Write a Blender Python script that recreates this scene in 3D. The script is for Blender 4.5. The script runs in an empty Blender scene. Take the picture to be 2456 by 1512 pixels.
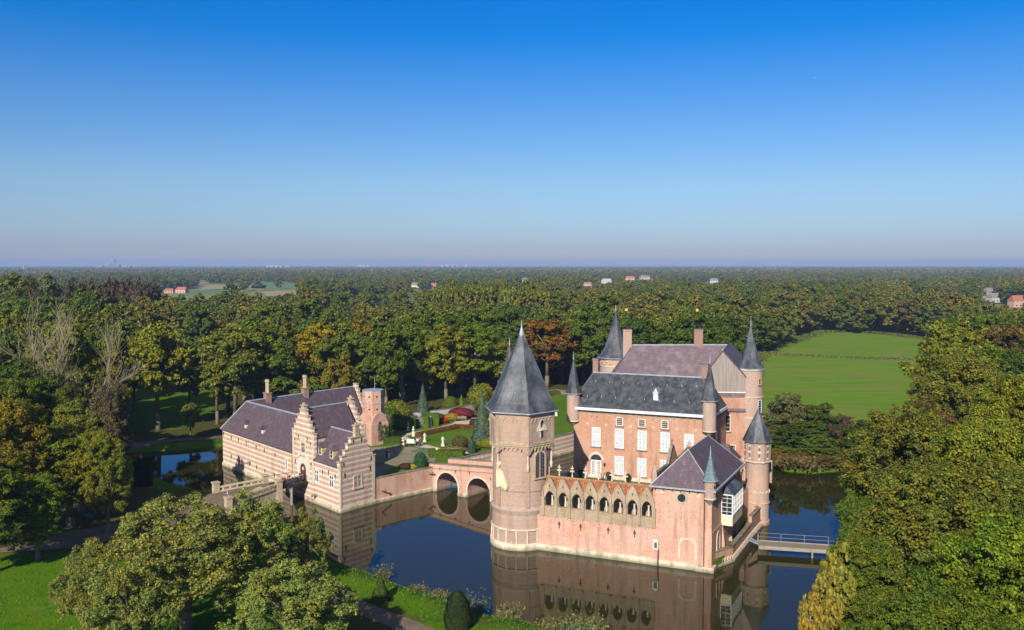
import bpy, bmesh, math, random
import numpy as np
from mathutils import Vector, Matrix
from mathutils.noise import noise as pnoise

SC = bpy.context.scene
# ------------------------------------------------------------ camera
F_PX = 2150.0; CAM_H = 36.0; PITCH = math.atan(118/F_PX)
cam_d = bpy.data.cameras.new('camera'); cam = bpy.data.objects.new('camera', cam_d)
SC.collection.objects.link(cam); SC.camera = cam
cam.location = (0, 0, CAM_H); cam.rotation_euler = (math.pi/2 - PITCH, 0, 0)
cam_d.sensor_width = 36; cam_d.lens = F_PX/2456*36
cam_d.clip_start = 1; cam_d.clip_end = 60000
# ------------------------------------------------------------ light
SUN_AZ = math.radians(18)      # sun stands behind the camera, to the left
SUN_EL = math.radians(30)
world = bpy.data.worlds.new('World'); SC.world = world; world.use_nodes = True
wn = world.node_tree; wn.nodes.clear()
def N(nt, typ, **kw):
    n = nt.nodes.new(typ)
    for k, v in kw.items():
        if k in n.bl_rna.properties: setattr(n, k, v)
        else: n.inputs[k.replace('_', ' ')].default_value = v
    return n
wo = N(wn, 'ShaderNodeOutputWorld'); bg = N(wn, 'ShaderNodeBackground')
sky = N(wn, 'ShaderNodeTexSky'); sky.sky_type = 'NISHITA'; sky.sun_disc = False
sky.sun_elevation = SUN_EL; sky.sun_rotation = math.pi + SUN_AZ
sky.altitude = 0; sky.air_density = 1.0; sky.dust_density = 0.6; sky.ozone_density = 3.0
bg.inputs['Strength'].default_value = 0.095
tc = N(wn, 'ShaderNodeTexCoord'); sx = N(wn, 'ShaderNodeSeparateXYZ')
ramp = N(wn, 'ShaderNodeValToRGB'); mul = N(wn, 'ShaderNodeMix', data_type='RGBA', blend_type='MULTIPLY')
mul.inputs[0].default_value = 1
wn.links.new(tc.outputs['Generated'], sx.inputs[0]); wn.links.new(sx.outputs[2], ramp.inputs[0])
e = ramp.color_ramp.elements
SKYR = [(0.0, (0.80, 0.76, 0.92)), (0.02, (0.55, 0.61, 0.89)), (0.045, (0.53, 0.64, 0.88)), (0.09, (0.52, 0.67, 0.87)), (0.17, (0.29, 0.58, 0.93)), (0.245, (0.02, 0.49, 1.00)), (0.29, (0.0, 0.46, 1.03)), (0.41, (0.01, 0.44, 0.95)), (0.56, (0.75, 0.78, 0.85)), (1.0, (0.95, 0.92, 0.88))]
assert len(SKYR) <= 32
while len(e) < len(SKYR): e.new(0.5)
for el, (p, c) in zip(e, SKYR): el.position = p; el.color = (*c, 1)
wn.links.new(sky.outputs[0], mul.inputs[6]); wn.links.new(ramp.outputs[0], mul.inputs[7])
wn.links.new(mul.outputs[2], bg.inputs['Color']); wn.links.new(bg.outputs[0], wo.inputs[0])
sun_d = bpy.data.lights.new('sun', 'SUN'); sun_d.energy = 5.0; sun_d.angle = math.radians(0.55)
sun_d.color = (1.0, 0.93, 0.82)
sun = bpy.data.objects.new('sun', sun_d); SC.collection.objects.link(sun)
sd = Vector((math.sin(SUN_AZ)*math.cos(SUN_EL), math.cos(SUN_AZ)*math.cos(SUN_EL), -math.sin(SUN_EL)))
sun.rotation_euler = sd.to_track_quat('-Z', 'Y').to_euler()
SC.view_settings.view_transform = 'Standard'; SC.view_settings.look = 'None'
SC.view_settings.exposure = 0.42; SC.view_settings.gamma = 1
SC.render.engine = 'CYCLES'
cy = SC.cycles
cy.max_bounces = 6; cy.diffuse_bounces = 2; cy.glossy_bounces = 3; cy.transmission_bounces = 3
cy.volume_bounces = 0; cy.transparent_max_bounces = 6

# ------------------------------------------------------------ survey helpers
def ray(px, py):
    X = (px-1228)/F_PX; Y = -(py-756)/F_PX
    return (X, math.cos(PITCH)+Y*math.sin(PITCH), -math.sin(PITCH)+Y*math.cos(PITCH))
def at(px, py, z=0):
    r = ray(px, py); t = (z-CAM_H)/r[2]; return (r[0]*t, r[1]*t)
def zat(px, py, y):
    r = ray(px, py); return CAM_H+r[2]*y/r[1]
def xat(px, y, z=0):
    return (px-1228)/F_PX*(y*math.cos(PITCH)-(z-CAM_H)*math.sin(PITCH))
class Fr:
    def __init__(s, O, u, v): s.O = Vector((O[0], O[1], 0)); s.u = Vector((u[0], u[1], 0)); s.v = Vector((v[0], v[1], 0))
    def __call__(s, a, b, z=0): return s.O + s.u*a + s.v*b + Vector((0, 0, z))
au, av = math.radians(23), math.radians(26)
CF = Fr((23.4, 103.65), (math.cos(au), -math.sin(au)), (math.sin(av), math.cos(av)))
GF = Fr((-25.0, 128.76), (-.656, .755), (.62, .785))

# ------------------------------------------------------------ objects
COL = SC.collection
WL = {}
def tag(o, label=None, cat=None, group=None, kind=None):
    if label: o['label'] = label
    if cat: o['category'] = cat
    if group: o['group'] = group
    if kind: o['kind'] = kind
    return o
def thing(name, loc, label, cat, group=None):
    o = bpy.data.objects.new(name, None); COL.objects.link(o); o.empty_display_size = .1
    o.location = loc; WL[o.name] = Vector(loc)
    return tag(o, label, cat, group)
class MB:
    def __init__(s): s.v = []; s.f = []; s.rd = False
    def add(s, vs, fs):
        n = len(s.v); s.v += [tuple(p) for p in vs]; s.f += [tuple(n+i for i in f) for f in fs]; return s
    def build(s, name, m, parent=None, smooth=False, loc=None, label=None):
        if parent is not None: off = WL[parent.name]
        elif loc is not None: off = Vector(loc)
        else: off = Vector((0, 0, 0))
        me = bpy.data.meshes.new(name)
        me.from_pydata([(p[0]-off.x, p[1]-off.y, p[2]-off.z) for p in s.v], [], s.f)
        bm = bmesh.new(); bm.from_mesh(me)
        bmesh.ops.recalc_face_normals(bm, faces=bm.faces)
        if smooth:
            for f in bm.faces: f.smooth = True
        bm.to_mesh(me); bm.free()
        if s.rd and not smooth:
            for p_ in me.polygons: p_.use_smooth = True
            me.set_sharp_from_angle(angle=math.radians(28))
        me.materials.append(m)
        o = bpy.data.objects.new(name, me); COL.objects.link(o)
        if parent is not None: o.parent = parent
        elif loc is not None: o.location = loc
        WL[o.name] = off
        if label: o['label'] = label
        return o
    def loose(s, name, m, parent=None):   # every separate piece becomes a part of its own
        par = list(range(len(s.v)))
        def fd(i):
            while par[i] != i: par[i] = par[par[i]]; i = par[i]
            return i
        for f in s.f:
            a = fd(f[0])
            for k in f[1:]: par[fd(k)] = a
        G = {}
        for f in s.f: G.setdefault(fd(f[0]), []).append(f)
        out = []
        for fs in G.values():
            ids = sorted({i for f in fs for i in f}); mp = {q: j for j, q in enumerate(ids)}; q = MB(); q.rd = s.rd; q.v = [s.v[i] for i in ids]; q.f = [tuple(mp[i] for i in f) for f in fs]; out.append(q.build(name, m, parent))
        return out
    def prism(s, pts, z0, z1):
        n = len(pts); vs = [(p[0], p[1], z0) for p in pts]+[(p[0], p[1], z1) for p in pts]
        fs = [tuple(range(n-1, -1, -1)), tuple(range(n, 2*n))]+[(i, (i+1) % n, n+(i+1) % n, n+i) for i in range(n)]
        return s.add(vs, fs)
    def slab(s, lo, hi):   # two rings of 3D points
        n = len(lo); fs = [tuple(range(n-1, -1, -1)), tuple(range(n, 2*n))]+[(i, (i+1) % n, n+(i+1) % n, n+i) for i in range(n)]
        return s.add(list(lo)+list(hi), fs)
    def box(s, o, r, n, up, x0, x1, y0, y1, z0, z1):  # o + r*x + n*y + up*z
        P = lambda x, y, z: o+r*x+n*y+up*z
        return s.slab([P(x0, y0, z0), P(x1, y0, z0), P(x1, y1, z0), P(x0, y1, z0)], [P(x0, y0, z1), P(x1, y0, z1), P(x1, y1, z1), P(x0, y1, z1)])
    def abox(s, c, sx, sy, sz):
        return s.box(Vector(c), Vector((1, 0, 0)), Vector((0, 1, 0)), Vector((0, 0, 1)), -sx/2, sx/2, -sy/2, sy/2, 0, sz)
    def ext(s, pts, o, r, up, n, t0, t1):   # 2D outline in plane (r, up) extruded along n
        lo = [o+r*p[0]+up*p[1]+n*t0 for p in pts]; hi = [o+r*p[0]+up*p[1]+n*t1 for p in pts]
        return s.slab(lo, hi)
    def lathe(s, c, prof, n=16, rot=0, cap=True):
        if n >= 14: s.rd = True
        vs = []; fs = []
        for (r, z) in prof:
            for i in range(n):
                a = rot+2*math.pi*i/n; vs.append((c[0]+r*math.cos(a), c[1]+r*math.sin(a), z))
        m = len(prof)
        for j in range(m-1):
            for i in range(n):
                k = (i+1) % n; fs.append((j*n+i, j*n+k, (j+1)*n+k, (j+1)*n+i))
        if cap: fs.append(tuple(range(n-1, -1, -1))); fs.append(tuple(range((m-1)*n, m*n)))
        return s.add(vs, fs)
    def tube(s, p0, p1, r0, r1, n=6):
        p0 = Vector(p0); p1 = Vector(p1); d = (p1-p0).normalized()
        a = d.orthogonal().normalized(); b = d.cross(a)
        vs = []
        for p, r in ((p0, r0), (p1, r1)):
            for i in range(n):
                t = 2*math.pi*i/n; vs.append(p+a*(r*math.cos(t))+b*(r*math.sin(t)))
        fs = [(i, (i+1) % n, n+(i+1) % n, n+i) for i in range(n)]+[tuple(range(n-1, -1, -1)), tuple(range(n, 2*n))]
        return s.add(vs, fs)
UP = Vector((0, 0, 1))
def struct(o, name=None): o['kind'] = 'structure'; return o
def arcpts(cx, cz, r, a0, a1, n): return [(cx+r*math.cos(math.radians(a0+(a1-a0)*i/n)), cz+r*math.sin(math.radians(a0+(a1-a0)*i/n))) for i in range(n+1)]

# ------------------------------------------------------------ materials
MT = {}
def mk(name, c1, c2=None, scale=1.0, rough=.85, c3=None, s3=.15, t3=.5, w3=.12, stretch=(1, 1, 1), bump=0, bscale=4, metallic=0, spec=.3, stripes=None, lines=None, ior=None, st3=(1, 1, 1), weather=0):
    m = bpy.data.materials.new(name); m.use_nodes = True; nt = m.node_tree; L = nt.links.new
    bs = nt.nodes['Principled BSDF']; bs.inputs['Roughness'].default_value = rough
    bs.inputs['Metallic'].default_value = metallic; bs.inputs['Specular IOR Level'].default_value = spec
    geo = N(nt, 'ShaderNodeNewGeometry')
    mp = N(nt, 'ShaderNodeMapping'); mp.inputs['Scale'].default_value = stretch; L(geo.outputs['Position'], mp.inputs[0])
    c2 = c2 or tuple(x*.8 for x in c1)
    nz = N(nt, 'ShaderNodeTexNoise'); nz.inputs['Scale'].default_value = scale; nz.inputs['Detail'].default_value = 6; nz.inputs['Roughness'].default_value = .65
    L(mp.outputs[0], nz.inputs[0])
    mr = N(nt, 'ShaderNodeMapRange'); mr.inputs[1].default_value = .32; mr.inputs[2].default_value = .68; L(nz.outputs[0], mr.inputs[0])
    mx = N(nt, 'ShaderNodeMix', data_type='RGBA'); mx.inputs[6].default_value = (*c1, 1); mx.inputs[7].default_value = (*c2, 1)
    L(mr.outputs[0], mx.inputs[0]); out = mx.outputs[2]
    if c3:
        n3 = N(nt, 'ShaderNodeTexNoise'); n3.inputs['Scale'].default_value = s3; n3.inputs['Detail'].default_value = 7; n3.inputs['Roughness'].default_value = .68; mp3 = N(nt, 'ShaderNodeMapping'); mp3.inputs['Scale'].default_value = st3; L(geo.outputs['Position'], mp3.inputs[0]); L(mp3.outputs[0], n3.inputs[0])
        m3 = N(nt, 'ShaderNodeMapRange'); m3.inputs[1].default_value = t3-w3; m3.inputs[2].default_value = t3+w3; L(n3.outputs[0], m3.inputs[0])
        x3 = N(nt, 'ShaderNodeMix', data_type='RGBA'); L(m3.outputs[0], x3.inputs[0]); L(out, x3.inputs[6]); x3.inputs[7].default_value = (*c3, 1); out = x3.outputs[2]
    if stripes:   # (period, fraction, colour)
        sp = N(nt, 'ShaderNodeSeparateXYZ'); L(geo.outputs['Position'], sp.inputs[0])
        nn = N(nt, 'ShaderNodeTexNoise'); nn.inputs['Scale'].default_value = 2.2; L(geo.outputs['Position'], nn.inputs[0])
        a = N(nt, 'ShaderNodeMath', operation='MULTIPLY_ADD'); a.inputs[1].default_value = .10; L(nn.outputs[0], a.inputs[0]); L(sp.outputs[2], a.inputs[2])
        d = N(nt, 'ShaderNodeMath', operation='DIVIDE'); L(a.outputs[0], d.inputs[0]); d.inputs[1].default_value = stripes[0]
        f = N(nt, 'ShaderNodeMath', operation='FRACT'); L(d.outputs[0], f.inputs[0])
        g = N(nt, 'ShaderNodeMath', operation='LESS_THAN'); L(f.outputs[0], g.inputs[0]); g.inputs[1].default_value = stripes[1]
        c = stripes[2]
        sn = N(nt, 'ShaderNodeMix', data_type='RGBA'); sn.inputs[6].default_value = (*c, 1); sn.inputs[7].default_value = (*[x*.74 for x in c], 1); L(mr.outputs[0], sn.inputs[0])
        xs = N(nt, 'ShaderNodeMix', data_type='RGBA'); L(g.outputs[0], xs.inputs[0]); L(out, xs.inputs[6]); L(sn.outputs[2], xs.inputs[7]); out = xs.outputs[2]
    if lines:     # horizontal courses by height: (period, darken)
        sp = N(nt, 'ShaderNodeSeparateXYZ'); L(geo.outputs['Position'], sp.inputs[0])
        d = N(nt, 'ShaderNodeMath', operation='DIVIDE'); L(sp.outputs[2], d.inputs[0]); d.inputs[1].default_value = lines[0]
        f = N(nt, 'ShaderNodeMath', operation='FRACT'); L(d.outputs[0], f.inputs[0])
        g = N(nt, 'ShaderNodeMath', operation='LESS_THAN'); L(f.outputs[0], g.inputs[0]); g.inputs[1].default_value = .3
        q = N(nt, 'ShaderNodeMath', operation='MULTIPLY'); L(g.outputs[0], q.inputs[0]); q.inputs[1].default_value = lines[1]
        xs = N(nt, 'ShaderNodeMix', data_type='RGBA'); L(q.outputs[0], xs.inputs[0]); L(out, xs.inputs[6]); xs.inputs[7].default_value = (.02, .018, .02, 1); out = xs.outputs[2]
    if weather:   # dark burnt bricks, damp streaks running down, a green tide mark near the water
        nw = N(nt, 'ShaderNodeTexNoise'); nw.inputs['Scale'].default_value = 5.5; nw.inputs['Detail'].default_value = 2; mw_ = N(nt, 'ShaderNodeMapping'); mw_.inputs['Scale'].default_value = (1, 1, 2.2); L(geo.outputs['Position'], mw_.inputs[0]); L(mw_.outputs[0], nw.inputs[0])
        r1_ = N(nt, 'ShaderNodeMapRange'); r1_.inputs[1].default_value = .58; r1_.inputs[2].default_value = .66; r1_.inputs[4].default_value = .55*weather; L(nw.outputs[0], r1_.inputs[0])
        x1_ = N(nt, 'ShaderNodeMix', data_type='RGBA', blend_type='MULTIPLY'); L(r1_.outputs[0], x1_.inputs[0]); L(out, x1_.inputs[6]); x1_.inputs[7].default_value = (.52, .45, .42, 1); out = x1_.outputs[2]
        ns = N(nt, 'ShaderNodeTexNoise'); ns.inputs['Scale'].default_value = 1.3; ns.inputs['Detail'].default_value = 5; ms_ = N(nt, 'ShaderNodeMapping'); ms_.inputs['Scale'].default_value = (1, 1, .13); L(geo.outputs['Position'], ms_.inputs[0]); L(ms_.outputs[0], ns.inputs[0])
        r2_ = N(nt, 'ShaderNodeMapRange'); r2_.inputs[1].default_value = .52; r2_.inputs[2].default_value = .72; r2_.inputs[4].default_value = .8*weather; L(ns.outputs[0], r2_.inputs[0])
        x2_ = N(nt, 'ShaderNodeMix', data_type='RGBA', blend_type='MULTIPLY'); L(r2_.outputs[0], x2_.inputs[0]); L(out, x2_.inputs[6]); x2_.inputs[7].default_value = (.66, .62, .58, 1); out = x2_.outputs[2]
        sz = N(nt, 'ShaderNodeSeparateXYZ'); L(geo.outputs['Position'], sz.inputs[0]); za2 = N(nt, 'ShaderNodeMath', operation='MULTIPLY_ADD'); za2.inputs[1].default_value = -.9; L(ns.outputs[0], za2.inputs[0]); L(sz.outputs[2], za2.inputs[2])
        r3_ = N(nt, 'ShaderNodeMapRange'); r3_.inputs[1].default_value = -.38; r3_.inputs[2].default_value = .12; r3_.inputs[3].default_value = .75; r3_.inputs[4].default_value = 0; L(za2.outputs[0], r3_.inputs[0])
        x3_ = N(nt, 'ShaderNodeMix', data_type='RGBA'); L(r3_.outputs[0], x3_.inputs[0]); L(out, x3_.inputs[6]); x3_.inputs[7].default_value = (.13, .12, .06, 1); out = x3_.outputs[2]
    L(out, bs.inputs['Base Color'])
    if bump:
        bn = N(nt, 'ShaderNodeTexNoise'); bn.inputs['Scale'].default_value = bscale; bn.inputs['Detail'].default_value = 4; L(mp.outputs[0], bn.inputs[0])
        bu = N(nt, 'ShaderNodeBump'); bu.inputs['Strength'].default_value = bump; bu.inputs['Distance'].default_value = .1; L(bn.outputs[0], bu.inputs['Height']); L(bu.outputs[0], bs.inputs['Normal'])
    MT[name] = m; return m
BS = (1, 1, 3)
mk('brick', (.53, .285, .185), (.38, .18, .115), 2.6, .9, c3=(.49, .29, .20), s3=.45, stretch=BS, bump=.5, bscale=7, weather=1)
mk('brick_annex', (.62, .37, .265), (.46, .24, .165), 2.6, .9, c3=(.58, .37, .27), s3=.45, stretch=BS, bump=.5, bscale=7, weather=1)
mk('brick_pale', (.64, .37, .26), (.44, .225, .155), 2.2, .9, c3=(.56, .36, .28), s3=.35, stretch=BS, bump=.5, bscale=7, weather=1)
mk('brick_tower', (.46, .335, .265), (.31, .21, .16), 3.6, .9, c3=(.43, .285, .21), s3=.3, stretch=BS, bump=.5, bscale=8, lines=(.62, .06), weather=.9)
mk('brick_round', (.46, .36, .295), (.32, .225, .18), 3.0, .9, c3=(.46, .31, .235), s3=.4, stretch=BS, bump=.5, bscale=8, weather=.9)
mk('brick_chimney', (.33, .21, .155), (.22, .12, .09), 5, .9, stretch=BS)
mk('striped', (.60, .40, .31), (.43, .25, .19), 2.6, .9, c3=(.50, .34, .26), s3=.5, stretch=BS, bump=.4, bscale=8, stripes=(.78, .40, (.80, .68, .52)), weather=.9)
mk('stone', (.52, .42, .28), (.33, .26, .165), 2.2, .85, c3=(.25, .2, .13), s3=.8, t3=.62, bump=.3)
mk('ledge_stone', (.46, .38, .30), (.32, .25, .19), 2, .9, c3=(.40, .28, .22), s3=.8, weather=.8)
mk('sandstone', (.41, .31, .205), (.27, .19, .12), 2.4, .9, c3=(.44, .37, .26), s3=.6, t3=.6, bump=.4, weather=.8)
mk('lichen_tile', (.42, .34, .12), (.30, .14, .06), 3, .9)
mk('stone_pale', (.66, .56, .42), (.46, .38, .28), 1.8, .85, c3=(.3, .25, .18), s3=.7, t3=.66, bump=.3)
mk('stone_wet', (.78, .66, .50), (.52, .43, .31), 1.4, .8, c3=(.26, .23, .15), s3=.6, t3=.62, stretch=(1, 1, 2), bump=.3, weather=.9)
mk('coping', (.30, .26, .20), (.19, .16, .12), 2, .9, c3=(.12, .11, .07), s3=.6)
mk('marble', (.68, .63, .54), (.50, .46, .38), 6, .6)
mk('slate', (.052, .058, .068), (.026, .030, .038), 3.4, .45, c3=(.15, .155, .165), s3=.5, t3=.55, w3=.13, st3=(1, 1, .6), stretch=(1, 1, .5), spec=.3, bump=.35, bscale=6, lines=(.3, .15))
mk('slate_patchy', (.042, .048, .058), (.024, .027, .032), 2.2, .5, c3=(.11, .115, .12), s3=1.0, t3=.56, w3=.16, st3=(1.3, 1.3, .5), stretch=(1.2, 1.2, .5), spec=.22, bump=.4, bscale=6)
mk('slate_purple', (.118, .082, .098), (.078, .053, .064), 1.6, .6, c3=(.165, .135, .135), s3=.9, t3=.62, w3=.1, st3=(1.6, 1.6, .35), stretch=(1.5, 1.5, .4), spec=.3, bump=.4, bscale=7, lines=(.28, .12))
mk('slate_lilac', (.185, .135, .145), (.12, .086, .097), 1.8, .7, c3=(.25, .2, .2), s3=.7, t3=.6, st3=(1, 1, .6), stretch=(1, 1, .5), spec=.3, bump=.35, bscale=6, lines=(.3, .08))
mk('lead', (.42, .44, .50), (.28, .30, .35), 2, .45, spec=.5, metallic=.2)
mk('lead_dark', (.13, .14, .16), (.08, .09, .1), 2, .5, spec=.5)
mk('gutter_white', (.74, .74, .76), (.55, .56, .58), 2, .5)
mk('wood_grey', (.34, .285, .245), (.21, .17, .145), 1.2, .85, stretch=(5, 5, .25))
mk('wood_dark', (.05, .035, .025), (.03, .02, .015), 3, .8)
mk('wood_door', (.14, .045, .022), (.09, .03, .015), 3, .6, stretch=(6, 6, .5))
mk('wood_brown', (.25, .13, .05), (.17, .08, .03), 3, .6, stretch=(6, 6, .5))
mk('white_paint', (.80, .79, .76), (.70, .69, .66), 3, .5)
mk('cream_paint', (.72, .66, .42), (.62, .56, .36), 3, .5)
mk('glass_dark', (.03, .035, .045), (.02, .022, .03), 3, .12, spec=.6)
mk('glass_blind', (.52, .54, .53), (.32, .36, .40), 2.5, .25, spec=.6)
mk('glass_tint', (.07, .06, .06), (.20, .14, .08), 7, .2, spec=.5)
mk('iron', (.035, .03, .028), (.02, .018, .016), 4, .6)
mk('rust', (.07, .035, .03), (.04, .02, .02), 4, .8)
mk('tile_orange', (.44, .15, .06), (.13, .045, .028), 4.0, .85, c3=(.45, .27, .12), s3=2.2, t3=.62, bump=.6, bscale=6)
mk('copper', (.16, .22, .22), (.10, .14, .15), 3, .5)
mk('gold', (.75, .48, .06), (.6, .36, .04), 3, .4, metallic=.3)
mk('ochre', (.50, .38, .13), (.40, .29, .10), 3, .7)
mk('yellow_paint', (.72, .45, .07), (.6, .36, .05), 3, .6)
mk('grey_paint', (.10, .10, .12), None, 3, .6)
mk('blue_boat', (.05, .16, .28), (.035, .11, .2), 3, .5)
mk('red_paint', (.62, .05, .03), (.45, .03, .02), 3, .5)
mk('grass', (.075, .155, .006), (.048, .108, .004), .5, .95, spec=.05, c3=(.11, .16, .02), s3=.12, bump=.6, bscale=7)
mk('meadow', (.150, .245, .016), (.085, .170, .008), .5, .95, stretch=(.12, 1, 1), spec=.05, c3=(.16, .19, .035), s3=.05, t3=.55, bump=.6, bscale=3)
mk('gravel', (.58, .47, .34), (.46, .36, .26), 4, .95, bump=.2)
mk('cobble', (.30, .25, .165), (.20, .165, .11), 3, .95, c3=(.16, .15, .08), s3=.3, bump=.3)
mk('paving', (.12, .10, .065), (.08, .065, .045), 1.2, .95, c3=(.17, .14, .1), s3=.5)
mk('road_dirt', (.16, .115, .08), (.10, .07, .05), .8, .95, c3=(.2, .14, .09), s3=.3)
mk('asphalt', (.06, .055, .055), (.045, .04, .04), 1, .95)
mk('soil', (.10, .075, .045), (.07, .05, .03), 2, .95)
mk('concrete', (.31, .265, .20), (.22, .19, .14), 2, .9)
mk('deck_wood', (.27, .225, .165), (.19, .155, .11), 2.5, .9, stretch=(3, .6, 1))
mk('steel', (.36, .37, .38), (.28, .29, .3), 3, .5)
mk('bark', (.20, .16, .11), (.12, .09, .06), 2.5, .95, stretch=(3, 3, .6), bump=.5)
mk('bark_pale', (.28, .24, .15), (.19, .16, .09), 2.5, .95, stretch=(3, 3, .6), bump=.4)
mk('wall_white', (.55, .54, .54), (.42, .41, .40), 1, .9, c3=(.3, .28, .25), s3=.6, t3=.62, weather=.9)
mk('roof_red', (.40, .14, .08), (.3, .10, .06), 1, .8)
mk('roof_grey', (.22, .2, .2), None, 1, .8)
mk('house_wall', (.5, .33, .26), (.4, .25, .2), 1, .9)
mk('white_far', (.42, .42, .42), None, 1, .8)
mk('city_grey', (.35, .36, .38), None, .05, .8)
mk('field_tan', (.36, .25, .13), (.28, .2, .1), .02, .95)
mk('field_green', (.12, .19, .04), (.09, .15, .035), .02, .95)
mk('skin', (.55, .33, .24), None, 3, .6)
mk('black_cloth', (.02, .02, .025), None, 3, .9)
mk('cloth_blue', (.05, .08, .2), None, 3, .9)
mk('cloth_white', (.7, .7, .72), None, 3, .9)
mk('cloth_red', (.35, .03, .04), None, 3, .9)
mk('cloth_pink', (.6, .15, .3), None, 3, .9)
mk('hair_dark', (.03, .02, .015), None, 3, .8)
mk('hair_fair', (.3, .18, .07), None, 3, .8)

def leafmat(name, translucent=.28, noise_scale=.45, tint=(1, 1, 1), far=False):
    m = bpy.data.materials.new(name); m.use_nodes = True; nt = m.node_tree; nt.nodes.clear(); L = nt.links.new
    out = N(nt, 'ShaderNodeOutputMaterial'); oi = N(nt, 'ShaderNodeObjectInfo'); geo = N(nt, 'ShaderNodeNewGeometry')
    if far:   # stands of one kind of tree, by where each tree stands, and a little by chance
        sc = N(nt, 'ShaderNodeVectorMath', operation='SCALE'); sc.inputs['Scale'].default_value = 1/120; L(oi.outputs['Location'], sc.inputs[0])
        nz = N(nt, 'ShaderNodeTexNoise'); nz.inputs['Scale'].default_value = 1; nz.inputs['Detail'].default_value = 3; L(sc.outputs[0], nz.inputs[0])
        ad = N(nt, 'ShaderNodeMath', operation='MULTIPLY_ADD'); ad.inputs[1].default_value = .34; L(oi.outputs['Random'], ad.inputs[0]); L(nz.outputs[0], ad.inputs[2])
        rp = N(nt, 'ShaderNodeValToRGB'); L(ad.outputs[0], rp.inputs[0]); E = rp.color_ramp.elements
        cs = [(.33, (.044, .072, .014)), (.48, (.070, .098, .015)), (.64, (.102, .118, .018)), (.80, (.138, .128, .022)), (.94, (.105, .078, .028)), (.99, (.06, .09, .018))]
        while len(E) < len(cs): E.new(.5)
        for q, (p, c) in zip(E, cs): q.position = p; q.color = (*c, 1)
        base = rp.outputs[0]
    else: base = oi.outputs['Color']
    nz2 = N(nt, 'ShaderNodeTexNoise'); nz2.inputs['Scale'].default_value = noise_scale; nz2.inputs['Detail'].default_value = 5; L(geo.outputs['Position'], nz2.inputs[0])
    mr = N(nt, 'ShaderNodeMapRange'); mr.inputs[1].default_value = .3; mr.inputs[2].default_value = .7; mr.inputs[3].default_value = .0; mr.inputs[4].default_value = 1; L(nz2.outputs[0], mr.inputs[0])
    hs = N(nt, 'ShaderNodeMix', data_type='RGBA', blend_type='MULTIPLY'); hs.inputs[0].default_value = 1; L(base, hs.inputs[6])
    vr = N(nt, 'ShaderNodeMix', data_type='RGBA'); vr.inputs[6].default_value = (1.28, 1.05, .8, 1); vr.inputs[7].default_value = (.72, .92, 1.1, 1); L(mr.outputs[0], vr.inputs[0]); L(vr.outputs[2], hs.inputs[7])
    rl = N(nt, 'ShaderNodeMapRange'); rl.inputs[3].default_value = .45; rl.inputs[4].default_value = 1.75; L(geo.outputs['Random Per Island'], rl.inputs[0])
    vm = N(nt, 'ShaderNodeVectorMath', operation='SCALE'); L(hs.outputs[2], vm.inputs[0]); L(rl.outputs[0], vm.inputs['Scale'])
    df = N(nt, 'ShaderNodeBsdfPrincipled'); df.inputs['Roughness'].default_value = .7; df.inputs['Specular IOR Level'].default_value = .08; L(vm.outputs[0], df.inputs['Base Color'])
    tr = N(nt, 'ShaderNodeBsdfTranslucent'); L(vm.outputs[0], tr.inputs[0])
    mxs = N(nt, 'ShaderNodeMixShader'); mxs.inputs[0].default_value = translucent; L(df.outputs[0], mxs.inputs[1]); L(tr.outputs[0], mxs.inputs[2]); L(mxs.outputs[0], out.inputs[0])
    MT[name] = m; return m
leafmat('leaf'); leafmat('leaf_far', far=True, noise_scale=.12, translucent=.15)

# ------------------------------------------------------------ terrain, water, garden ground
rng = np.random.default_rng(7); random.seed(7)
W2 = lambda L, z=0: [at(x, y, z) for x, y in L]
MOAT = W2([(225, 1080), (306, 1116), (341, 1131), (388, 1154), (419, 1167), (470, 1180), (530, 1192), (600, 1222), (660, 1240), (735, 1290), (800, 1345), (840, 1367), (906, 1388), (972, 1415), (1037, 1437), (1085, 1450), (1132, 1478), (1187, 1486), (1278, 1500), (1330, 1520), (1420, 1545), (1600, 1640), (1900, 1700), (2100, 1600), (2100, 1400), (2115, 1300), (2120, 1200), (2085, 1150), (2040, 1128), (1950, 1137), (1880, 1131), (1850, 1118), (1835, 1098)])
MOAT += [(46, 190), (40, 212), (30, 222), (22, 212), (12, 188), (-5, 168), (-14, 152), (-20, 160), (-29, 185), (-38, 198), (-50, 196)]
MOAT += W2([(530, 1073), (408, 1081), (302, 1087), (255, 1080)])
GARDEN = [(-20.87, 134.22), (-12.68, 142.06), (-8.9, 148.6), (-3.4, 154.3), (10.4, 170.2), (16.5, 178), (21.5, 198), (20, 232)]+W2([(1350, 945), (1290, 957), (1135, 987), (1087, 998), (1003, 1009), (960, 1012)], 3)+[(-31, 186), (-40, 180), (-44, 160), (-34, 142)]
def inpoly(x, y, P):
    x = np.asarray(x, float); y = np.asarray(y, float); r = np.zeros(x.shape, bool); n = len(P)
    for i in range(n):
        x1, y1 = P[i]; x2, y2 = P[(i+1) % n]
        if y1 == y2: continue
        c = ((y1 > y) != (y2 > y)) & (x < (x2-x1)*(y-y1)/(y2-y1)+x1); r ^= c
    return r
def pdist(x, y, P, closed=True):
    x = np.asarray(x, float); y = np.asarray(y, float); d = np.full(x.shape, 1e9); n = len(P)
    for i in range(n if closed else n-1):
        x1, y1 = P[i]; x2, y2 = P[(i+1) % n]; dx, dy = x2-x1, y2-y1; l = dx*dx+dy*dy+1e-9
        t = np.clip(((x-x1)*dx+(y-y1)*dy)/l, 0, 1); d = np.minimum(d, np.hypot(x-x1-t*dx, y-y1-t*dy))
    return d
BUMPC = W2([(1080, 985), (1010, 992), (1150, 970), (1230, 955), (1330, 935)], 3.6)
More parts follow.
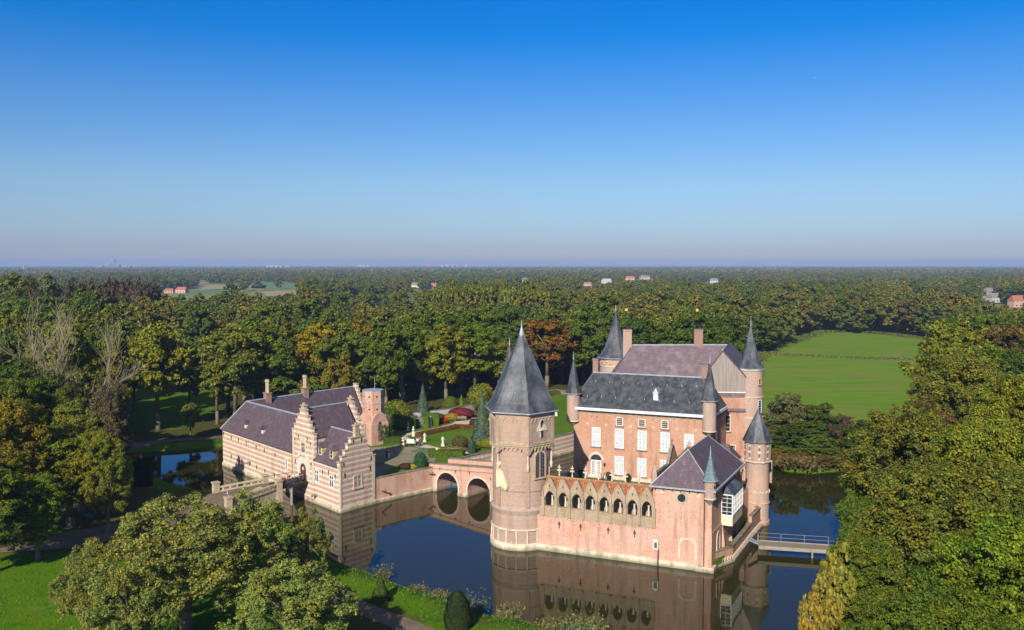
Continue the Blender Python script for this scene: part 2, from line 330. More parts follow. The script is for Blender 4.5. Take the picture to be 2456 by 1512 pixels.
def terr(x, y):
    x = np.asarray(x, float); y = np.asarray(y, float)
    d = pdist(x, y, MOAT); s = np.where(inpoly(x, y, MOAT), -d, d)
    tgt = 1.15+.25*np.sin(x*.07)*np.sin(y*.05)
    bd = pdist(x, y+8, [(p[0], p[1]+10) for p in BUMPC], False)
    ing = inpoly(x, y, GARDEN)
    tgt = tgt+np.where(ing, 0, 2.9*np.clip(1-(bd/22)**2, 0, 1))
    h = np.where(s < 0, -1.2*np.clip(-s/1.5, 0, 1), tgt*np.clip(s/2.2, 0, 1)**.8)
    edge = np.clip((np.minimum.reduce([x+150, 150-x, y-20, 330-y]))/15, 0, 1)
    return h*edge+1.0*(1-edge)
LAWNS = [W2([(-200, 1322), (120, 1326), (300, 1316), (520, 1310), (620, 1262), (660, 1252), (740, 1300), (850, 1385), (930, 1402), (1080, 1462), (1010, 1490), (900, 1448), (780, 1420), (820, 1700), (-300, 1700)], 1.1),
         W2([(1010, 1460), (1130, 1495), (1290, 1512), (1700, 1660), (900, 1700), (1010, 1530)], 1.1),
         W2([(300, 905), (520, 900), (520, 985), (430, 1030), (310, 1035)], 1.1), W2([(300, 1112), (420, 1172), (420, 1186), (300, 1160)], 1.1),
         W2([(640, 915), (1090, 915), (1090, 955), (640, 955)], 1.1)]
ROAD = [W2([(560, 1180), (520, 1202), (430, 1228), (330, 1262), (180, 1290), (20, 1302), (-150, 1310)], 1.3)]
PATHS = [W2([(760, 1400), (850, 1462), (960, 1500), (1080, 1550)], 1.1), W2([(540, 1050), (460, 1056), (380, 1062), (300, 1070), (150, 1075)], 1.1), W2([(540, 1225), (600, 1285), (700, 1350), (790, 1412), (850, 1462)], 1.1)]
def ground_mesh():
    xs = np.arange(-150, 150.1, 1.25); ys = np.arange(20, 330.1, 1.25); X, Y = np.meshgrid(xs, ys); Z = terr(X, Y)
    nx, ny = len(xs), len(ys); vs = np.stack([X.ravel(), Y.ravel(), Z.ravel()], 1)
    i = np.arange(nx*ny).reshape(ny, nx); q = np.stack([i[:-1, :-1], i[:-1, 1:], i[1:, 1:], i[1:, :-1]], -1).reshape(-1, 4)
    R = 15000; ex = [(-R, -300, 1), (-150, -300, 1), (150, -300, 1), (R, -300, 1), (-R, 20, 1), (R, 20, 1), (-R, 330, 1), (R, 330, 1), (-R, R, 1), (-150, R, 1), (150, R, 1), (R, R, 1)]
    n = len(vs); a, b, c, d = int(i[0, 0]), int(i[0, -1]), int(i[-1, 0]), int(i[-1, -1])
    verts = vs.tolist()+ex
    faces = q.tolist()+[[n, n+1, a, n+4], [n+1, n+2, b, a], [n+2, n+3, n+5, b], [n+4, a, c, n+6], [b, n+5, n+7, d], [n+6, c, n+9, n+8], [c, d, n+10, n+9], [d, n+7, n+11, n+10]]
    me = bpy.data.meshes.new('ground'); me.from_pydata(verts, [], faces)
    lawn = np.zeros(len(verts)); dirt = np.zeros(len(verts))
    for P in LAWNS:
        s = np.where(inpoly(vs[:, 0], vs[:, 1], P), 1, -1)*pdist(vs[:, 0], vs[:, 1], P); lawn[:n] = np.maximum(lawn[:n], np.clip(s/2+.5, 0, 1))
    md = pdist(vs[:, 0], vs[:, 1], MOAT); lawn[:n] = np.maximum(lawn[:n], np.clip(1.4-md/2.5, 0, 1)*.8)
    for a_, v in (('lawn', lawn), ('dirt', dirt)):
        at_ = me.attributes.new(a_, 'FLOAT', 'POINT'); at_.data.foreach_set('value', v.astype(np.float32))
    for p in me.polygons: p.use_smooth = True
    m = bpy.data.materials.new('ground'); m.use_nodes = True; nt = m.node_tree; L = nt.links.new; bs = nt.nodes['Principled BSDF']; bs.inputs['Roughness'].default_value = .95; bs.inputs['Specular IOR Level'].default_value = .03
    geo = N(nt, 'ShaderNodeNewGeometry')
    def col(c1, c2, sc):
        nz = N(nt, 'ShaderNodeTexNoise'); nz.inputs['Scale'].default_value = sc; nz.inputs['Detail'].default_value = 8; nz.inputs['Roughness'].default_value = .7; L(geo.outputs['Position'], nz.inputs[0])
        mr = N(nt, 'ShaderNodeMapRange'); mr.inputs[1].default_value = .35; mr.inputs[2].default_value = .65; L(nz.outputs[0], mr.inputs[0])
        x = N(nt, 'ShaderNodeMix', data_type='RGBA'); x.inputs[6].default_value = (*c1, 1); x.inputs[7].default_value = (*c2, 1); L(mr.outputs[0], x.inputs[0]); return x.outputs[2]
    g = col((.058, .150, .003), (.095, .160, .005), .35); w = col((.085, .065, .025), (.06, .08, .012), .22)
    # fallen leaves and worn patches in the lawns; open fields far away
    def patch(a, b_, scale, lo, hi):
        nz = N(nt, 'ShaderNodeTexNoise'); nz.inputs['Scale'].default_value = scale; nz.inputs['Detail'].default_value = 6; nz.inputs['Roughness'].default_value = .7; L(geo.outputs['Position'], nz.inputs[0])
        mr = N(nt, 'ShaderNodeMapRange'); mr.inputs[1].default_value = lo; mr.inputs[2].default_value = hi; L(nz.outputs[0], mr.inputs[0])
        x = N(nt, 'ShaderNodeMix', data_type='RGBA'); L(mr.outputs[0], x.inputs[0]); L(a, x.inputs[6]); x.inputs[7].default_value = (*b_, 1); return x.outputs[2]
    g = patch(g, (.20, .17, .05), .09, .60, .74); g = patch(g, (.03, .10, .004), .25, .56, .70)
    lp = N(nt, 'ShaderNodeVectorMath', operation='LENGTH'); L(geo.outputs['Position'], lp.inputs[0]); fr = N(nt, 'ShaderNodeMapRange'); fr.inputs[1].default_value = 380; fr.inputs[2].default_value = 480; L(lp.outputs['Value'], fr.inputs[0])
    ff = col((.13, .20, .045), (.23, .21, .085), .006); xf = N(nt, 'ShaderNodeMix', data_type='RGBA'); L(fr.outputs[0], xf.inputs[0]); L(w, xf.inputs[6]); L(ff, xf.inputs[7]); w = xf.outputs[2]
    al = N(nt, 'ShaderNodeAttribute', attribute_name='lawn')
    x = N(nt, 'ShaderNodeMix', data_type='RGBA'); L(al.outputs['Fac'], x.inputs[0]); L(w, x.inputs[6]); L(g, x.inputs[7])
    L(x.outputs[2], bs.inputs['Base Color'])
    bn = N(nt, 'ShaderNodeTexNoise'); bn.inputs['Scale'].default_value = 5; bn.inputs['Detail'].default_value = 6; L(geo.outputs['Position'], bn.inputs[0])
    bu = N(nt, 'ShaderNodeBump'); bu.inputs['Strength'].default_value = .8; bu.inputs['Distance'].default_value = .15; L(bn.outputs[0], bu.inputs['Height']); L(bu.outputs[0], bs.inputs['Normal'])
    me.materials.append(m); o = bpy.data.objects.new('ground', me); COL.objects.link(o); struct(o)
ground_mesh()
def drape(name, pts, wd, m, lift=.05):
    P = []; 
    for i in range(len(pts)-1):
        a, b = Vector(pts[i]), Vector(pts[i+1]); k = max(1, int((b-a).length/1.0)); P += [a.lerp(b, j/k) for j in range(k)]
    P.append(Vector(pts[-1])); 
    for _ in range(6): P = [P[0]]+[(P[i-1]+P[i]*2+P[i+1])/4 for i in range(1, len(P)-1)]+[P[-1]]
    V = []; Fc = []; K = 7
    for i, p in enumerate(P):
        t = (P[min(i+1, len(P)-1)]-P[max(i-1, 0)]).normalized(); n = Vector((-t.y, t.x)); w = wd*(1+.12*pnoise(Vector((p.x*.15, p.y*.15, 0))))
        for j in range(K): q = p+n*w*(j/(K-1)-.5); V.append((q.x, q.y))
    zz = terr([v[0] for v in V], [v[1] for v in V])+lift
    for i in range(len(P)-1):
        for j in range(K-1): a = i*K+j; Fc.append((a, a+1, a+K+1, a+K))
    mb = MB(); mb.add([(v[0], v[1], z) for v, z in zip(V, zz)], Fc); return struct(mb.build(name, m, smooth=True))
drape('road', ROAD[0], 7.5, MT['road_dirt'], .09)
for P in PATHS: drape('path', P, 2.6, MT['road_dirt'], .06)
# water
def water():
    m = bpy.data.materials.new('water'); m.use_nodes = True; nt = m.node_tree; L = nt.links.new; bs = nt.nodes['Principled BSDF']
    bs.inputs['Base Color'].default_value = (.024, .023, .005, 1); bs.inputs['Roughness'].default_value = .015; bs.inputs['IOR'].default_value = 1.33; bs.inputs['Specular IOR Level'].default_value = .5
    geo = N(nt, 'ShaderNodeNewGeometry'); nz = N(nt, 'ShaderNodeTexNoise'); nz.inputs['Scale'].default_value = 1.6; nz.inputs['Detail'].default_value = 3; L(geo.outputs['Position'], nz.inputs[0])
    bu = N(nt, 'ShaderNodeBump'); bu.inputs['Strength'].default_value = .10; bu.inputs['Distance'].default_value = .03; L(nz.outputs[0], bu.inputs['Height']); L(bu.outputs[0], bs.inputs['Normal'])
    mb = MB(); mb.add([(-100, 30, 0), (100, 30, 0), (100, 280, 0), (-100, 280, 0)], [(0, 1, 2, 3)]); o = struct(mb.build('water', m))
water()
# meadows, ditches, far fields
def sheet(name, pts, z, m, kind='structure', loc=None):
    mb = MB(); mb.add([(p[0], p[1], z) for p in pts], [tuple(range(len(pts)))]); o = mb.build(name, m); o['kind'] = kind; return o
MEADOW = W2([(1975, 798), (2085, 803), (2195, 813), (2300, 820), (2300, 900), (2220, 980), (2120, 1040), (2040, 1060), (1985, 1040), (1890, 1010), (1800, 985), (1750, 930), (1745, 868), (1845, 852), (1858, 843)], 1.15)
sheet('meadow', MEADOW, 1.45, MT['meadow'])
FIELDS = [([(480, 684), (640, 684), (635, 695), (470, 695)], 'field_tan'), ([(610, 676), (710, 679), (700, 694), (600, 692)], 'field_green'), ([(440, 696), (565, 693), (560, 703), (430, 708)], 'field_green'),
          ([(755, 716), (1030, 708), (1040, 728), (770, 728)], 'field_green'), ([(630, 700), (720, 697), (730, 708), (640, 712)], 'field_tan'), ([(2080, 672), (2300, 671), (2300, 676), (2080, 677)], 'field_tan'),
          ([(2180, 745), (2456, 742), (2456, 760), (2180, 764)], 'field_green'), ([(1700, 676), (1790, 676), (1780, 682), (1690, 682)], 'field_green'), ([(0, 666), (130, 664), (160, 672), (0, 674)], 'field_tan')]
FW = [W2(p, 1.1) for p, _ in FIELDS]
for P, (_, m) in zip(FW, FIELDS): sheet('field', P, 1.15, MT[m])
# garden
sheet('garden_lawn', GARDEN, 3.0, MT['grass'])
gz = lambda L: W2([(895.4+x/4.5466, 921+y/4.5466) for x, y in L], 3)
sheet('courtyard', gz([(-60, 1000), (-60, 700), (60, 690), (200, 680), (260, 655), (330, 690), (420, 690), (560, 715), (690, 770), (670, 850), (640, 880), (540, 860), (330, 862), (250, 890), (150, 960), (20, 1020)]), 3.02, MT['cobble'])
sheet('garden_path', gz([(260, 590), (345, 548), (560, 505), (720, 475), (860, 435), (900, 410), (1100, 395), (1280, 372), (1500, 330), (1500, 365), (1330, 400), (1260, 412), (1200, 430), (1330, 470), (1500, 500), (1500, 530), (1290, 492), (1100, 462), (930, 468), (720, 508), (480, 545), (350, 572), (400, 600), (560, 660), (760, 712), (850, 688), (960, 712), (1060, 745), (1040, 765), (900, 748), (760, 740), (560, 700), (470, 690), (400, 640), (330, 605)]), 3.03, MT['gravel'])
sheet('flower_bed', gz([(1010, 300), (1110, 290), (1200, 330), (1190, 350), (1010, 395), (950, 360)]), 3.02, MT['soil'])

# ------------------------------------------------------------ windows and shared details
def window(parent, o, r, n, w, h, nx=2, ny=4, frame='white_paint', pane='glass_blind', fw=.09, cross=True, sill=True, arch=False, sillm='coping', name='window'):
    """o: bottom centre of the opening on the wall, r: to the right, n: outwards"""
    mb = MB(); y0, y1 = -.05, .06
    B = lambda x0, x1, z0, z1, yy=y1: mb.box(o, r, n, UP, x0, x1, y0, yy, z0, z1)
    B(-w/2, -w/2+fw, 0, h); B(w/2-fw, w/2, 0, h); B(-w/2+fw, w/2-fw, 0, fw)
    if arch:
        pts = arcpts(0, h, w/2, 0, 180, 10); inn = arcpts(0, h, w/2-fw, 180, 0, 10); mb.ext(pts+inn, o, r, UP, n, y0, y1)
    else: B(-w/2+fw, w/2-fw, h-fw, h)
    if cross: B(-fw*.55, fw*.55, fw, h-fw, .055); B(-w/2+fw, w/2-fw, h*.62, h*.62+fw*1.1, .053)
    mw = .03
    for i in range(1, nx*2 if cross else nx):
        x = -w/2+w*i/(nx*2 if cross else nx)
        if abs(x) > .05: B(x-mw/2, x+mw/2, fw, h-fw, .04)
    for j in range(1, ny): z = h*j/ny; B(-w/2+fw, w/2-fw, z-mw/2, z+mw/2, .038)
    f = mb.build(name, MT[frame], parent)
    p = MB()
    if arch: p.ext([(-w/2+.02, .02), (w/2-.02, .02)]+arcpts(0, h, w/2-.02, 0, 180, 10), o, r, UP, n, -.03, .02)
    else: p.box(o, r, n, UP, -w/2+.02, w/2-.02, -.03, .02, .02, h-.02)
    p.build('pane', MT[pane], f)
    if sill: s = MB(); s.box(o, r, n, UP, -w/2-.12, w/2+.12, -.05, .16, -.16, -.003); s.build('sill', MT[sillm], f)
    return f
def ring_frame(mb, o, r, n, w, h, t, arch=True, y1=.09):   # stone surround
    mb.box(o, r, n, UP, -w/2-t, -w/2, -.05, y1, 0, h); mb.box(o, r, n, UP, w/2, w/2+t, -.05, y1, 0, h)
    if arch: mb.ext(arcpts(0, h, w/2+t, 0, 180, 12)+arcpts(0, h, w/2, 180, 0, 12), o, r, UP, n, -.05, y1)
    else: mb.box(o, r, n, UP, -w/2-t, w/2+t, -.05, y1, h, h+t)
def frieze(mb, p0, p1, n, z, pitch, t=.10, y1=.10, drop=.16):   # row of little round arches under an eave
    d = p1-p0; L = d.length; k = max(1, round(L/pitch)); w = L/k; r = d.normalized()
    for i in range(k):
        o = p0+r*(w*(i+.5)); o = Vector((o.x, o.y, z))
        mb.ext(arcpts(0, 0, w/2, 0, 180, 6)+arcpts(0, 0, w/2-t, 180, 0, 6), o, r, UP, n, -.04, y1)
        mb.box(o, r, n, UP, -w/2-t*.6, -w/2+t*.6, -.04, y1+.02, -drop, 0)
def anchors(parent, pts, r, n, m='rust', s=1.0):   # wrought wall anchors
    for o in pts:
        mb = MB(); mb.box(o, r, n, UP, -.05*s, .05*s, -.02, .07, -.42*s, .42*s); mb.box(o, r, n, UP, -.17*s, .17*s, -.02, .065, .02*s, .16*s); mb.box(o, r, n, UP, -.11*s, .11*s, -.02, .066, .26*s, .34*s)
        mb.build('wall_anchor', MT[m], parent)
def spire(parent, c, r, z0, z1, m, n=8, rot=None, flare=1.0, cap=True, skirt=.14, name='spire', fin=.9, gut='lead'):
    rot = math.pi/n if rot is None else rot; mb = MB(); h = z1-z0
    if flare > 1: prof = [(r, z0), (r*(1-.22), z0+h*.075), (r*.62, z0+h*.2), (r*.34, z0+h*.5), (.05, z1)]
    elif flare == 1: prof = [(r, z0), (r*.80, z0+h*.12), (.05, z1)]
    else: prof = [(r, z0), (.05, z1)]
    mb.lathe(c, prof, n, rot); o = mb.build(name, MT[m], parent)
    g = MB(); g.lathe(c, [(r*.9, z0-.13), (r+.05, z0-.10), (r+.05, z0-.002), (r*.9, z0-.002)], n, rot); g.build('gutter', MT[gut], o)
    f = MB(); f.lathe(c, [(.11, z1-.35), (.07, z1+.1), (.02, z1+fin)], 6); f.build('finial', MT['lead'], o)
    return o

# ============================================================ CASTLE
u, v = CF.u, CF.v
nF = Vector((u.y, -u.x, 0))            # out of the front walls, towards the camera
nR = Vector((v.y, -v.x, 0))            # out of the right-hand walls
LP = lambda F, pts: [tuple(F(a, b)[:2]) for a, b in pts]
# --- terrace on the castle island
terr_poly = [(-21.6, .4), (-.3, .4), (-.3, 16), (.0, 22), (.3, 25), (-.9, 31), (-3.5, 50), (-25, 50), (-25.5, 20.2), (-24.6, 10)]
mb = MB(); mb.prism(LP(CF, terr_poly), -1, 4.98); o = mb.build('terrace', MT['brick_pale']); struct(o)
mb = MB(); mb.prism(LP(CF, [(-21.5, .5), (-.4, .5), (-.4, 16), (-.1, 22), (.2, 24.9), (-1.0, 30.9), (-3.6, 49.9), (-24.9, 49.9), (-25.4, 20.1), (-24.5, 10)]), 4.984, 5.0); struct(mb.build('terrace_paving', MT['paving']))

# --- main residence
res = thing('castle_residence', CF(-15, 24, 5), 'tall orange brick castle residence with slate roofs and white windows behind the arcade', 'castle')
mb = MB(); mb.prism(LP(CF, [(-25, 19.9), (-5.2, 19.9), (-5.2, 30.6), (-25, 30.6)]), 4.9, 15.25)
front = mb.build('wall', MT['brick'], res)
mb = MB()
mb.box(CF(-25, 19.9, 5.002), u, nF, UP, 0, 19.8, -.02, .12, 0, .5); mb.box(CF(-5.2, 19.9, 5.002), v, nR, UP, 0, 10, -.02, .12, 0, .48); mb.build('plinth', MT['stone_pale'], res)
# front block roof: hipped
E0, E1 = 15.42, 19.95; xa, xb, ya, yb = -25.45, -4.75, 19.4, 29.0; rl, rr_, rb = -23.6, -6.4, 24.2
def hip(F, xa, xb, ya, yb, z0, rl, rr, rb, z1, drop=.12):
    mb = MB(); vs = [F(xa, ya, z0), F(xb, ya, z0), F(xb, yb, z0), F(xa, yb, z0), F(rl, rb, z1), F(rr, rb, z1)]
    vs += [F(xa, ya, z0-drop), F(xb, ya, z0-drop), F(xb, yb, z0-drop), F(xa, yb, z0-drop)]
    mb.add(vs, [(0, 1, 5, 4), (1, 2, 5), (2, 3, 4, 5), (3, 0, 4), (0, 6, 7, 1), (1, 7, 8, 2), (2, 8, 9, 3), (3, 9, 6, 0), (6, 9, 8, 7)]); return mb
rf = hip(CF, xa, xb, ya, yb, E0, rl, rr_, rb, E1).build('roof', MT['slate_patchy'], res)
def ridge(parent, pts, r=.11, m='lead', name='ridge_cap'):
    mb = MB()
    for a, b in zip(pts, pts[1:]): mb.tube(a, b, r, r, 6)
    return mb.build(name, MT[m], parent)
ridge(rf, [CF(rl, rb, E1), CF(rr_, rb, E1)])
ridge(rf, [CF(xa, ya, E0), CF(rl, rb, E1)], .08, 'lead_dark'); ridge(rf, [CF(xb, ya, E0), CF(rr_, rb, E1)], .08, 'lead_dark')
mb = MB(); mb.box(CF(xa, ya, E0-.45), u, nF, UP, -.12, 20.82, -.05, .22, 0, .38); mb.box(CF(xb, ya, E0-.45), v, nR, UP, -.02, 9.6, -.05, .2, 0, .37); mb.box(CF(xa, ya, E0-.45), v, -nR, UP, 0, 9.6, -.05, .18, 0, .37)
mb.build('gutter', MT['gutter_white'], rf)
mb = MB(); mb.box(CF(-25, 19.9, 14.72), u, nF, UP, -.1, 19.9, -.05, .22, 0, .22); mb.box(CF(-25, 19.9, 14.94), u, nF, UP, -.1, 19.95, -.05, .42, 0, .06)
mb.box(CF(-5.2, 19.9, 14.72), v, nR, UP, 0, 10.6, -.05, .22, 0, .22); mb.build('cornice', MT['brick_round'], res)
mb = MB(); frieze(mb, CF(-25, 19.9), CF(-5.9, 19.9), nF, 14.2, .93); mb.build('arched_frieze', MT['stone'], res)
mb = MB(); frieze(mb, CF(-5.2, 21.2), CF(-5.2, 30), nR, 14.2, .93); mb.build('arched_frieze', MT['stone'], res)
# snow hooks
mb = MB()
for i in range(8):
    for t in (.28, .72):
        a = -23.2+2.15*i+(.5 if t > .5 else 0); p = CF(a, ya+(rb-ya)*t, E0+(E1-E0)*t); mb.tube(p, p+nF*.12+UP*.28, .035, .02, 4)
mb.loose('roof_hook', MT['white_paint'], rf)
# windows of the front
for a in (-21.5, -18.0, -14.65, -11.3, -7.9):
    window(res, CF(a, 19.9, 9.62), u, nF, 1.32, 2.8, 2, 6, sillm='coping')
for a in (-18.0, -14.65, -11.3, -7.9):
    window(res, CF(a, 19.9, 5.77), u, nF, 1.32, 2.68, 2, 6)
for a in (-18.0, -14.7, -11.35):
    window(res, CF(a, 19.9, 12.92), u, nF, 1.04, 1.2, 2, 4, cross=False, pane='glass_tint', fw=.08)
# entrance
dr = MB(); o = CF(-21.5, 19.9, 5.05); w = 1.58; h = 2.55
for s in (-1, 1):
    x0, x1 = (-w/2, -.04) if s < 0 else (.04, w/2)
    for (p, q, z0, z1) in ((x0, x0+.16, 0, h), (x1-.16, x1, 0, h), (x0+.16, x1-.16, 0, .42), (x0+.16, x1-.16, h-.14, h)): dr.box(o, u, nF, UP, p, q, -.05, .08, z0, z1)
    for k in (1, 2): x = x0+.16+(x1-x0-.32)*k/3; dr.box(o, u, nF, UP, x-.02, x+.02, -.05, .07, .42, h-.14)
    for k in range(1, 8): z = .42+(h-.56)*k/8; dr.box(o, u, nF, UP, x0+.16, x1-.16, -.05, .065, z-.02, z+.02)
door = dr.build('door', MT['white_paint'], res, label='white glazed double door with a fan light')
p = MB(); p.box(o, u, nF, UP, -w/2+.01, w/2-.01, -.04, .02, .02, h); p.build('pane', MT['glass_tint'], door)
f = MB(); f.ext([(-w/2+.02, h)]+arcpts(0, h, w/2-.02, 180, 0, 12), o, u, UP, nF, -.04, .03); fl = f.build('fanlight', MT['glass_dark'], res)
f = MB(); ring_frame(f, o+UP*h, u, nF, w, .0, .07); 
for t in (30, 60, 90, 120, 150): f.ext([(.02*math.sin(math.radians(t)), h-.02*math.cos(math.radians(t))), (-.02*math.sin(math.radians(t)), h+.02*math.cos(math.radians(t))), ((w/2)*math.cos(math.radians(t))-.02*math.sin(math.radians(t)), h+(w/2)*math.sin(math.radians(t))), ((w/2)*math.cos(math.radians(t))+.02*math.sin(math.radians(t)), h+(w/2)*math.sin(math.radians(t)))], o, u, UP, nF, 0, .05)
f.build('fanlight_bars', MT['grey_paint'], fl)
f = MB(); f.ext(arcpts(0, h, w/2+.42, 0, 180, 14)+arcpts(0, h, w/2+.08, 180, 0, 14), o, u, UP, nF, -.04, .1); f.build('door_surround', MT['stone_pale'], res)
for s in (-1.5, 1.35):
    l = MB(); q = o+u*s+UP*1.9; l.box(q, u, nF, UP, -.03, .03, 0, .35, .3, .36); l.lathe((q+nF*.35)[:2], [(.05, q.z-.1), (.16, q.z+.25), (.05, q.z+.42)], 6); l.build('lantern', MT['iron'], res)
# roundels of pale stone
mb = MB()
for a, z in ((-22.9, 12.9), (-20, 12.9), (-16.3, 12.95), (-13, 13), (-9.6, 13.0), (-7, 13)): mb.ext(arcpts(0, 0, .16, 0, 330, 11), CF(a, 19.9, z), u, UP, nF, -.03, .06)
mb.loose('stone_roundel', MT['stone_pale'], res)
# dormer
def dormer(parent, o, r, n, w, h, depth, roofm, frontm, peak=.5, win=True, fm='cream_paint', name='dormer'):
    mb = MB(); mb.box(o, r, n, UP, -w/2, w/2, -depth, 0, 0, h); d = mb.build(name, MT[frontm], parent)
    rr = MB(); hw = w/2+.12
    P = lambda x, y, z: o+r*x+n*y+UP*z
    rr.slab([P(-hw, .18, h-.05), P(hw, .18, h-.05), P(hw, -depth-peak*1.6, h-.05), P(-hw, -depth-peak*1.6, h-.05)], [P(-.02, .02, h+peak), P(.02, .02, h+peak), P(.02, -depth-peak*1.6, h+peak), P(-.02, -depth-peak*1.6, h+peak)])
    q = rr.build('dormer_roof', MT[roofm], d)
    if win: window(d, o+UP*.12, r, n, w*.78, h-.2, 1, 2, frame='white_paint', pane='glass_dark', fw=.06, sill=False, cross=False, name='window')
    return d
a = -12.95+.1; t = .50; o = CF(-13.0, ya+(rb-ya)*.30, E0+(E1-E0)*.30)
dormer(rf, o, u, nF, .66, 1.0, 1.1, 'lead', 'white_paint', .75, win=False, name='dormer')
# corner turrets (bartizans)
def bartizan(parent, c, r, z0, z1, zt, m, roofm, n=8, er=None, name='turret', rot=None, cone=.8, flare=1):
    mb = MB(); mb.lathe(c, [(.12, z0-cone), (r*.55, z0-cone*.5), (r*.9, z0-.1), (r, z0), (r, z1)], 20); t = mb.build(name, MT[m], parent, smooth=False)
    b = MB(); b.lathe(c, [(r+.04, z0-.08), (r+.07, z0+.0), (r+.04, z0+.08)], 20); b.lathe(c, [(r+.03, z1-.22), (r+.08, z1-.12), (r+.08, z1-.02)], 20); b.loose('string_course', MT['stone_pale'], t)
    spire(t, c, er or r+.25, z1+.0, zt, roofm, n, rot=rot, flare=flare); return t
bartizan(res, CF(-25.1, 20.0)[:2], .97, 13.2, 17.3, 22.5, 'brick_round', 'slate')
bartizan(res, CF(-5.1, 19.8)[:2], .95, 13.1, 17.4, 22.8, 'brick_round', 'slate')
# chimneys of the front block
def chimney(parent, o, r, n, w, d, z0, z1, m='brick_chimney', name='chimney', vane=None):
    mb = MB(); mb.box(Vector((o.x, o.y, 0)), r, n, UP, -w/2, w/2, -d/2, d/2, z0, z1); mb.box(Vector((o.x, o.y, 0)), r, n, UP, -w/2-.07, w/2+.07, -d/2-.07, d/2+.07, z1-.22, z1-.1); c = mb.build(name, MT[m], parent)
    k = MB(); k.box(Vector((o.x, o.y, 0)), r, n, UP, -w/2-.04, w/2+.04, -d/2-.04, d/2+.04, z1, z1+.07); k.build('chimney_cap', MT['lead_dark'], c)
    if vane:
        p = Vector((o.x, o.y, z1)); g = MB(); g.tube(p, p+UP*vane, .012, .01, 5); w_ = g.build('vane_pole', MT['iron'], c); g = MB(); g.box(p+UP*(vane-.45), r, n, UP, -.42, .0, -.02, .02, 0, .38); g.build('weather_vane', MT['gold'], c)
        b = MB()
        for i in range(8):
            t = 6.283*i/8; q = p+Vector((math.cos(t)*.45, math.sin(t)*.4, 0)); b.tube(q, q+UP*1.0+Vector((math.cos(t)*.15, math.sin(t)*.15, 0)), .025, .025, 4)
        b.lathe(p[:2], [(.52, z1+.95), (.6, z1+1.0)], 12, cap=False); b.lathe(p[:2], [(.5, z1+.5), (.54, z1+.55)], 12, cap=False); b.build('chimney_guard', MT['iron'], c)
    return c
chimney(res, CF(-23.3, 24.6), u, nF, .85, .85, 17.5, 22.0, 'brick_chimney'); chimney(res, CF(-6.9, 24.5), u, nF, .95, .85, 17.5, 21.8, 'brick_chimney')

# --- rear block with gabled wing (own directions)
WX = Vector((.9976, -.070, 0)); WY = Vector((.30, .954, 0)); G0 = Vector((28.9, 134.0, 0)); nW = Vector((WX.y, -WX.x, 0))
WF = Fr(G0[:2], WX, WY)   # a: along gable wall to the right, b: back
gw = 6.1; apx = 2.7; zb, za = 17.1, 23.35
mb = MB(); mb.prism(LP(WF, [(0, 0), (gw, 0), (gw, 15.5), (0, 15.5)]), 4.9, 16.3); mb.build('wall', MT['brick'], res)
mb = MB(); mb.box(WF(0, 0, 16.32), WX, nW, UP, 0, gw, -15.5, .08, 0, .62); mb.box(WF(0, 0, 14.2), WX, nW, UP, 1.6, gw, -.05, .35, 0, .4); mb.loose('string_course', MT['slate_lilac'], res)
mb = MB(); mb.ext([(0, 0), (gw, 0), (gw, 2.2), (gw-.15, 2.45), (apx, za-zb), (0, 2.6)], WF(0, 0, zb), WX, UP, nW, -.3, .05); mb.build('boarded_gable', MT['wood_grey'], res)
mb = MB(); mb.box(WF(0, 0, zb-.12), WX, nW, UP, -.05, gw+.05, -.05, .12, 0, .12); mb.build('drip_board', MT['white_paint'], res)
zr = za+.02
kink = WF(apx, 9.0, zr)
lw = Vector((-.988, -.02, 0))*1.0
# wing roof: left and right slopes from the gable back to the main ridge, then the main roof running left
mb = MB(); ov = .25
g = lambda a, b, z: WF(a, b, z)
mb.slab([g(-.1, -ov, zb+2.3), g(apx, -ov, zr-.12), g(apx, 9, zr-.12), g(-.1, 9, zb+2.3)], [g(-.1, -ov, zb+2.45), g(apx, -ov, zr+.05), g(apx, 9, zr+.05), g(-.1, 9, zb+2.45)])
mb.slab([g(gw+.15, -ov, zb+2.2), g(apx, -ov, zr-.12), g(apx, 15.6, zr-.12), g(gw+.15, 15.6, zb+2.2)], [g(gw+.15, -ov, zb+2.35), g(apx, -ov, zr+.05), g(apx, 15.6, zr+.05), g(gw+.15, 15.6, zb+2.35)])
mb.add([g(-.1, -ov, zb+2.45), g(-4, -ov, 14.9), g(-4, 9, 14.9), g(-.1, 9, zb+2.45)], [(0, 1, 2, 3)])
wr = mb.build('roof', MT['slate_purple'], res)
# main rear roof
A0 = Vector((19.1, 142.0, zr+.05)); A1 = g(apx, 9, zr+.05); dl = (A0-A1)
f0 = Vector((13.0, 132.2, 16.6)); f1 = g(-2.2, 1.0, 16.6); b0 = Vector((15.5, 151.8, 16.6)); b1 = g(gw, 18, 16.6)
mb = MB(); mb.add([f0, f1, A1, A0, b0, b1, f0-UP*.2, f1-UP*.2, b1-UP*.2, b0-UP*.2], [(0, 1, 2, 3), (3, 2, 5, 4), (0, 3, 4), (1, 5, 2), (6, 7, 1, 0), (4, 5, 8, 9), (0, 4, 9, 6), (1, 7, 8, 5), (6, 9, 8, 7)])
rr = mb.build('roof', MT['slate_lilac'], res)
ridge(rr, [A0, A1], .13, 'lead'); ridge(rr, [A1, WF(apx, -ov, zr+.07)], .11, 'lead'); ridge(rr, [f0, A0], .08, 'lead_dark')
mb = MB(); mb.prism([f0[:2], f1[:2], b1[:2], b0[:2]], 4.9, 16.4); mb.build('wall', MT['brick'], res)
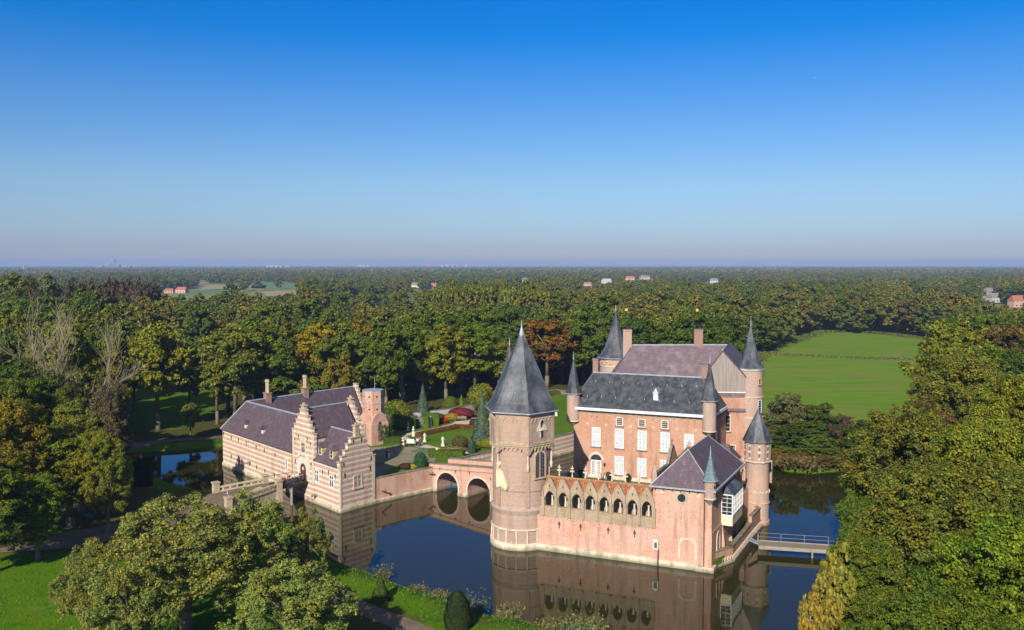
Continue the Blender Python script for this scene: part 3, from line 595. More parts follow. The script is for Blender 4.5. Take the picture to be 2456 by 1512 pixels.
for (px, yy, m_) in ((1504.5, 142, 'brick_tower'), (1674.5, 142.5, 'brick_chimney')):
    x = xat(px, yy, 24); chimney(res, Vector((x, yy, 0)), WX, nW, 1.35, 1.0, 21.5, 25.9, m_, vane=3.4 if px < 1600 else 3.3)
window(res, WF(3.55, 0, 11.1), WX, nW, .85, 2.5, 2, 4, frame='cream_paint', pane='glass_dark', fw=.1, cross=False)
window(res, WF(4.25, 0, 7.6), WX, nW, 1.0, 1.5, 4, 3, frame='cream_paint', pane='glass_dark', fw=.1, cross=False)
dp = MB(); dp.tube(WF(3.0, 0, 5)+nW*.12, WF(3.0, 0, 14.4)+nW*.12, .06, .06, 6); dp.build('downpipe', MT['iron'], res)
# round stair tower behind the roof (left) and the slim tall tower (right): towers joined to the house
def round_tower(c, r, prof_rings, zt, m, name, label, er, roofm, tip, n=8, rot=None, z0=-1, flare=2):
    t = thing(name, (c[0], c[1], 0), label, 'tower'); mb = MB(); mb.lathe(c, [(r, z0), (r, zt)], 32); mb.build('wall', MT[m], t, smooth=False)
    for z in prof_rings: b = MB(); b.lathe(c, [(r-.05, z-.1), (r+.09, z-.07), (r+.09, z+.07), (r-.05, z+.1)], 32, cap=False); b.build('string_course', MT['stone_pale'], t)
    b = MB(); b.lathe(c, [(r-.02, zt-.3), (r+.12, zt-.2), (r+.16, zt)], 32); b.build('cornice', MT['stone_pale'], t)
    spire(t, c, er, zt+.1, tip, roofm, n, rot, flare=flare); return t
xl = xat(1482, 147.5, 22)
tl = round_tower((xl-.4, 147.5), 2.55, [19.6], 20.9, 'brick_round', 'round_tower', 'round brick tower with flared slate cone behind the left end of the lilac roof', 3.0, 'slate', 28.7, n=12)
mb = MB(); 
for i in range(14):
    t = 6.283*i/14; cc = Vector((xl-.4, 147.5, 19.9)); n_ = Vector((math.cos(t), math.sin(t), 0)); r_ = Vector((-n_.y, n_.x, 0)); mb.ext(arcpts(0, 0, .52, 0, 180, 6)+arcpts(0, 0, .38, 180, 0, 6), cc+n_*2.5, r_, UP, n_, 0, .14)
mb.build('arched_frieze', MT['stone'], tl)
tc_ = (36.1, 135.2)
tt = round_tower(tc_, 1.95, [16.3, 13.2, 10.2], 20.5, 'brick_round', 'round_tower', 'slim tall round brick tower with pale string courses beside the boarded gable', 2.2, 'slate', 27.2, n=8, rot=math.radians(22.5+4))
def on_tower(c, r, px, z, w, h, parent, **kw):
    x = xat(px, c[1]-r, z); s = max(-.97, min(.97, (x-c[0])/r)); th_ = math.asin(s); n_ = Vector((math.sin(th_), -math.cos(th_), 0)); r_ = Vector((n_.y*-1, n_.x, 0)); r_ = Vector((math.cos(th_), math.sin(th_), 0))
    return window(parent, Vector((c[0], c[1], z))+n_*r, r_, n_, w, h, **kw)
on_tower(tc_, 1.93, 1823, 18.2, .5, .75, tt, frame='yellow_paint', pane='glass_dark', arch=True, cross=False, nx=2, ny=2, fw=.07)
on_tower(tc_, 1.93, 1823, 14.0, .75, 1.9, tt, frame='white_paint', pane='glass_dark', cross=False, nx=2, ny=5, fw=.07)
on_tower(tc_, 1.93, 1774.5, 17.6, .5, 1.0, tt, frame='stone_pale', pane='glass_dark', arch=True, cross=False, nx=1, ny=1, fw=.07)
# low link building with dark roof beyond the annex
LF = Fr(CF(-4.6, 20)[:2], CF.u, CF.v)
# --- side windows of front block (right wall)
window(res, CF(-5.2, 24.5, 10.6), v, nR, .9, 1.7, 2, 4, cross=False, pane='glass_dark')
mb = MB(); mb.box(CF(-5.2, 20.9, 12.9), v, nR, UP, 0, .5, -.02, .5, 0, .8); mb.build('lantern_box', MT['white_paint'], res)

# --- annex (chapel house) at the water
ax = thing('annex_house', CF(-3.5, 8, 0), 'square brick annex at the water corner with purple hipped roof, round window and cream bay', 'house')
mb = MB(); mb.prism(LP(CF, [(-7, .05), (0, .05), (0, 16), (-7, 16)]), -1, 9.6); mb.build('wall', MT['brick_annex'], ax)
mb = MB(); mb.prism(LP(CF, [(-7.02, -.06), (.07, -.06), (.07, 16.02), (-7.02, 16.02)]), -1, 4.65); mb.build('lower_wall', MT['brick_pale'], ax)
mb = MB(); mb.prism(LP(CF, [(-7.1, -.22), (-1.75, -.22), (-1.75, .1), (-7.1, .1)]), -1, .78); mb.prism(LP(CF, [(-1.74, -.42), (.42, -.42), (.42, 1), (-1.74, 1)]), -1, .62); mb.build('stone_base', MT['stone_wet'], ax)
ar = hip(CF, -7.25, .35, -.3, 16.2, 9.78, -3.5, -3.5, 8, 13.9)
mb = MB(); F = CF; vs = [F(-7.25, -.3, 9.78), F(.35, -.3, 9.78), F(.35, 16.2, 9.78), F(-7.25, 16.2, 9.78), F(-3.5, 2.6, 13.8), F(-3.5, 12.6, 13.8)]; vs += [Vector(q)-UP*.12 for q in vs[:4]]
mb.add(vs, [(0, 1, 4), (1, 2, 5, 4), (2, 3, 5), (3, 0, 4, 5), (0, 6, 7, 1), (1, 7, 8, 2), (2, 8, 9, 3), (3, 9, 6, 0), (6, 9, 8, 7)])
ar = mb.build('roof', MT['slate_purple'], ax)
ridge(ar, [F(-3.5, 2.6, 13.8), F(-3.5, 12.6, 13.8)], .08); ridge(ar, [F(-7.25, -.3, 9.8), F(-3.5, 2.6, 13.8), F(.35, -.3, 9.8)], .06); ridge(ar, [F(.35, 16.2, 9.8), F(-3.5, 12.6, 13.8)], .06)
mb = MB(); mb.box(F(-7.25, -.3, 9.55), u, nF, UP, -.1, 7.62, -.05, .16, 0, .2); mb.box(F(.35, -.3, 9.55), v, nR, UP, -.1, 16.5, -.05, .22, 0, .22); mb.build('gutter', MT['lead'], ar)
mb = MB()
for i in range(7): mb.box(F(-6.7+i*1.02, .05, 9.32), u, nF, UP, -.05, .05, 0, .42, 0, .2)
for i in range(14): mb.box(F(0, .9+i*1.12, 9.32), v, nR, UP, -.05, .05, 0, .4, 0, .2)
mb.loose('gutter_bracket', MT['iron'], ar)
# round window
o = F(-3.55, .05, 8.5); mb = MB(); mb.ext(arcpts(0, 0, .78, 0, 345, 23), o, u, UP, nF, -.02, .05); mb.ext(arcpts(0, 0, .62, 0, 345, 23), o, u, UP, nF, -.02, .1); rw = mb.build('window_surround', MT['stone'], ax)
mb = MB(); mb.ext(arcpts(0, 0, .48, 0, 345, 23), o, u, UP, nF, 0, .13); mb.build('pane', MT['glass_dark'], rw)
# bricked-up arch
o = F(-2.75, -.06, 1.15); mb = MB(); K = [(-1.1, 0), (-.88, 0), (-.88, 1.9), (-.6, 2.3), (0, 2.42), (.6, 2.3), (.88, 1.9), (.88, 0), (1.1, 0), (1.1, 2.0), (.75, 2.55), (0, 2.7), (-.75, 2.55), (-1.1, 2.0)]
mb.ext(K, o, u, UP, nF, -.03, .1); mb.build('blind_arch_surround', MT['stone_pale'], ax)
mb = MB(); mb.ext([(-.88, .12), (.88, .12), (.88, 1.9), (.6, 2.3), (0, 2.42), (-.6, 2.3), (-.88, 1.9)], o, u, UP, nF, -.03, .03); mb.build('blind_arch_filling', MT['brick_annex'], ax)
mb = MB(); mb.ext([(-.34, 0), (.34, 0), (.34, .95), (.15, 1.15), (0, 1.2), (-.15, 1.15), (-.34, .95)], F(-6.6, -.06, 1.95), u, UP, nF, -.03, .08); sw = mb.build('window_surround', MT['white_paint'], ax)
mb = MB(); mb.box(F(-6.6, -.06, 2.08), u, nF, UP, -.2, .2, .02, .1, 0, .72); mb.build('pane', MT['glass_tint'], sw)
mb = MB(); mb.tube(F(-.82, -.08, .5)+nF*.1, F(-.82, -.08, 9.5)+nF*.1, .05, .05, 6); mb.build('downpipe', MT['rust'], ax)
mb = MB(); mb.tube(F(-6.25, -.08, 1.9)+nF*.1, F(-6.25, -.3, -.3)+nF*.1, .06, .09, 6); mb.tube(F(-6.25, -.08, 3.0)+nF*.1, F(-6.25, -.08, 1.8)+nF*.1, .03, .03, 6); mb.build('drainpipe', MT['rust'], ax)
# faded painted letters run down the upper wall as thin rusty streaks
mb = MB(); random.seed(3)
for x_, z0, z1 in ((-6.2, 5.2, 7.6), (-5.1, 5.9, 7.9), (-3.6, 5.1, 7.6), (-2.35, 5.6, 7.8), (-1.35, 5.4, 7.7)):
    z = z0
    while z < z1: d = random.uniform(.12, .35); mb.box(F(x_+random.uniform(-.05, .05), .05, z), u, nF, UP, -.035, .035, -.01, .015, 0, d); z += d+random.uniform(.06, .2)
mb.build('rust_streak', MT['brick_chimney'], ax)
mb = MB()
for x_ in (-5.9, -1.55): mb.ext(arcpts(0, 0, .17, 0, 330, 11), F(x_, .05, 8.95), u, UP, nF, -.02, .06)
mb.loose('stone_roundel', MT['marble'], ax)
# corner turret of annex
c = F(-.25, .15); bt = bartizan(ax, c[:2], .68, 8.75, 10.95, 14.1, 'brick_round', 'copper', n=8, er=.92, cone=.85)
mb = MB(); mb.lathe(c[:2], [(.63, 11.85), (.66, 11.95)], 8, rot=math.pi/8, cap=False)
mb.build('spire_band', MT['lead'], bt)
mb = MB()
for k in range(4): mb.lathe(c[:2], [(.64-k*.15, 8.72-k*.2), (.66-k*.15, 8.6-k*.2)], 16)
mb.build('corbel', MT['coping'], bt)
mb = MB(); q = math.radians(35); n_ = Vector((math.sin(q), -math.cos(q), 0)); mb.box(Vector((c.x, c.y, 10.0))+n_*.62, Vector((math.cos(q), math.sin(q), 0)), n_, UP, -.1, .1, 0, .1, 0, .35); mb.loose('slit_window', MT['glass_dark'], bt)
# cream bay window on the right wall
b0_, b1_ = 5.1, 10.9; zo0, zo1, zo2, zo3 = 4.3, 5.5, 8.2, 9.3; pr = 1.35
o = F(.0, b0_)
P = lambda y, x, z: F(0, b0_+x)+nR*y+UP*z
LB = (b1_-b0_)
bay = MB(); bay.slab([P(0, 0, zo0), P(pr, 0, zo0), P(pr, LB, zo0), P(0, LB, zo0)], [P(0, 0, zo1), P(pr, 0, zo1), P(pr, LB, zo1), P(0, LB, zo1)]); by = bay.build('bay_window', MT['cream_paint'], ax)
def bayface(o, r, n, w, k, ny):
    mb = MB(); h = zo2-zo1
    mb.box(o, r, n, UP, 0, w, -.02, .05, 0, .14); mb.box(o, r, n, UP, 0, w, -.02, .05, h-.16, h)
    for i in range(k+1): x = w*i/k; mb.box(o, r, n, UP, max(0, x-.07), min(w, x+.07), -.02, .06, .14, h-.16)
    for i in range(k): mb.box(o, r, n, UP, w*(i+.5)/k-.018, w*(i+.5)/k+.018, -.02, .03, .14, h-.16)
    for j in range(1, ny): mb.box(o, r, n, UP, 0, w, -.02, .035, h*j/ny-.02, h*j/ny+.02)
    f = mb.build('window', MT['white_paint'], by)
bayface(P(0, 0, zo1), nR, -v, pr, 1, 5); bayface(P(pr, 0, zo1), v, nR, LB, 6, 4)
mb = MB(); e_ = .04; mb.slab([P(0, e_, zo1), P(pr-e_, e_, zo1), P(pr-e_, LB-e_, zo1), P(0, LB-e_, zo1)], [P(0, e_, zo2), P(pr-e_, e_, zo2), P(pr-e_, LB-e_, zo2), P(0, LB-e_, zo2)]); mb.build('pane', MT['glass_dark'], by)
mb = MB(); ee = .12; mb.slab([P(-.05, -ee, zo2), P(pr+ee, -ee, zo2), P(pr+ee, LB+ee, zo2), P(-.05, LB+ee, zo2)], [P(-.05, .9, zo3), P(.02, .9, zo3), P(.02, LB-.9, zo3), P(-.05, LB-.9, zo3)]); mb.build('bay_roof', MT['slate'], by)
mb = MB(); mb.tube(P(0, .6, 3.3), P(pr-.1, .6, zo0), .07, .07, 5); mb.tube(P(0, LB-.6, 3.3), P(pr-.1, LB-.6, zo0), .07, .07, 5); mb.loose('bracket', MT['iron'], by)
# door arch low on the right wall, buttress strips
o = F(.07, 3.2, 1.3); mb = MB(); ring_frame(mb, o, v, nR, 1.3, 1.9, .25); mb.build('blind_arch_surround', MT['stone_pale'], ax)
mb = MB(); mb.ext([(-.65, 0), (.65, 0)]+arcpts(0, 1.9, .65, 0, 180, 8), o, v, UP, nR, -.02, .03); mb.build('blind_arch_filling', MT['brick_annex'], ax)
mb = MB()
for b_ in (5.3, 9.2, 12.6): mb.slab([F(.07, b_, 1.2), F(.07, b_+.5, 1.2), F(.07, b_+.5, 1.2)+nR*.4, F(.07, b_, 1.2)+nR*.4], [F(.07, b_, 4.2), F(.07, b_+.5, 4.2), F(.07, b_+.5, 4.2)+nR*.05, F(.07, b_, 4.2)+nR*.05])
mb.loose('buttress', MT['brick_pale'], ax)
anchors(ax, [F(0, 6.5, 8.9), F(0, 12, 8.9)], v, nR, 'iron', .9)
# small crow-stepped rear parapet and pinnacles towards the terrace (left side of annex)
sp = [(-7.0, 15.2), (-7.0, 9.0)]
o = F(-7.1, 8.3, 9.6); K = [(-7.3, -.3), (8.4, -.3), (8.4, 1.5), (2.6, .9), (1.9, 1.2), (.28, 3.1), (-.28, 3.1), (-1.9, 1.2), (-7.3, 1.1)]
mb = MB(); mb.ext(K, o, v, UP, nR, -.14, .14); pg = mb.build('side_gable', MT['brick_annex'], ax)
mb = MB(); mb.ext([(-7.4, 1.1), (-1.9, 1.2), (-.28, 3.1), (.28, 3.1), (1.9, 1.2), (2.6, .9), (8.4, 1.5), (8.4, 1.75), (2.6, 1.15), (2.0, 1.5), (.3, 3.45), (-.3, 3.45), (-2.0, 1.45), (-7.4, 1.35)], o, v, UP, nR, -.2, .2); mb.build('coping', MT['coping'], pg)
for b_, z0_, z1_ in ((.75, 9.3, 11.0), (16.9, 10.3, 11.2)):
    q = F(-7.1, b_); mb = MB(); mb.prism([(q.x-.28, q.y-.28), (q.x+.28, q.y-.28), (q.x+.28, q.y+.28), (q.x-.28, q.y+.28)], z0_, z1_); mb.lathe(q[:2], [(.4, z1_), (.05, z1_+.95)], 4, rot=math.pi/4); mb.build('pinnacle', MT['brick_round'], pg)
q = F(-7.1, 8.3); mb = MB(); mb.lathe(q[:2], [(.12, 13.0), (.07, 13.4), (.05, 13.95)], 6); mb.box(q, v, nR, UP, -.26, .26, -.05, .05, 13.55, 13.68); mb.build('cross_finial', MT['coping'], pg)
# lower purple link roof between annex and tall tower
mb = MB(); mb.prism(LP(CF, [(-5, 17.4), (-1.2, 17.4), (-1.2, 21.5), (-5, 21.5)]), 4.9, 9.4); lk = mb.build('link_wall', MT['brick_annex'], ax)
mb = MB(); F = CF; mb.slab([F(-5.2, 17.2, 9.4), F(-1.0, 17.2, 9.4), F(-1.0, 21.7, 9.4), F(-5.2, 21.7, 9.4)], [F(-4.9, 18.9, 11.6), F(-2.2, 18.9, 11.6), F(-2.2, 19.1, 11.6), F(-4.9, 19.1, 11.6)]); mb.build('link_roof', MT['slate_purple'], lk)

# brown door in low wall between annex and tower
gt = thing('courtyard_gate', F(-.9, 26, 5), 'brown wooden courtyard door in a low brick wall between the two right towers', 'gate')
mb = MB(); mb.box(F(-1.9, 26.5, 5.01), u, nF, UP, 0, 4.2, -.3, 0, 0, 3.0); mb.build('wall', MT['brick_round'], gt)
mb = MB(); mb.box(F(-1.9, 26.5, 8.01), u, nF, UP, 0, 4.2, -.4, .1, 0, .2); mb.build('coping', MT['stone_pale'], gt)
mb = MB(); mb.box(F(-.2, 26.5, 5.05), u, nF, UP, -.65, .65, -.02, .08, 0, 2.3); mb.build('door', MT['wood_brown'], gt)

# --- moat wall below the arcade
mw = thing('moat_wall', CF(-14, 0, 0), 'pink brick moat wall with pale stone foot rising from the water below the arcade', 'wall')
mb = MB(); mb.prism(LP(CF, [(-21.9, 0), (-7.03, 0), (-7.03, .9), (-21.9, .9)]), -1, 4.5); mb.build('wall', MT['brick_pale'], mw)
mb = MB(); mb.prism(LP(CF, [(-21.9, -.18), (-7.12, -.18), (-7.12, .1), (-21.9, .1)]), -1, .8); mb.build('stone_base', MT['stone_wet'], mw)
mb = MB(); frieze(mb, CF(-21.6, 0), CF(-7.1, 0), nF, 4.36, .42, .06, .08, .08); mb.build('arched_frieze', MT['stone'], mw)
anchors(mw, [CF(a, 0, 3.5) for a in (-18.96, -16.13, -12.57, -9.23)], u, nF)
# --- arcade gallery
ag = thing('arcade_gallery', CF(-14, 1.4, 4.5), 'sandstone gallery of eight pointed arches and gablets with orange tiles on the moat wall', 'arcade')
pitch = 1.784; a0 = -20.25
def bay_shape(w, zs, zv, za_, r, za0):
    arch = []; R = r*1.9   # pointed arch: two arcs
    for k in range(9):
        t = k/8; x = -r+r*t; z = zs+(za0-zs)*math.sqrt(max(0, 1-((1-t)**2)))*.0
    L = []
    spring = zs+.95
    for k in range(9):
        t = math.radians(0+60*k/8); L.append((r-2*r*math.cos(t), spring+2*r*math.sin(t)*(za0-spring)/(2*r*math.sin(math.radians(60)))))
    return L, spring
for row, (bb, t0) in enumerate(((.0, .38), (2.75, .3))):
    for i in range(8):
        o = CF(a0+pitch*i, bb, 0); w = pitch; za_ = 9.2; zs = 5.75
        L, spr = bay_shape(w, zs, 7.8, za_, .62, 7.72)
        left = [(-w/2, zs), (-.62, zs), (-.62, spr)]+L[1:]+[(0, za_ if row == 0 else 8.6), (-.17, za_ if row == 0 else 8.6), (-w/2, 7.85)]
        right = [(-x, z) for x, z in left][::-1]
        mb = MB(); mb.ext(left, o, u, UP, nF, -t0, 0); mb.ext(right, o, u, UP, nF, -t0, 0)
        if row == 0:
            mb.box(o, u, nF, UP, -.17, .17, -t0, .06, za_-.35, za_+.12)
            for s in (-1, 1):   # raised coping on the slopes
                mb.ext([(s*.17, za_-.1), (s*(w/2-.02), 7.72), (s*(w/2-.02), 7.98), (s*.17, za_+.1)][::s], o, u, UP, nF, 0, .07)
        g_ = mb.build('arch_bay', MT['sandstone'], ag)
        if row == 0:
            anchors(g_, [CF(a0+pitch*i, 0, 8.32)], u, nF, 'rust', .42)
    mb = MB(); mb.box(CF(a0-pitch/2, bb, 4.52), u, nF, UP, -.45, pitch*8+.1, -t0, .05 if row == 0 else 0, 0, 1.23); mb.build('parapet', MT['sandstone'], ag)
for i in range(9):
    o = CF(a0+pitch*(i-.5), 0, 0); mb = MB(); wd = .15 if 0 < i < 8 else .22
    mb.box(o, u, nF, UP, -wd, wd, 0, .22, 4.53, 6.7); mb.box(o, u, nF, UP, -wd-.05, wd+.05, 0, .28, 6.7, 6.9); mb.box(o, u, nF, UP, -.08, .08, 0, .2, 6.9, 7.7); mb.build('pilaster', MT['sandstone'], ag)
    c = CF(a0+pitch*(i-.5)+.3, 2.2)
for i in range(8):
    c = CF(a0+pitch*(i)-.05, .95); mb = MB(); mb.lathe(c[:2], [(.12, 4.95), (.10, 6.7), (.17, 6.9)], 8); mb.build('column', MT['marble'], ag)
# tiled roof
mb = MB(); A = lambda a, b, z: CF(a, b, z)
x0_, x1_ = a0-pitch/2-.1, a0+pitch*7.5
mb.slab([A(x0_, .1, 7.55), A(x1_, .1, 7.55), A(x1_, 1.45, 9.0), A(x0_, 1.45, 9.0)], [A(x0_, .1, 7.7), A(x1_, .1, 7.7), A(x1_, 1.45, 9.18), A(x0_, 1.45, 9.18)])
mb.slab([A(x0_, 1.45, 9.0), A(x1_, 1.45, 9.0), A(x1_, 2.9, 7.75), A(x0_, 2.9, 7.75)], [A(x0_, 1.45, 9.18), A(x1_, 1.45, 9.18), A(x1_, 2.9, 7.9), A(x0_, 2.9, 7.9)])
tr_ = mb.build('tile_roof', MT['tile_orange'], ag)
mb = MB(); k = 60
for i in range(k):   # rows of pantile rolls and ridge tiles
    a = x0_+(x1_-x0_)*(i+.5)/k; mb.tube(A(a, .12, 7.72), A(a, 1.42, 9.17), .07, .07, 5)
mb.build('roof_tile', MT['tile_orange'], tr_)
mb = MB()
for i in range(36):
    a = x0_+(x1_-x0_)*(i+.5)/36; mb.box(A(a, 1.45, 9.15), u, nF, UP, -.19, .17, -.1, .1, 0, .14)
mb.build('ridge_tile', MT['lichen_tile'], tr_)
mb = MB(); mb.box(CF(x0_, 2.75, 4.99), u, nF, UP, 0, x1_-x0_, .3, 2.4, .02, .06); mb.build('floor', MT['paving'], ag)
for i in range(9):   # stone crosses on the back edge
    o = CF(a0-pitch*.1+pitch*i*.985, 2.9, 7.9)+u*.25; mb = MB(); q = o[:2]
    mb.lathe(q, [(.3, 7.9), (.14, 8.7), (.10, 9.0), (.15, 9.1), (.07, 9.2), (.07, 10.35), (.03, 10.45)], 8); mb.box(o, u, nF, UP, -.3, .3, -.06, .06, 1.75, 1.92); mb.box(o, u, nF, UP, -.2, .2, -.05, .05, 2.15, 2.28); mb.build('cross_finial', MT['stone_pale'], ag)

# ============================================================ HEXAGONAL TOWER
hc = (1.25, 115.5); R6 = 4.42
ht = thing('gate_tower', (hc[0], hc[1], 0), 'massive brown brick tower with hexagonal top and steep slate roof beside the bridge', 'tower')
ph = math.radians(-90+11)
hexp = lambda R: [(hc[0]+R*math.cos(ph+math.pi/3*i), hc[1]+R*math.sin(ph+math.pi/3*i)) for i in range(6)]
mb = MB(); mb.lathe(hc, [(3.86, -1), (3.86, 2.5), (3.8, 4.5), (3.76, 4.6), (3.76, 13.3)], 48); mb.build('drum', MT['brick_tower'], ht)
mb = MB(); mb.prism(hexp(R6), 13.0, 17.5); mb.build('upper_storey', MT['brick_tower'], ht)
mb = MB(); mb.lathe(hc, [(3.6, 4.3), (3.84, 4.5), (4.02, 5.05), (3.98, 5.2), (3.7, 5.42)], 48, cap=False); mb.build('ledge', MT['ledge_stone'], ht)
mb = MB(); mb.lathe(hc, [(3.8, -1), (4.12, -1), (4.1, .75), (3.8, .86)], 48, cap=False); mb.build('stone_base', MT['stone_wet'], ht)
mb = MB(); mb.lathe(hc, [(3.8, 2.42), (4.03, 2.5), (4.03, 2.62), (3.8, 2.7)], 48, cap=False)
for i in range(18):
    t = 2*math.pi*i/18; n_ = Vector((math.cos(t), math.sin(t), 0)); r_ = Vector((-n_.y, n_.x, 0)); mb.box(Vector((hc[0], hc[1], .8))+n_*3.84, r_, n_, UP, -.09, .09, 0, .16, 0, 1.68)
mb.build('base_panelling', MT['stone_pale'], ht)
mb = MB(); mb.lathe(hc, [(3.7, 7.38), (3.8, 7.42), (3.8, 7.5), (3.7, 7.54)], 48, cap=False); mb.build('string_course', MT['brick_chimney'], ht)
ap = R6*math.cos(math.pi/6)
for i in range(6):
    t = ph+math.pi/3*i; n_ = Vector((math.cos(t), math.sin(t), 0)); r_ = Vector((-n_.y, n_.x, 0)); C0 = Vector((hc[0], hc[1], 0))
    mb = MB(); mb.box(C0+n_*3.74, r_, n_, UP, -.24, .24, 0, .16, 5.4, 10.2); mb.build('pilaster', MT['brick_tower'], ht)
    mb = MB(); c = C0+n_*4.02; mb.lathe(c[:2], [(.10, 10.1), (.19, 10.5), (.19, 10.9), (.12, 10.95), (.10, 12.5), (.13, 12.55), (.33, 13.02)], 10); mb.build('corner_column', MT['stone_pale'], ht)
    # side faces of the hexagon
    t2 = t+math.pi/6; n2 = Vector((math.cos(t2), math.sin(t2), 0)); r2 = Vector((-n2.y, n2.x, 0)); o = C0+n2*ap; hw = R6/2
    f = MB(); frieze(f, o-r2*(hw-.45), o+r2*(hw-.45), n2, 16.55, .62, .09, .1, .14)
    f.box(o, r2, n2, UP, -hw+.34, -hw+.42, -.02, .07, 13.9, 16.6); f.box(o, r2, n2, UP, hw-.42, hw-.34, -.02, .07, 13.9, 16.6)
    frieze(f, o-r2*(hw-.45), o+r2*(hw-.45), n2, 12.92, .62, .1, .12, .16); f.build('arched_frieze', MT['stone'], ht)
    f = MB(); f.box(o, r2, n2, UP, -hw+.02, hw-.02, -.02, .12, 13.3, 13.42); f.box(o, r2, n2, UP, -hw+.45, hw-.45, -.02, .08, 13.55, 13.75); f.build('string_course', MT['stone'], ht)
    # spandrels between drum and overhang
    for s in (-1, 1): f = MB(); f.ext([(0, 0), (s*.9, 0), (0, -.8)][::s], o-r2*s*(hw-.12)+UP*13.0, r2, UP, n2, -.45, -.02); f.build('spandrel', MT['brick_tower'], ht)
# roof
mb = MB(); H = lambda R, z: [(p[0], p[1], z) for p in hexp(R)]
mb.add(H(4.95, 17.62)+H(4.2, 18.6)+H(.09, 27.6), [tuple(range(5, -1, -1))]+[(i, (i+1) % 6, 6+(i+1) % 6, 6+i) for i in range(6)]+[(6+i, 6+(i+1) % 6, 12+(i+1) % 6, 12+i) for i in range(6)]+[tuple(range(12, 18))]); hr = mb.build('roof', MT['slate'], ht)
mb = MB(); mb.slab(H(4.6, 17.3), H(4.98, 17.45)); mb.slab(H(5.0, 17.46), H(5.0, 17.6)); mb.build('gutter', MT['lead'], hr)
for i in range(6):
    a_, b_, c_ = H(4.95, 17.63)[i], H(4.2, 18.62)[i], H(.09, 27.6)[i]; ridge(hr, [a_, b_, c_], .04, 'slate', 'hip_roll')
mb = MB(); mb.lathe(hc, [(.34, 27.0), (.26, 27.5), (.1, 28.1), (.02, 29.0)], 8); mb.build('finial', MT['lead'], hr)
# stair turret with its own spire at the back left of the tower
sc_ = (xat(1222, 119.8, 22), 119.8); mb = MB(); mb.lathe(sc_, [(1.15, 4), (1.15, 21.6)], 24); st_ = mb.build('stair_turret', MT['brick_tower'], ht)
spire(st_, sc_, 1.32, zat(1222, 892, 119.8), zat(1224, 826, 119.8), 'slate', 8, flare=2, fin=.9)
# big arched window lower right and trefoil window above
def face(th_deg): t = math.radians(th_deg); return Vector((math.sin(t), -math.cos(t), 0)), Vector((math.cos(t), math.sin(t), 0))
n_, r_ = face(38); o = Vector((hc[0], hc[1], 9.2))+n_*3.72
mb = MB(); ring_frame(mb, o, r_, n_, 1.5, 2.5, .22, y1=.12); mb.box(o, r_, n_, UP, -1.0, 1.0, -.05, .2, -.2, 0); bw = mb.build('window_surround', MT['stone'], ht)
mb = MB(); mb.ext([(-.75, 0), (.75, 0)]+arcpts(0, 2.5, .75, 0, 180, 10), o, r_, UP, n_, -.1, .03); mb.build('pane', MT['glass_dark'], bw)
mb = MB()
for k in (-.4, 0, .4): mb.box(o, r_, n_, UP, k-.02, k+.02, 0, .06, 0, 3.1)
for k in range(1, 7): mb.box(o, r_, n_, UP, -.75, .75, 0, .055, k*.48-.018, k*.48+.018)
mb.build('glazing_bars', MT['lead_dark'], bw)
t2 = ph+math.pi/6; n2 = Vector((math.cos(t2), math.sin(t2), 0)); r2 = Vector((-n2.y, n2.x, 0)); o = Vector((hc[0], hc[1], 14.3))+n2*ap
mb = MB(); mb.ext([(-.34, 0), (.34, 0), (.34, .7)]+arcpts(.42, .98, .42, -70, 60, 6)+arcpts(0, 1.9, .42, -20, 200, 9)+arcpts(-.42, .98, .42, 120, 250, 6)+[(-.34, .7)], o, r2, UP, n2, -.02, .1); sf = mb.build('window_surround', MT['stone_pale'], ht)
mb = MB(); mb.ext([(-.2, .05), (.2, .05), (.2, .8), (-.2, .8)], o, r2, UP, n2, 0, .13); mb.ext([(-.26, 1.15)]+arcpts(0, 1.95, .26, 0, 180, 6)[::1]+[(-.26, 1.15)][:0], o, r2, UP, n2, 0, .13); mb.build('pane', MT['glass_dark'], sf)
mb = MB(); mb.ext([(-.55, .9), (.55, .9), (.4, 1.12), (0, 1.2), (-.4, 1.12)], o, r2, UP, n2, 0, .26); mb.build('stone_ornament', MT['marble'], sf)
# cream relief figure carved on the drum (left part)
n_, r_ = face(-46); o = Vector((hc[0], hc[1], 7.9))+n_*3.68
mb = MB(); mb.ext([(-.55, -.1), (.2, .12), (.75, -.02), (1.2, -.22), (1.28, .15), (1.05, .7), (.75, 1.3), (.35, 1.9), (-.1, 2.35), (-.5, 2.55), (-.62, 1.6)], o, r_, UP, n_, 0, .3)
mb.ext(arcpts(-.2, 2.95, .32, 0, 330, 9), o, r_, UP, n_, 0, .34)
for (x, z, s) in ((.5, .9, .28), (.75, .55, .26), (.3, .45, .2), (0, 1.5, .2)): mb.lathe((o+r_*x+n_*.3)[:2], [(.03, o.z+z-s), (s*.7, o.z+z-s*.5), (s*.75, o.z+z), (s*.6, o.z+z+s*.5), (.03, o.z+z+s)], 8)
mb.build('carved_relief', MT['cream_paint'], ht)
mb = MB()
for z in (9.6, 10.6): pass
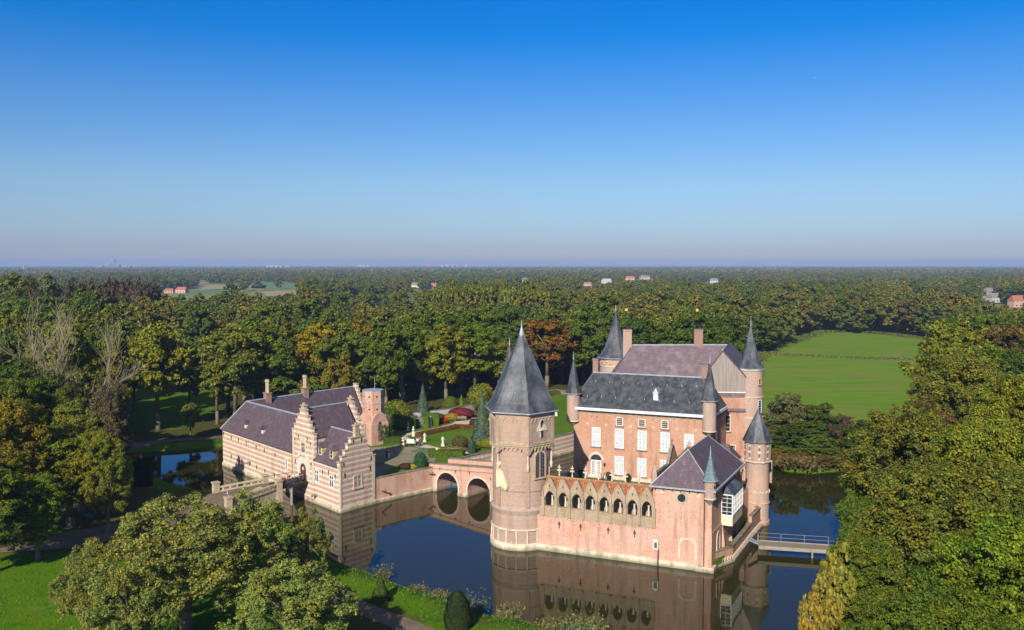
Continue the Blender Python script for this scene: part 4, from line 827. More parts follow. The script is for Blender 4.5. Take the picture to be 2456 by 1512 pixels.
# ============================================================ SMALL WATER TOWER (front right)
wc = (34.3, 124.0)
wt = thing('water_tower', (wc[0], wc[1], 0), 'small brick tower with octagonal top storey and yellow striped door at the moat', 'tower')
mb = MB(); mb.lathe(wc, [(1.66, -1), (1.66, 4.6), (1.58, 5.0), (1.58, 8.7)], 32); mb.build('wall', MT['brick_round'], wt)
mb = MB(); mb.lathe(wc, [(1.84, 8.9), (1.84, 11.6)], 8, rot=math.radians(22.5-8)); mb.build('upper_storey', MT['brick_tower'], wt)
mb = MB(); mb.lathe(wc, [(1.5, 8.6), (1.72, 8.66), (1.92, 8.86), (1.92, 8.98), (1.8, 9.02)], 8, rot=math.radians(22.5-8), cap=False); mb.build('cornice', MT['stone_pale'], wt)
mb = MB(); mb.lathe(wc, [(1.7, 11.3), (1.95, 11.5), (1.95, 11.62)], 8, rot=math.radians(22.5-8), cap=False); mb.build('cornice', MT['stone_pale'], wt)
mb = MB(); mb.lathe(wc, [(1.6, 3.0), (1.78, 3.06), (1.74, 3.16), (1.6, 3.2)], 32, cap=False); mb.lathe(wc, [(1.6, 0), (1.8, 0), (1.75, .55), (1.6, .6)], 32, cap=False); mb.build('string_course', MT['brick_pale'], wt)
mb = MB()
for i in range(16):
    t = 2*math.pi*i/16; n_ = Vector((math.cos(t), math.sin(t), 0)); r_ = Vector((-n_.y, n_.x, 0)); o = Vector((wc[0], wc[1], 4.5))+n_*1.62; mb.ext(arcpts(0, 0, .33, 0, 180, 6)+arcpts(0, 0, .23, 180, 0, 6), o, r_, UP, n_, 0, .12)
mb.build('arched_frieze', MT['stone_pale'], wt)
mb = MB()
for i in range(8):
    t = math.radians(-8)+math.pi/4*i; n_ = Vector((math.cos(t), math.sin(t), 0)); r_ = Vector((-n_.y, n_.x, 0)); o = Vector((wc[0], wc[1], 0))+n_*(1.84*math.cos(math.pi/8))
    for z, w_, h_ in ((9.25, .3, .26), (10.15, .38, .3), (11.0, .3, .2)): mb.box(o, r_, n_, UP, -w_/2, w_/2, -.02, .06, z, z+h_)
mb.loose('stone_block', MT['marble'], wt)
mb = MB()
for i in range(8):
    t = math.radians(-8)+math.pi/4*i; n_ = Vector((math.cos(t), math.sin(t), 0)); r_ = Vector((-n_.y, n_.x, 0)); o = Vector((wc[0], wc[1], 0))+n_*(1.84*math.cos(math.pi/8)); mb.box(o, r_, n_, UP, -.05, .05, -.02, .03, 9.5, 11.0)
mb.loose('slit_window', MT['rust'], wt)
spire(wt, wc, 2.12, 11.72, 16.1, 'slate', 8, rot=math.radians(22.5-8), flare=0, fin=.5, gut='lead_dark')
n_, r_ = face(-14); o = Vector((wc[0], wc[1], .9))+n_*1.6
mb = MB(); ring_frame(mb, o, r_, n_, .9, 1.55, .2, y1=.18); ds = mb.build('door_surround', MT['brick_pale'], wt)
mb = MB(); mb.ext([(-.45, 0), (.45, 0)]+arcpts(0, 1.55, .45, 0, 180, 8), o, r_, UP, n_, 0, .1); dd = mb.build('door', MT['grey_paint'], wt, label='arched door with yellow vertical stripes')
mb = MB()
for k in (-.3, 0, .3): mb.box(o, r_, n_, UP, k-.1, k+.1, 0, .13, .02, 1.85 if k == 0 else 1.72)
mb.loose('door_stripe', MT['yellow_paint'], dd)
# --- quay wall with planting strip
qw = thing('quay_wall', CF(1.5, 8, 0), 'low orange brick quay wall with stone arches zigzagging from the annex to the small tower', 'wall')
QP = [CF(.3, .1), CF(1.75, 4.2), CF(1.95, 13), CF(2.1, 22.6)]; QI = [CF(.1, .7), CF(1.3, 4.4), CF(1.5, 13), CF(1.65, 22.4)]
# wall runs out from the annex corner, along the moat to the tower
QP = [Vector(CF(.2, -.2)), Vector(CF(2.9, 4.0)), Vector(CF(2.85, 13.0)), Vector(CF(2.4, 22.6))]
QP = [Vector((*at(1703, 1366, 0), 0)), Vector((*at(1757, 1346, 0), 0)), Vector((*at(1803, 1287, 0), 0)), Vector((*at(1838, 1247, 0), 0))]
nrm = []
for i in range(3): d = (QP[i+1]-QP[i]).normalized(); nrm.append(Vector((d.y, -d.x, 0)))
mb = MB(); cp = MB(); st = MB(); fr_ = MB()
for i in range(3):
    d = (QP[i+1]-QP[i]); L_ = d.length; r_ = d.normalized(); n_ = nrm[i]; z1 = 1.75 if i < 2 else 2.6
    mb.box(QP[i], r_, n_, UP, -.02, L_+.02, -.45, -.05*i*.1, -1, z1); cp.box(QP[i], r_, n_, UP, -.05, L_+.05, -.5, .06, z1+.003, z1+.14); st.box(QP[i], r_, n_, UP, 0, L_, 0, .3, -1, .3)
    frieze(fr_, QP[i], QP[i+1], n_, .5, .6 if i == 0 else .45, .09, .1, .12)
mb.build('wall', MT['brick'], qw); cp.build('coping', MT['coping'], qw); st.build('stone_base', MT['stone_wet'], qw); fr_.build('arched_frieze', MT['stone_pale'], qw)
pl = [tuple(p[:2]) for p in QP]; mb = MB(); strip = [tuple(CF(.1, .6)[:2])]+[(p.x-nrm[min(i, 2)].x*.3, p.y-nrm[min(i, 2)].y*.3) for i, p in enumerate(QP)][1:]+[tuple(CF(.1, 22.5)[:2])]
mb.prism(strip, -1, 1.1); struct(mb.build('quay', MT['grass']))

# ============================================================ STONE BRIDGE
B0 = Vector((-12.68, 142.06, 0)); B1 = Vector((-2.2, 114.5+19.6, 0)); br = (B1-B0).normalized(); BL = (B1-B0).length
bn = Vector((br.y, -br.x, 0))
bt_ = thing('stone_bridge', tuple(B0+(B1-B0)*.5), 'brick arch bridge with two pale round arches between courtyard and hexagonal tower', 'bridge')
def px_along(px, z=1.5):   # where a survey column meets the bridge face
    lo, hi = -1.0, BL+3
    for _ in range(40):
        m = (lo+hi)/2; p = B0+br*m; X = 1228+F_PX*p.x/(p.y*math.cos(PITCH)-(z-CAM_H)*math.sin(PITCH))
        if X < px: lo = m
        else: hi = m
    return lo
s0, s1 = px_along(1048), px_along(1099); s2, s3 = px_along(1121), px_along(1176)
ztop0, ztop1 = 4.3, 5.3
for side, dd in (('near', 0), ('far', -4.6)):
    mb = MB(); o = B0+bn*dd
    def zt(s): return ztop0+(ztop1-ztop0)*s/BL
    R1, R2 = (s1-s0)/2, (s3-s2)/2; c1, c2 = (s0+s1)/2, (s2+s3)/2; sp1 = 1.1; sp2 = 1.1
    E_ = BL+1.2
    mid = (s1+s2)/2
    def top(c, R, sp): return [(c+R*math.cos(math.radians(180-t)), sp+R*math.sin(math.radians(180-t))) for t in range(0, 181, 12)]
    A = top(c1, R1, sp1); Bq = top(c2, R2, sp2)
    mb.ext([(-.8, -1), (s0, -1)]+A+[(s1, -1), (mid, -1), (mid, zt(mid)), (-.8, zt(-.8))], o, br, UP, bn, -.45, 0)
    mb.ext([(mid, -1), (s2, -1)]+Bq+[(s3, -1), (E_, -1), (E_, zt(E_)), (mid, zt(mid))], o, br, UP, bn, -.45, 0)
    mb.build('wall', MT['brick_pale'], bt_)
    mb = MB(); mb.ext([(-.8, zt(-.8)), (E_, zt(E_)), (E_, zt(E_)+.14), (-.8, zt(-.8)+.14)], o, br, UP, bn, -.5, .06); mb.ext([(-.8, zt(-.8)-.75), (E_, zt(E_)-.75), (E_, zt(E_)-.66), (-.8, zt(-.8)-.66)], o, br, UP, bn, 0, .05); mb.build('coping', MT['coping'], bt_)
    if side == 'near':
        for c, R, sp in ((c1, R1, sp1), (c2, R2, sp2)):
            mb = MB(); o_ = top(c, R+.28, sp); i_ = top(c, R-.02, sp)[::-1]; mb.ext([(c-R-.28, .1)]+o_+[(c+R+.28, .1), (c+R-.02, .1)]+i_+[(c-R+.02, .1)], o, br, UP, bn, -.1, .08); mb.build('arch_ring', MT['stone_pale'], bt_)
        anchors(bt_, [o+br*s+UP*z for s, z in ((c1-R1*.7, 3.75), (c1+R1*.75, 3.75), (c2-R2*.8, 3.95), (c2+R2*1.0, 3.6))], br, bn, 'iron', .6)
mb = MB(); o = B0
for c, R, sp in ((c1, R1, 1.1), (c2, R2, 1.1)):   # vaults
    P_ = [(c+(R)*math.cos(math.radians(180-t)), sp+(R)*math.sin(math.radians(180-t))) for t in range(0, 181, 12)]; Q_ = [(c+(R+.3)*math.cos(math.radians(t)), sp+(R+.3)*math.sin(math.radians(t))) for t in range(0, 181, 12)]
    mb.ext(P_+Q_, o, br, UP, bn, -4.7, -.44)
mb.box(o, br, bn, UP, -.3, s0-.01, -4.7, -.44, -1, 1.6); mb.box(o, br, bn, UP, s1+.01, s2-.01, -4.7, -.44, -1, 1.6); mb.box(o, br, bn, UP, s3+.01, BL+.5, -4.7, -.44, -1, 1.6); mb.build('vault', MT['brick_pale'], bt_)
mb = MB(); mb.ext([(-.8, 3.0), (E_, 4.2), (E_, 4.5), (-.8, 3.35)], o, br, UP, bn, -4.62, -.46); mb.build('roadway', MT['cobble'], bt_)
mb = MB(); mb.box(o, br, bn, UP, s0-.9, s0-.05, -4.4, .16, -1, .5); mb.box(o, br, bn, UP, s1+.02, s2-.02, -4.4, .22, -1, .5); mb.build('stone_base', MT['stone_wet'], bt_)
# ---- garden walls standing in the moat
def wall_run(name, pts, z0, z1, t, m, label, cat='wall', cop='coping', base='stone_wet', stripes=False, out=1):
    c = pts[0]; T = thing(name, (c[0], c[1], 0), label, cat); W_ = MB(); C_ = MB(); S_ = MB()
    for a, b in zip(pts, pts[1:]):
        a = Vector((a[0], a[1], 0)); b = Vector((b[0], b[1], 0)); r = (b-a).normalized(); n = Vector((r.y, -r.x, 0))*out; L_ = (b-a).length
        W_.box(a, r, n, UP, 0, L_, -t, 0, z0, z1); C_.box(a, r, n, UP, -.02, L_+.02, -t-.05, .06, z1+.002, z1+.13)
        if base: S_.box(a, r, n, UP, 0, L_, 0, .22, -1, .55)
    W_.build('wall', MT[m], T); C_.build('coping', MT[cop], T)
    if base: S_.build('stone_base', MT[base], T)
    return T
w1 = wall_run('moat_wall', [(-20.87, 134.22), (-12.68, 142.06)], -1, 3.75, .45, 'brick_pale', 'brick courtyard moat wall running from the stepped gable to the arch bridge')
gp = [Vector((-20.87, 134.22, 0)), Vector((-12.68, 142.06, 0))]; gr = (gp[1]-gp[0]).normalized(); gn = Vector((gr.y, -gr.x, 0))
for s in (1.4, 10.6):   # carved spouts
    mb = MB(); p = gp[0]+gr*s+UP*(1.7 if s < 5 else 2.9); mb.tube(p, p+gn*.9+UP*.25, .18, .1, 7); mb.lathe((p+gn*.85)[:2], [(.02, p.z+.0), (.17, p.z+.15), (.17, p.z+.35), (.02, p.z+.48)], 7); mb.build('water_spout', MT['coping'], w1)
w2 = wall_run('garden_wall', [(-9.6, 147.9), (-3.4, 154.3), (10.4, 170.2), (16.5, 178), (21.5, 198), (20, 231)], -1, 3.75, .4, 'striped', 'striped brick garden wall rising from the moat behind the hexagonal tower')
cw = W2([(940, 1016), (960, 1012), (1003, 1009), (1087, 998), (1135, 987), (1200, 974.2)], 3.0)
w3 = wall_run('garden_wall', cw, 2.0, 4.65, .35, 'wall_white', 'whitewashed garden wall with dark coping at the back of the flower beds', base=None)
w4 = wall_run('garden_wall', W2([(1290, 950), (1335, 944), (1366, 948)], 3.0), 2.0, 3.9, .35, 'coping', 'grey terrace wall glimpsed right of the hexagonal tower roof', base=None)
# pavement edge
# ============================================================ GATEHOUSE
GH = thing('gatehouse', GF(10, 3, 3), 'striped brick and stone gatehouse with stepped gables and purple slate roofs on the moat', 'gatehouse')
ga, gb = GF.u, GF.v
nL = Vector((-ga.y, ga.x, 0)); nL = nL if nL.dot(gb) < 0 else -nL      # out of the long front walls
nG = Vector((gb.y, -gb.x, 0)); nG = nG if nG.dot(ga) < 0 else -nG      # out of the gable end
rL = -ga                                                                # to the right along the long walls
rG = gb
def pr(pts, z0, z1, name, m, par=GH): mb = MB(); mb.prism(LP(GF, pts), z0, z1); return mb.build(name, MT[m], par)
wfw = pr([(0, 0), (7.4, 0), (7.4, 6.8), (0, 6.8)], -1, 6.55, 'wall', 'striped')
wgt = pr([(7.4, -.16), (14.2, -.16), (14.2, 9), (7.4, 9)], -1, 10.2, 'wall', 'striped')
wlg = pr([(14.2, .02), (41.3, .02), (41.3, 6.9), (14.2, 6.9)], -1, 6.6, 'wall', 'striped')
ww2 = pr([(34.6, 6.9), (41.3, 6.9), (41.3, 29), (34.6, 29)], -1, 6.6, 'wall', 'striped')
def groof(vs, fs, m, name='roof'): mb = MB(); mb.add([GF(*p) for p in vs], fs); return mb.build(name, MT[m], GH)
EZ = 6.72
# front wing roof (gabled)
r1 = groof([(.4, -.3, EZ), (7.6, -.3, EZ), (7.6, 3.4, 11.2), (.4, 3.4, 11.2), (7.6, 7.1, EZ), (.4, 7.1, EZ), (.4, -.3, EZ-.12), (7.6, -.3, EZ-.12), (7.6, 7.1, EZ-.12), (.4, 7.1, EZ-.12)], [(0, 1, 2, 3), (3, 2, 4, 5), (0, 6, 7, 1), (4, 8, 9, 5), (6, 9, 8, 7), (1, 7, 8, 4, 2), (0, 3, 5, 9, 6)], 'slate_purple')
ridge(r1, [GF(.4, 3.4, 11.22), GF(7.6, 3.4, 11.22)])
# long wing and back wing (L shape with hip)
hp = (37.95, 3.45, 11.65)
r2_ = groof([(14.2, -.3, EZ), (41.65, -.3, EZ), hp, (14.2, 3.45, 11.65), (34.3, 7.2, EZ), (14.2, 7.2, EZ), (41.65, 28.7, EZ), (37.95, 28.7, 11.65), (34.3, 28.7, EZ),
             (14.2, -.3, EZ-.12), (41.65, -.3, EZ-.12), (41.65, 28.7, EZ-.12)], [(0, 1, 2, 3), (3, 2, 4, 5), (1, 6, 7, 2), (2, 7, 8, 4), (0, 9, 10, 1), (1, 10, 11, 6)], 'slate_purple')
ridge(r2_, [GF(14.2, 3.45, 11.67), GF(*hp), GF(37.95, 28.7, 11.67)], .15); ridge(r2_, [GF(41.65, -.3, EZ), GF(*hp)], .11)
# gate roof
r3_ = groof([(7.2, .2, 10.0), (10.8, .2, 14.0), (14.4, .2, 10.0), (7.2, 8.6, 10.0), (10.8, 8.6, 14.0), (14.4, 8.6, 10.0)], [(0, 3, 4, 1), (1, 4, 5, 2), (0, 1, 2), (3, 5, 4), (0, 2, 5, 3)], 'slate_purple')
ridge(r3_, [GF(10.8, .2, 14.02), GF(10.8, 8.6, 14.02)], .13)
def stepped(F, o, r, n, hws, zs, z0, m, par, t=.5, cop='stone', pin=None):
    """stepped gable: half widths per step and the height of each step"""
    L_ = [(-hws[0], z0)]
    for i, (w, z) in enumerate(zip(hws, zs)):
        if i: L_.append((-w, zs[i-1]))
        L_.append((-w, z))
    R_ = [(-x, z) for x, z in L_][::-1]; mb = MB(); mb.ext(L_+R_, o, r, UP, n, -t, .0); g_ = mb.build('stepped_gable', MT[m], par)
    c = MB()
    for i, (w, z) in enumerate(zip(hws, zs)):
        w2 = hws[i+1] if i+1 < len(hws) else 0
        if i+1 < len(hws):
            for s in (-1, 1): c.box(o, r, n, UP, min(s*(w+.1), s*(w2-.02)), max(s*(w+.1), s*(w2-.02)), -t-.08, .08, z, z+.15)
        else: c.box(o, r, n, UP, -w-.1, w+.1, -t-.08, .08, z, z+.15)
    c.build('coping', MT[cop], g_)
    if pin: p = MB(); p.box(o, r, n, UP, -.42, .42, -t-.02, .03, zs[-1]+.15, pin-.3); p.box(o, r, n, UP, -.58, .58, -t-.1, .1, pin-.3, pin-.14); p.box(o, r, n, UP, -.2, .2, -t*.7, -.1, pin-.14, pin+.2); p.build('pinnacle', MT['stone'], g_)
    return g_
sg1 = stepped(GF, GF(-.02, 3.4), rG, nG, [3.52, 3.0, 2.45, 1.9, 1.3], [7.45, 8.2, 9.0, 9.85, 10.65], 6.4, 'striped', GH, pin=12.7)
sg2 = stepped(GF, GF(10.8, -.18), rL, nL, [3.45, 2.8, 2.2, 1.55, .9], [10.5, 11.35, 12.2, 13.05, 13.9], 6.4, 'striped', GH, pin=14.8)
sg3 = stepped(GF, GF(10.8, 9.3), rL, nL, [3.45, 2.8, 2.2, 1.55, .9], [10.5, 11.35, 12.2, 13.05, 13.9], 6.4, 'striped', GH, pin=14.8)
sg4 = stepped(GF, GF(37.95, 29.2), rL, nL, [3.5, 2.9, 2.3, 1.7, 1.1, .6], [7.4, 8.4, 9.4, 10.3, 11.2, 12.1], 6.4, 'striped', GH)
# quoins
for a_, b_, z_ in ((0, 0, 7.4), (0, 6.8, 7.4)):
    q = GF(a_, b_); mb = MB(); 
    for i in range(24):
        z = .3+i*.31; w_ = .32 if i % 2 else .5
        if z < z_: mb.box(q, rL if b_ == 0 else rG, nL if b_ == 0 else nG, UP, (-w_ if b_ == 0 else -w_), .05, -.2, .04, z, z+.3)
    mb.build('quoin', MT['stone_pale'], GH)
mb = MB(); mb.box(GF(14.2, -.16), rL, nL, UP, 0, .5, -.1, .06, .2, 10.4); mb.box(GF(7.95, -.16), rL, nL, UP, 0, .5, -.1, .06, 3, 10.4); mb.build('quoin', MT['stone_pale'], GH)
mb = MB(); mb.box(GF(41.3, 0), rL, nL, UP, 0, 27, -.05, .16, -1, .7); mb.box(GF(7.4, 0), rL, nL, UP, 0, 7.4, -.05, .16, -1, .62); mb.box(GF(0, 0), rG, nG, UP, -.1, 6.9, -.05, .16, -1, .62); mb.build('stone_base', MT['stone_wet'], GH)
# gate: stone portal with brown door, window over it
mb = MB(); o = GF(10.75, -.18, 3.05); mb.box(o, rL, nL, UP, -1.9, -1.45, -.02, .12, 0, 3.3); mb.box(o, rL, nL, UP, 1.45, 1.9, -.02, .12, 0, 3.3); mb.ext(arcpts(0, 2.0, 2.3, 34, 146, 10)+arcpts(0, 2.0, 1.9, 146, 34, 10), o, rL, UP, nL, -.02, .12)
mb.ext([(-1.45, 0), (-.95, 0), (-.95, 1.6)]+arcpts(0, 1.6, .95, 180, 0, 10)+[(.95, 0), (1.45, 0), (1.45, 3.2), (-1.45, 3.2)], o, rL, UP, nL, -.02, .06); mb.build('portal', MT['marble'], GH)
mb = MB(); mb.ext([(-.95, 0), (.95, 0)]+arcpts(0, 1.6, .95, 0, 180, 10), o, rL, UP, nL, 0, .03); dq = mb.build('door', MT['wood_door'], GH, label='dark brown arched gate door')
mb = MB(); mb.ext(arcpts(0, 1.75, .28, 0, 330, 9), o, rL, UP, nL, 0, .1); mb.build('door_ornament', MT['stone_pale'], dq)
o = GF(10.75, -.16, 7.1); mb = MB(); ring_frame(mb, o, rL, nL, 1.2, 1.75, .26, arch=False, y1=.08); mb.box(o, rL, nL, UP, -.9, .9, -.02, .14, -.3, 0); mb.ext([(-.86, 2.0), (.86, 2.0), (.5, 2.45), (-.5, 2.45)], o, rL, UP, nL, -.02, .07); mb.build('window_surround', MT['stone_pale'], GH)
window(GH, o, rL, nL, 1.2, 1.75, 1, 2, frame='stone_pale', pane='glass_dark', fw=.1, sill=False)
for a_, z_, w_, h_ in ((16.7, 3.5, .55, 1.85), (6.8, 3.4, 1.15, 1.85), (2.4, 3.35, 1.15, 1.85)):
    window(GH, GF(a_, 0, z_), rL, nL, w_, h_, 1, 2 if w_ > .6 else 3, frame='white_paint', pane='glass_dark', fw=.11, sill=False, cross=w_ > .6)
o = GF(0, 3.4, 3.2); mb = MB(); ring_frame(mb, o, rG, nG, 1.35, 1.75, .2, arch=False); mb.box(o, rG, nG, UP, -.95, .95, -.02, .14, -.22, 0); mb.build('window_surround', MT['stone_pale'], GH)
window(GH, o, rG, nG, 1.35, 1.75, 1, 2, frame='stone_pale', pane='wood_grey', fw=.1, sill=False)
dormer(r1, GF(6.3, .35, 7.45), rL, nL, 1.0, 1.35, 1.2, 'slate_purple', 'ochre', .65); dormer(r1, GF(2.9, .35, 7.45), rL, nL, 1.0, 1.35, 1.2, 'slate_purple', 'ochre', .65)
for a_ in (32.9, 26.3): dormer(r2_, GF(a_, .55, 7.9), rL, nL, .55, .75, .8, 'slate', 'cream_paint', .6, win=False)
dormer(r2_, GF(34.9, 20.5, 7.9), -gb, Vector((-nG.x, -nG.y, 0))*-1, .9, 1.2, .9, 'slate', 'cream_paint', .6, win=False)
for a_, b_ in ((37.95, 8.0), (37.95, 16.6)):
    q = GF(a_, b_); mb = MB(); mb.box(q, rL, nL, UP, -.62, .62, -.5, .5, 10.2, 12.6); mb.box(q, rL, nL, UP, -.72, .72, -.6, .6, 12.6, 12.78); ch = mb.build('chimney', MT['brick_chimney'], GH)
    mb = MB()
    for s in (-.3, .3): mb.lathe((q+rL*s)[:2], [(.27, 12.78), (.22, 13.0), (.22, 14.6), (.33, 14.75), (.28, 14.9), (.3, 15.15)], 8)
    mb.loose('chimney_pot', MT['stone'], ch)
anchors(GH, [GF(a, 0, z) for a, z in ((40.8, 5.9), (37.5, 5.7), (34.6, 5.65), (31.4, 5.6), (27.6, 5.5), (24.5, 5.4), (20.6, 5.3), (37.6, 2.3), (34.2, 2.2), (27.5, 2.1), (24.4, 2.0), (21, 1.9), (5, 5.2), (1.3, 5.2), (3.2, 5.5), (7.7, 5.7))], rL, nL, 'rust', .85)
anchors(GH, [GF(a, -.16, z) for a, z in ((13.4, 8.9), (8.4, 8.9), (13.3, 5.5), (8.3, 5.8), (12.2, 9.5), (9.4, 9.5))], rL, nL, 'iron', .85)
anchors(GH, [GF(0, b, z) for b, z in ((.9, 5.4), (5.9, 5.6), (2.6, 10.1), (4.2, 10.1), (.7, 7.0), (6.1, 7.0))], rG, nG, 'rust', .85)
for a_, z_ in ((29.9, 2.6), (7.0, 1.4)):
    mb = MB(); p = GF(a_, 0, z_); mb.tube(p, p+nL*.9-UP*.1, .22, .13, 7); mb.build('water_spout', MT['coping'], GH)
mb = MB(); p = GF(14.6, -.1, 0); mb.tube(p+nL*.15+UP*.5, p+nL*.15+UP*6.4, .06, .06, 6); mb.build('downpipe', MT['yellow_paint'], GH)
# courtyard stair tower with octagonal top
oc = (xat(894.5, 165, 8), 165.5)
ot = thing('chapel_turret', (oc[0], oc[1], 3), 'octagonal pink brick turret with round holes on a chapel base beside the courtyard', 'tower')
mb = MB(); mb.lathe(oc, [(1.98, 8.2), (1.98, 12.9)], 8, rot=math.radians(22.5-14)); mb.build('upper_storey', MT['brick_pale'], ot)
mb = MB(); mb.lathe(oc, [(2.0, 12.9), (2.02, 13.05)], 8, rot=math.radians(22.5-14)); mb.lathe(oc, [(1.9, 10.55), (2.06, 10.6), (2.06, 10.75), (1.9, 10.8)], 8, rot=math.radians(22.5-14), cap=False); mb.build('cornice', MT['lead'], ot)
cb_ = Vector((oc[0], oc[1], 0))
for k, deg in enumerate((-44, 46, 136, 226)):
    n_, r_ = face(deg); mb = MB(); mb.ext([(-2.0, 3.0), (2.0, 3.0), (2.0, 6.9), (1.3, 8.3), (.6, 8.9), (-.6, 8.9), (-1.3, 8.3), (-2.0, 6.9)], cb_+n_*1.95, r_, UP, n_, -1.9, .0); mb.build('chapel_wall', MT['brick_pale'], ot)
    mb = MB(); mb.ext([(-.55, 3.6), (.55, 3.6), (.55, 6.3), (.35, 6.95), (0, 7.4), (-.35, 6.95), (-.55, 6.3)], cb_+n_*1.95, r_, UP, n_, 0, .05); mb.build('pointed_window' if k == 1 else 'blind_arch', MT['glass_dark' if k == 1 else 'brick_round'], ot)
for i in range(8):
    t = math.radians(-14)+math.pi/4*i; n_ = Vector((math.cos(t), math.sin(t), 0)); r_ = Vector((-n_.y, n_.x, 0)); mb = MB()
    for z in (9.6, 11.9): mb.ext(arcpts(0, z, .17, 0, 330, 11), cb_+n_*(1.98*math.cos(math.pi/8)), r_, UP, n_, -.03, .03)
    mb.build('round_opening', MT['black_cloth'], ot)
mb = MB(); mb.tube((oc[0]+.3, oc[1], 13), (oc[0]+.3, oc[1], 15.4), .05, .03, 5); mb.build('mast', MT['steel'], ot)

# ============================================================ CAUSEWAY AND DRAWBRIDGE
def G(a, b, z): return GF(a, b, z)
cwy = thing('causeway', G(12, -10, 2), 'old stone causeway with mossy parapets and square piers leading to the gate', 'bridge')
NL_, NR_ = (13.9, -5.6), (9.4, -5.6); FL_, FR_ = (17.2, -12.6), (8.8, -14.5); XL_, XR_ = (19.5, -18), (8.0, -22)
mb = MB(); ld = [(NR_, 3.0), (FR_, 2.3), (XR_, 1.2), (XL_, 1.2), (FL_, 2.3), (NL_, 3.0)]
mb.slab([G(*p, -1) for p, z in ld], [G(*p, z) for p, z in ld]); mb.build('wall', MT['stone'], cwy)
mb = MB(); mb.add([G(*p, z+.03) for p, z in ld], [(0, 1, 4, 5), (1, 2, 3, 4)]); mb.build('roadway', MT['road_dirt'], cwy)
def parapet(a, b, za_, zb_, name='parapet'):
    A_ = G(*a, 0); B_ = G(*b, 0); r = (B_-A_).normalized(); n = Vector((r.y, -r.x, 0)); L_ = (B_-A_).length; mb = MB(); k = max(2, round(L_/1.1))
    for i in range(k+1): s = L_*i/k; z = za_+(zb_-za_)*i/k; mb.box(A_, r, n, UP, s-.13, s+.13, -.13, .13, z, z+.62)
    mb.ext([(0, za_), (L_, zb_), (L_, zb_+.2), (0, za_+.2)], A_, r, UP, n, -.17, .17); mb.ext([(0, za_+.62), (L_, zb_+.62), (L_, zb_+.85), (0, za_+.85)], A_, r, UP, n, -.2, .2); mb.build(name, MT['stone'], cwy)
parapet(NL_, FL_, 3.0, 2.3); parapet(NR_, FR_, 3.0, 2.3)
for (a, b), z0, z1 in ((NL_, -1, 4.1), (NR_, -1, 4.1), (FL_, 1.5, 3.7), (FR_, 1, 3.5)):
    q = GF(a, b); mb = MB(); mb.box(q, rL, nL, UP, -.42, .42, -.42, .42, z0, z1); mb.box(q, rL, nL, UP, -.52, .52, -.52, .52, z1, z1+.2); mb.build('pier', MT['stone'], cwy)
db = thing('drawbridge', G(11, -3, 3), 'timber footbridge with thin iron railings between stone piers and the gate door', 'bridge')
mb = MB(); mb.slab([G(9.3, -5.3, 2.75), G(13.6, -5.3, 2.75), G(12.5, -.2, 2.85), G(9.2, -.2, 2.85)], [G(9.3, -5.3, 3.0), G(13.6, -5.3, 3.0), G(12.5, -.2, 3.08), G(9.2, -.2, 3.08)]); mb.build('deck', MT['wood_dark'], db)
for (a0_, b0_, a1_, b1_) in ((9.35, -5.2, 9.25, -.5), (13.5, -5.2, 12.45, -.5)):
    mb = MB(); A_ = G(a0_, b0_, 3.0); B_ = G(a1_, b1_, 3.05); d = B_-A_
    mb.tube(A_+UP*1.05, B_+UP*1.05, .035, .035, 5); mb.tube(A_+UP*.15, B_+UP*.15, .025, .025, 4)
    for i in range(19): p = A_+d*i/18; t = .035 if i % 6 == 0 else .014; mb.tube(p, p+UP*1.05, t, t, 4)
    mb.build('railing', MT['iron'], db)
for a_, b_ in ((9.5, -3.2), (12.9, -3.4)): mb = MB(); mb.tube(G(a_, b_, -1), G(a_, b_, 2.7), .2, .17, 7); mb.build('post', MT['wood_grey'], db)
mb = MB(); mb.tube(G(9.4, -3.2, 2.6), G(13.1, -3.4, 2.6), .13, .13, 6); mb.build('beam', MT['wood_dark'], db)

# ============================================================ MODERN FOOTBRIDGE (right)
z4_ = lambda x, y: ((2680+x/5.041)/1.5635, (1850+y/5.041)/1.5635)
fbz = 1.1
p0 = Vector((*at(*z4_(830, 1000), fbz), 0)); p1 = Vector((*at(*z4_(1760, 1062), fbz), 0)); p2 = Vector((*at(*z4_(905, 905), fbz), 0))
r_ = (p1-p0).normalized(); n_ = Vector((r_.y, -r_.x, 0)); wd = (p2-p0).dot(-n_); FL = 17.0
fb = thing('footbridge', tuple(p0), 'plain pale timber footbridge with thin steel handrail at the right bank', 'bridge')
mb = MB(); k = 60
for i in range(k): mb.box(p0, r_, -n_, UP, FL*i/k, FL*(i+.93)/k, 0, wd, fbz-.1, fbz)
mb.build('deck', MT['deck_wood'], fb)
mb = MB(); mb.box(p0, r_, -n_, UP, 0, FL, -.1, 0, fbz-.34, fbz+.1); mb.box(p0, r_, -n_, UP, 0, FL, wd, wd+.1, fbz-.34, fbz+.1); mb.build('side_beam', MT['concrete'], fb)
mb = MB(); q = p0-n_*wd
for s in [i*FL/6 for i in range(7)]: mb.tube(q+r_*s+UP*fbz, q+r_*s+UP*(fbz+1.05), .02, .02, 5)
for z in (.55, 1.05): mb.tube(q+UP*(fbz+z), q+r_*FL+UP*(fbz+z), .014, .014, 5)
mb.tube(q+UP*(fbz+1.0), q+n_*.9+UP*(fbz+1.0), .025, .025, 5); mb.tube(q+n_*.9+UP*fbz, q+n_*.9+UP*(fbz+1.0), .025, .025, 5)
mb.build('railing', MT['steel'], fb)
for s in (6.4, 12.5):
    for w_ in (.15, wd-.15): mb = MB(); mb.tube(p0+r_*s-n_*w_+UP*-1, p0+r_*s-n_*w_+UP*(fbz-.1), .13, .13, 7); mb.build('pile', MT['concrete'], fb)
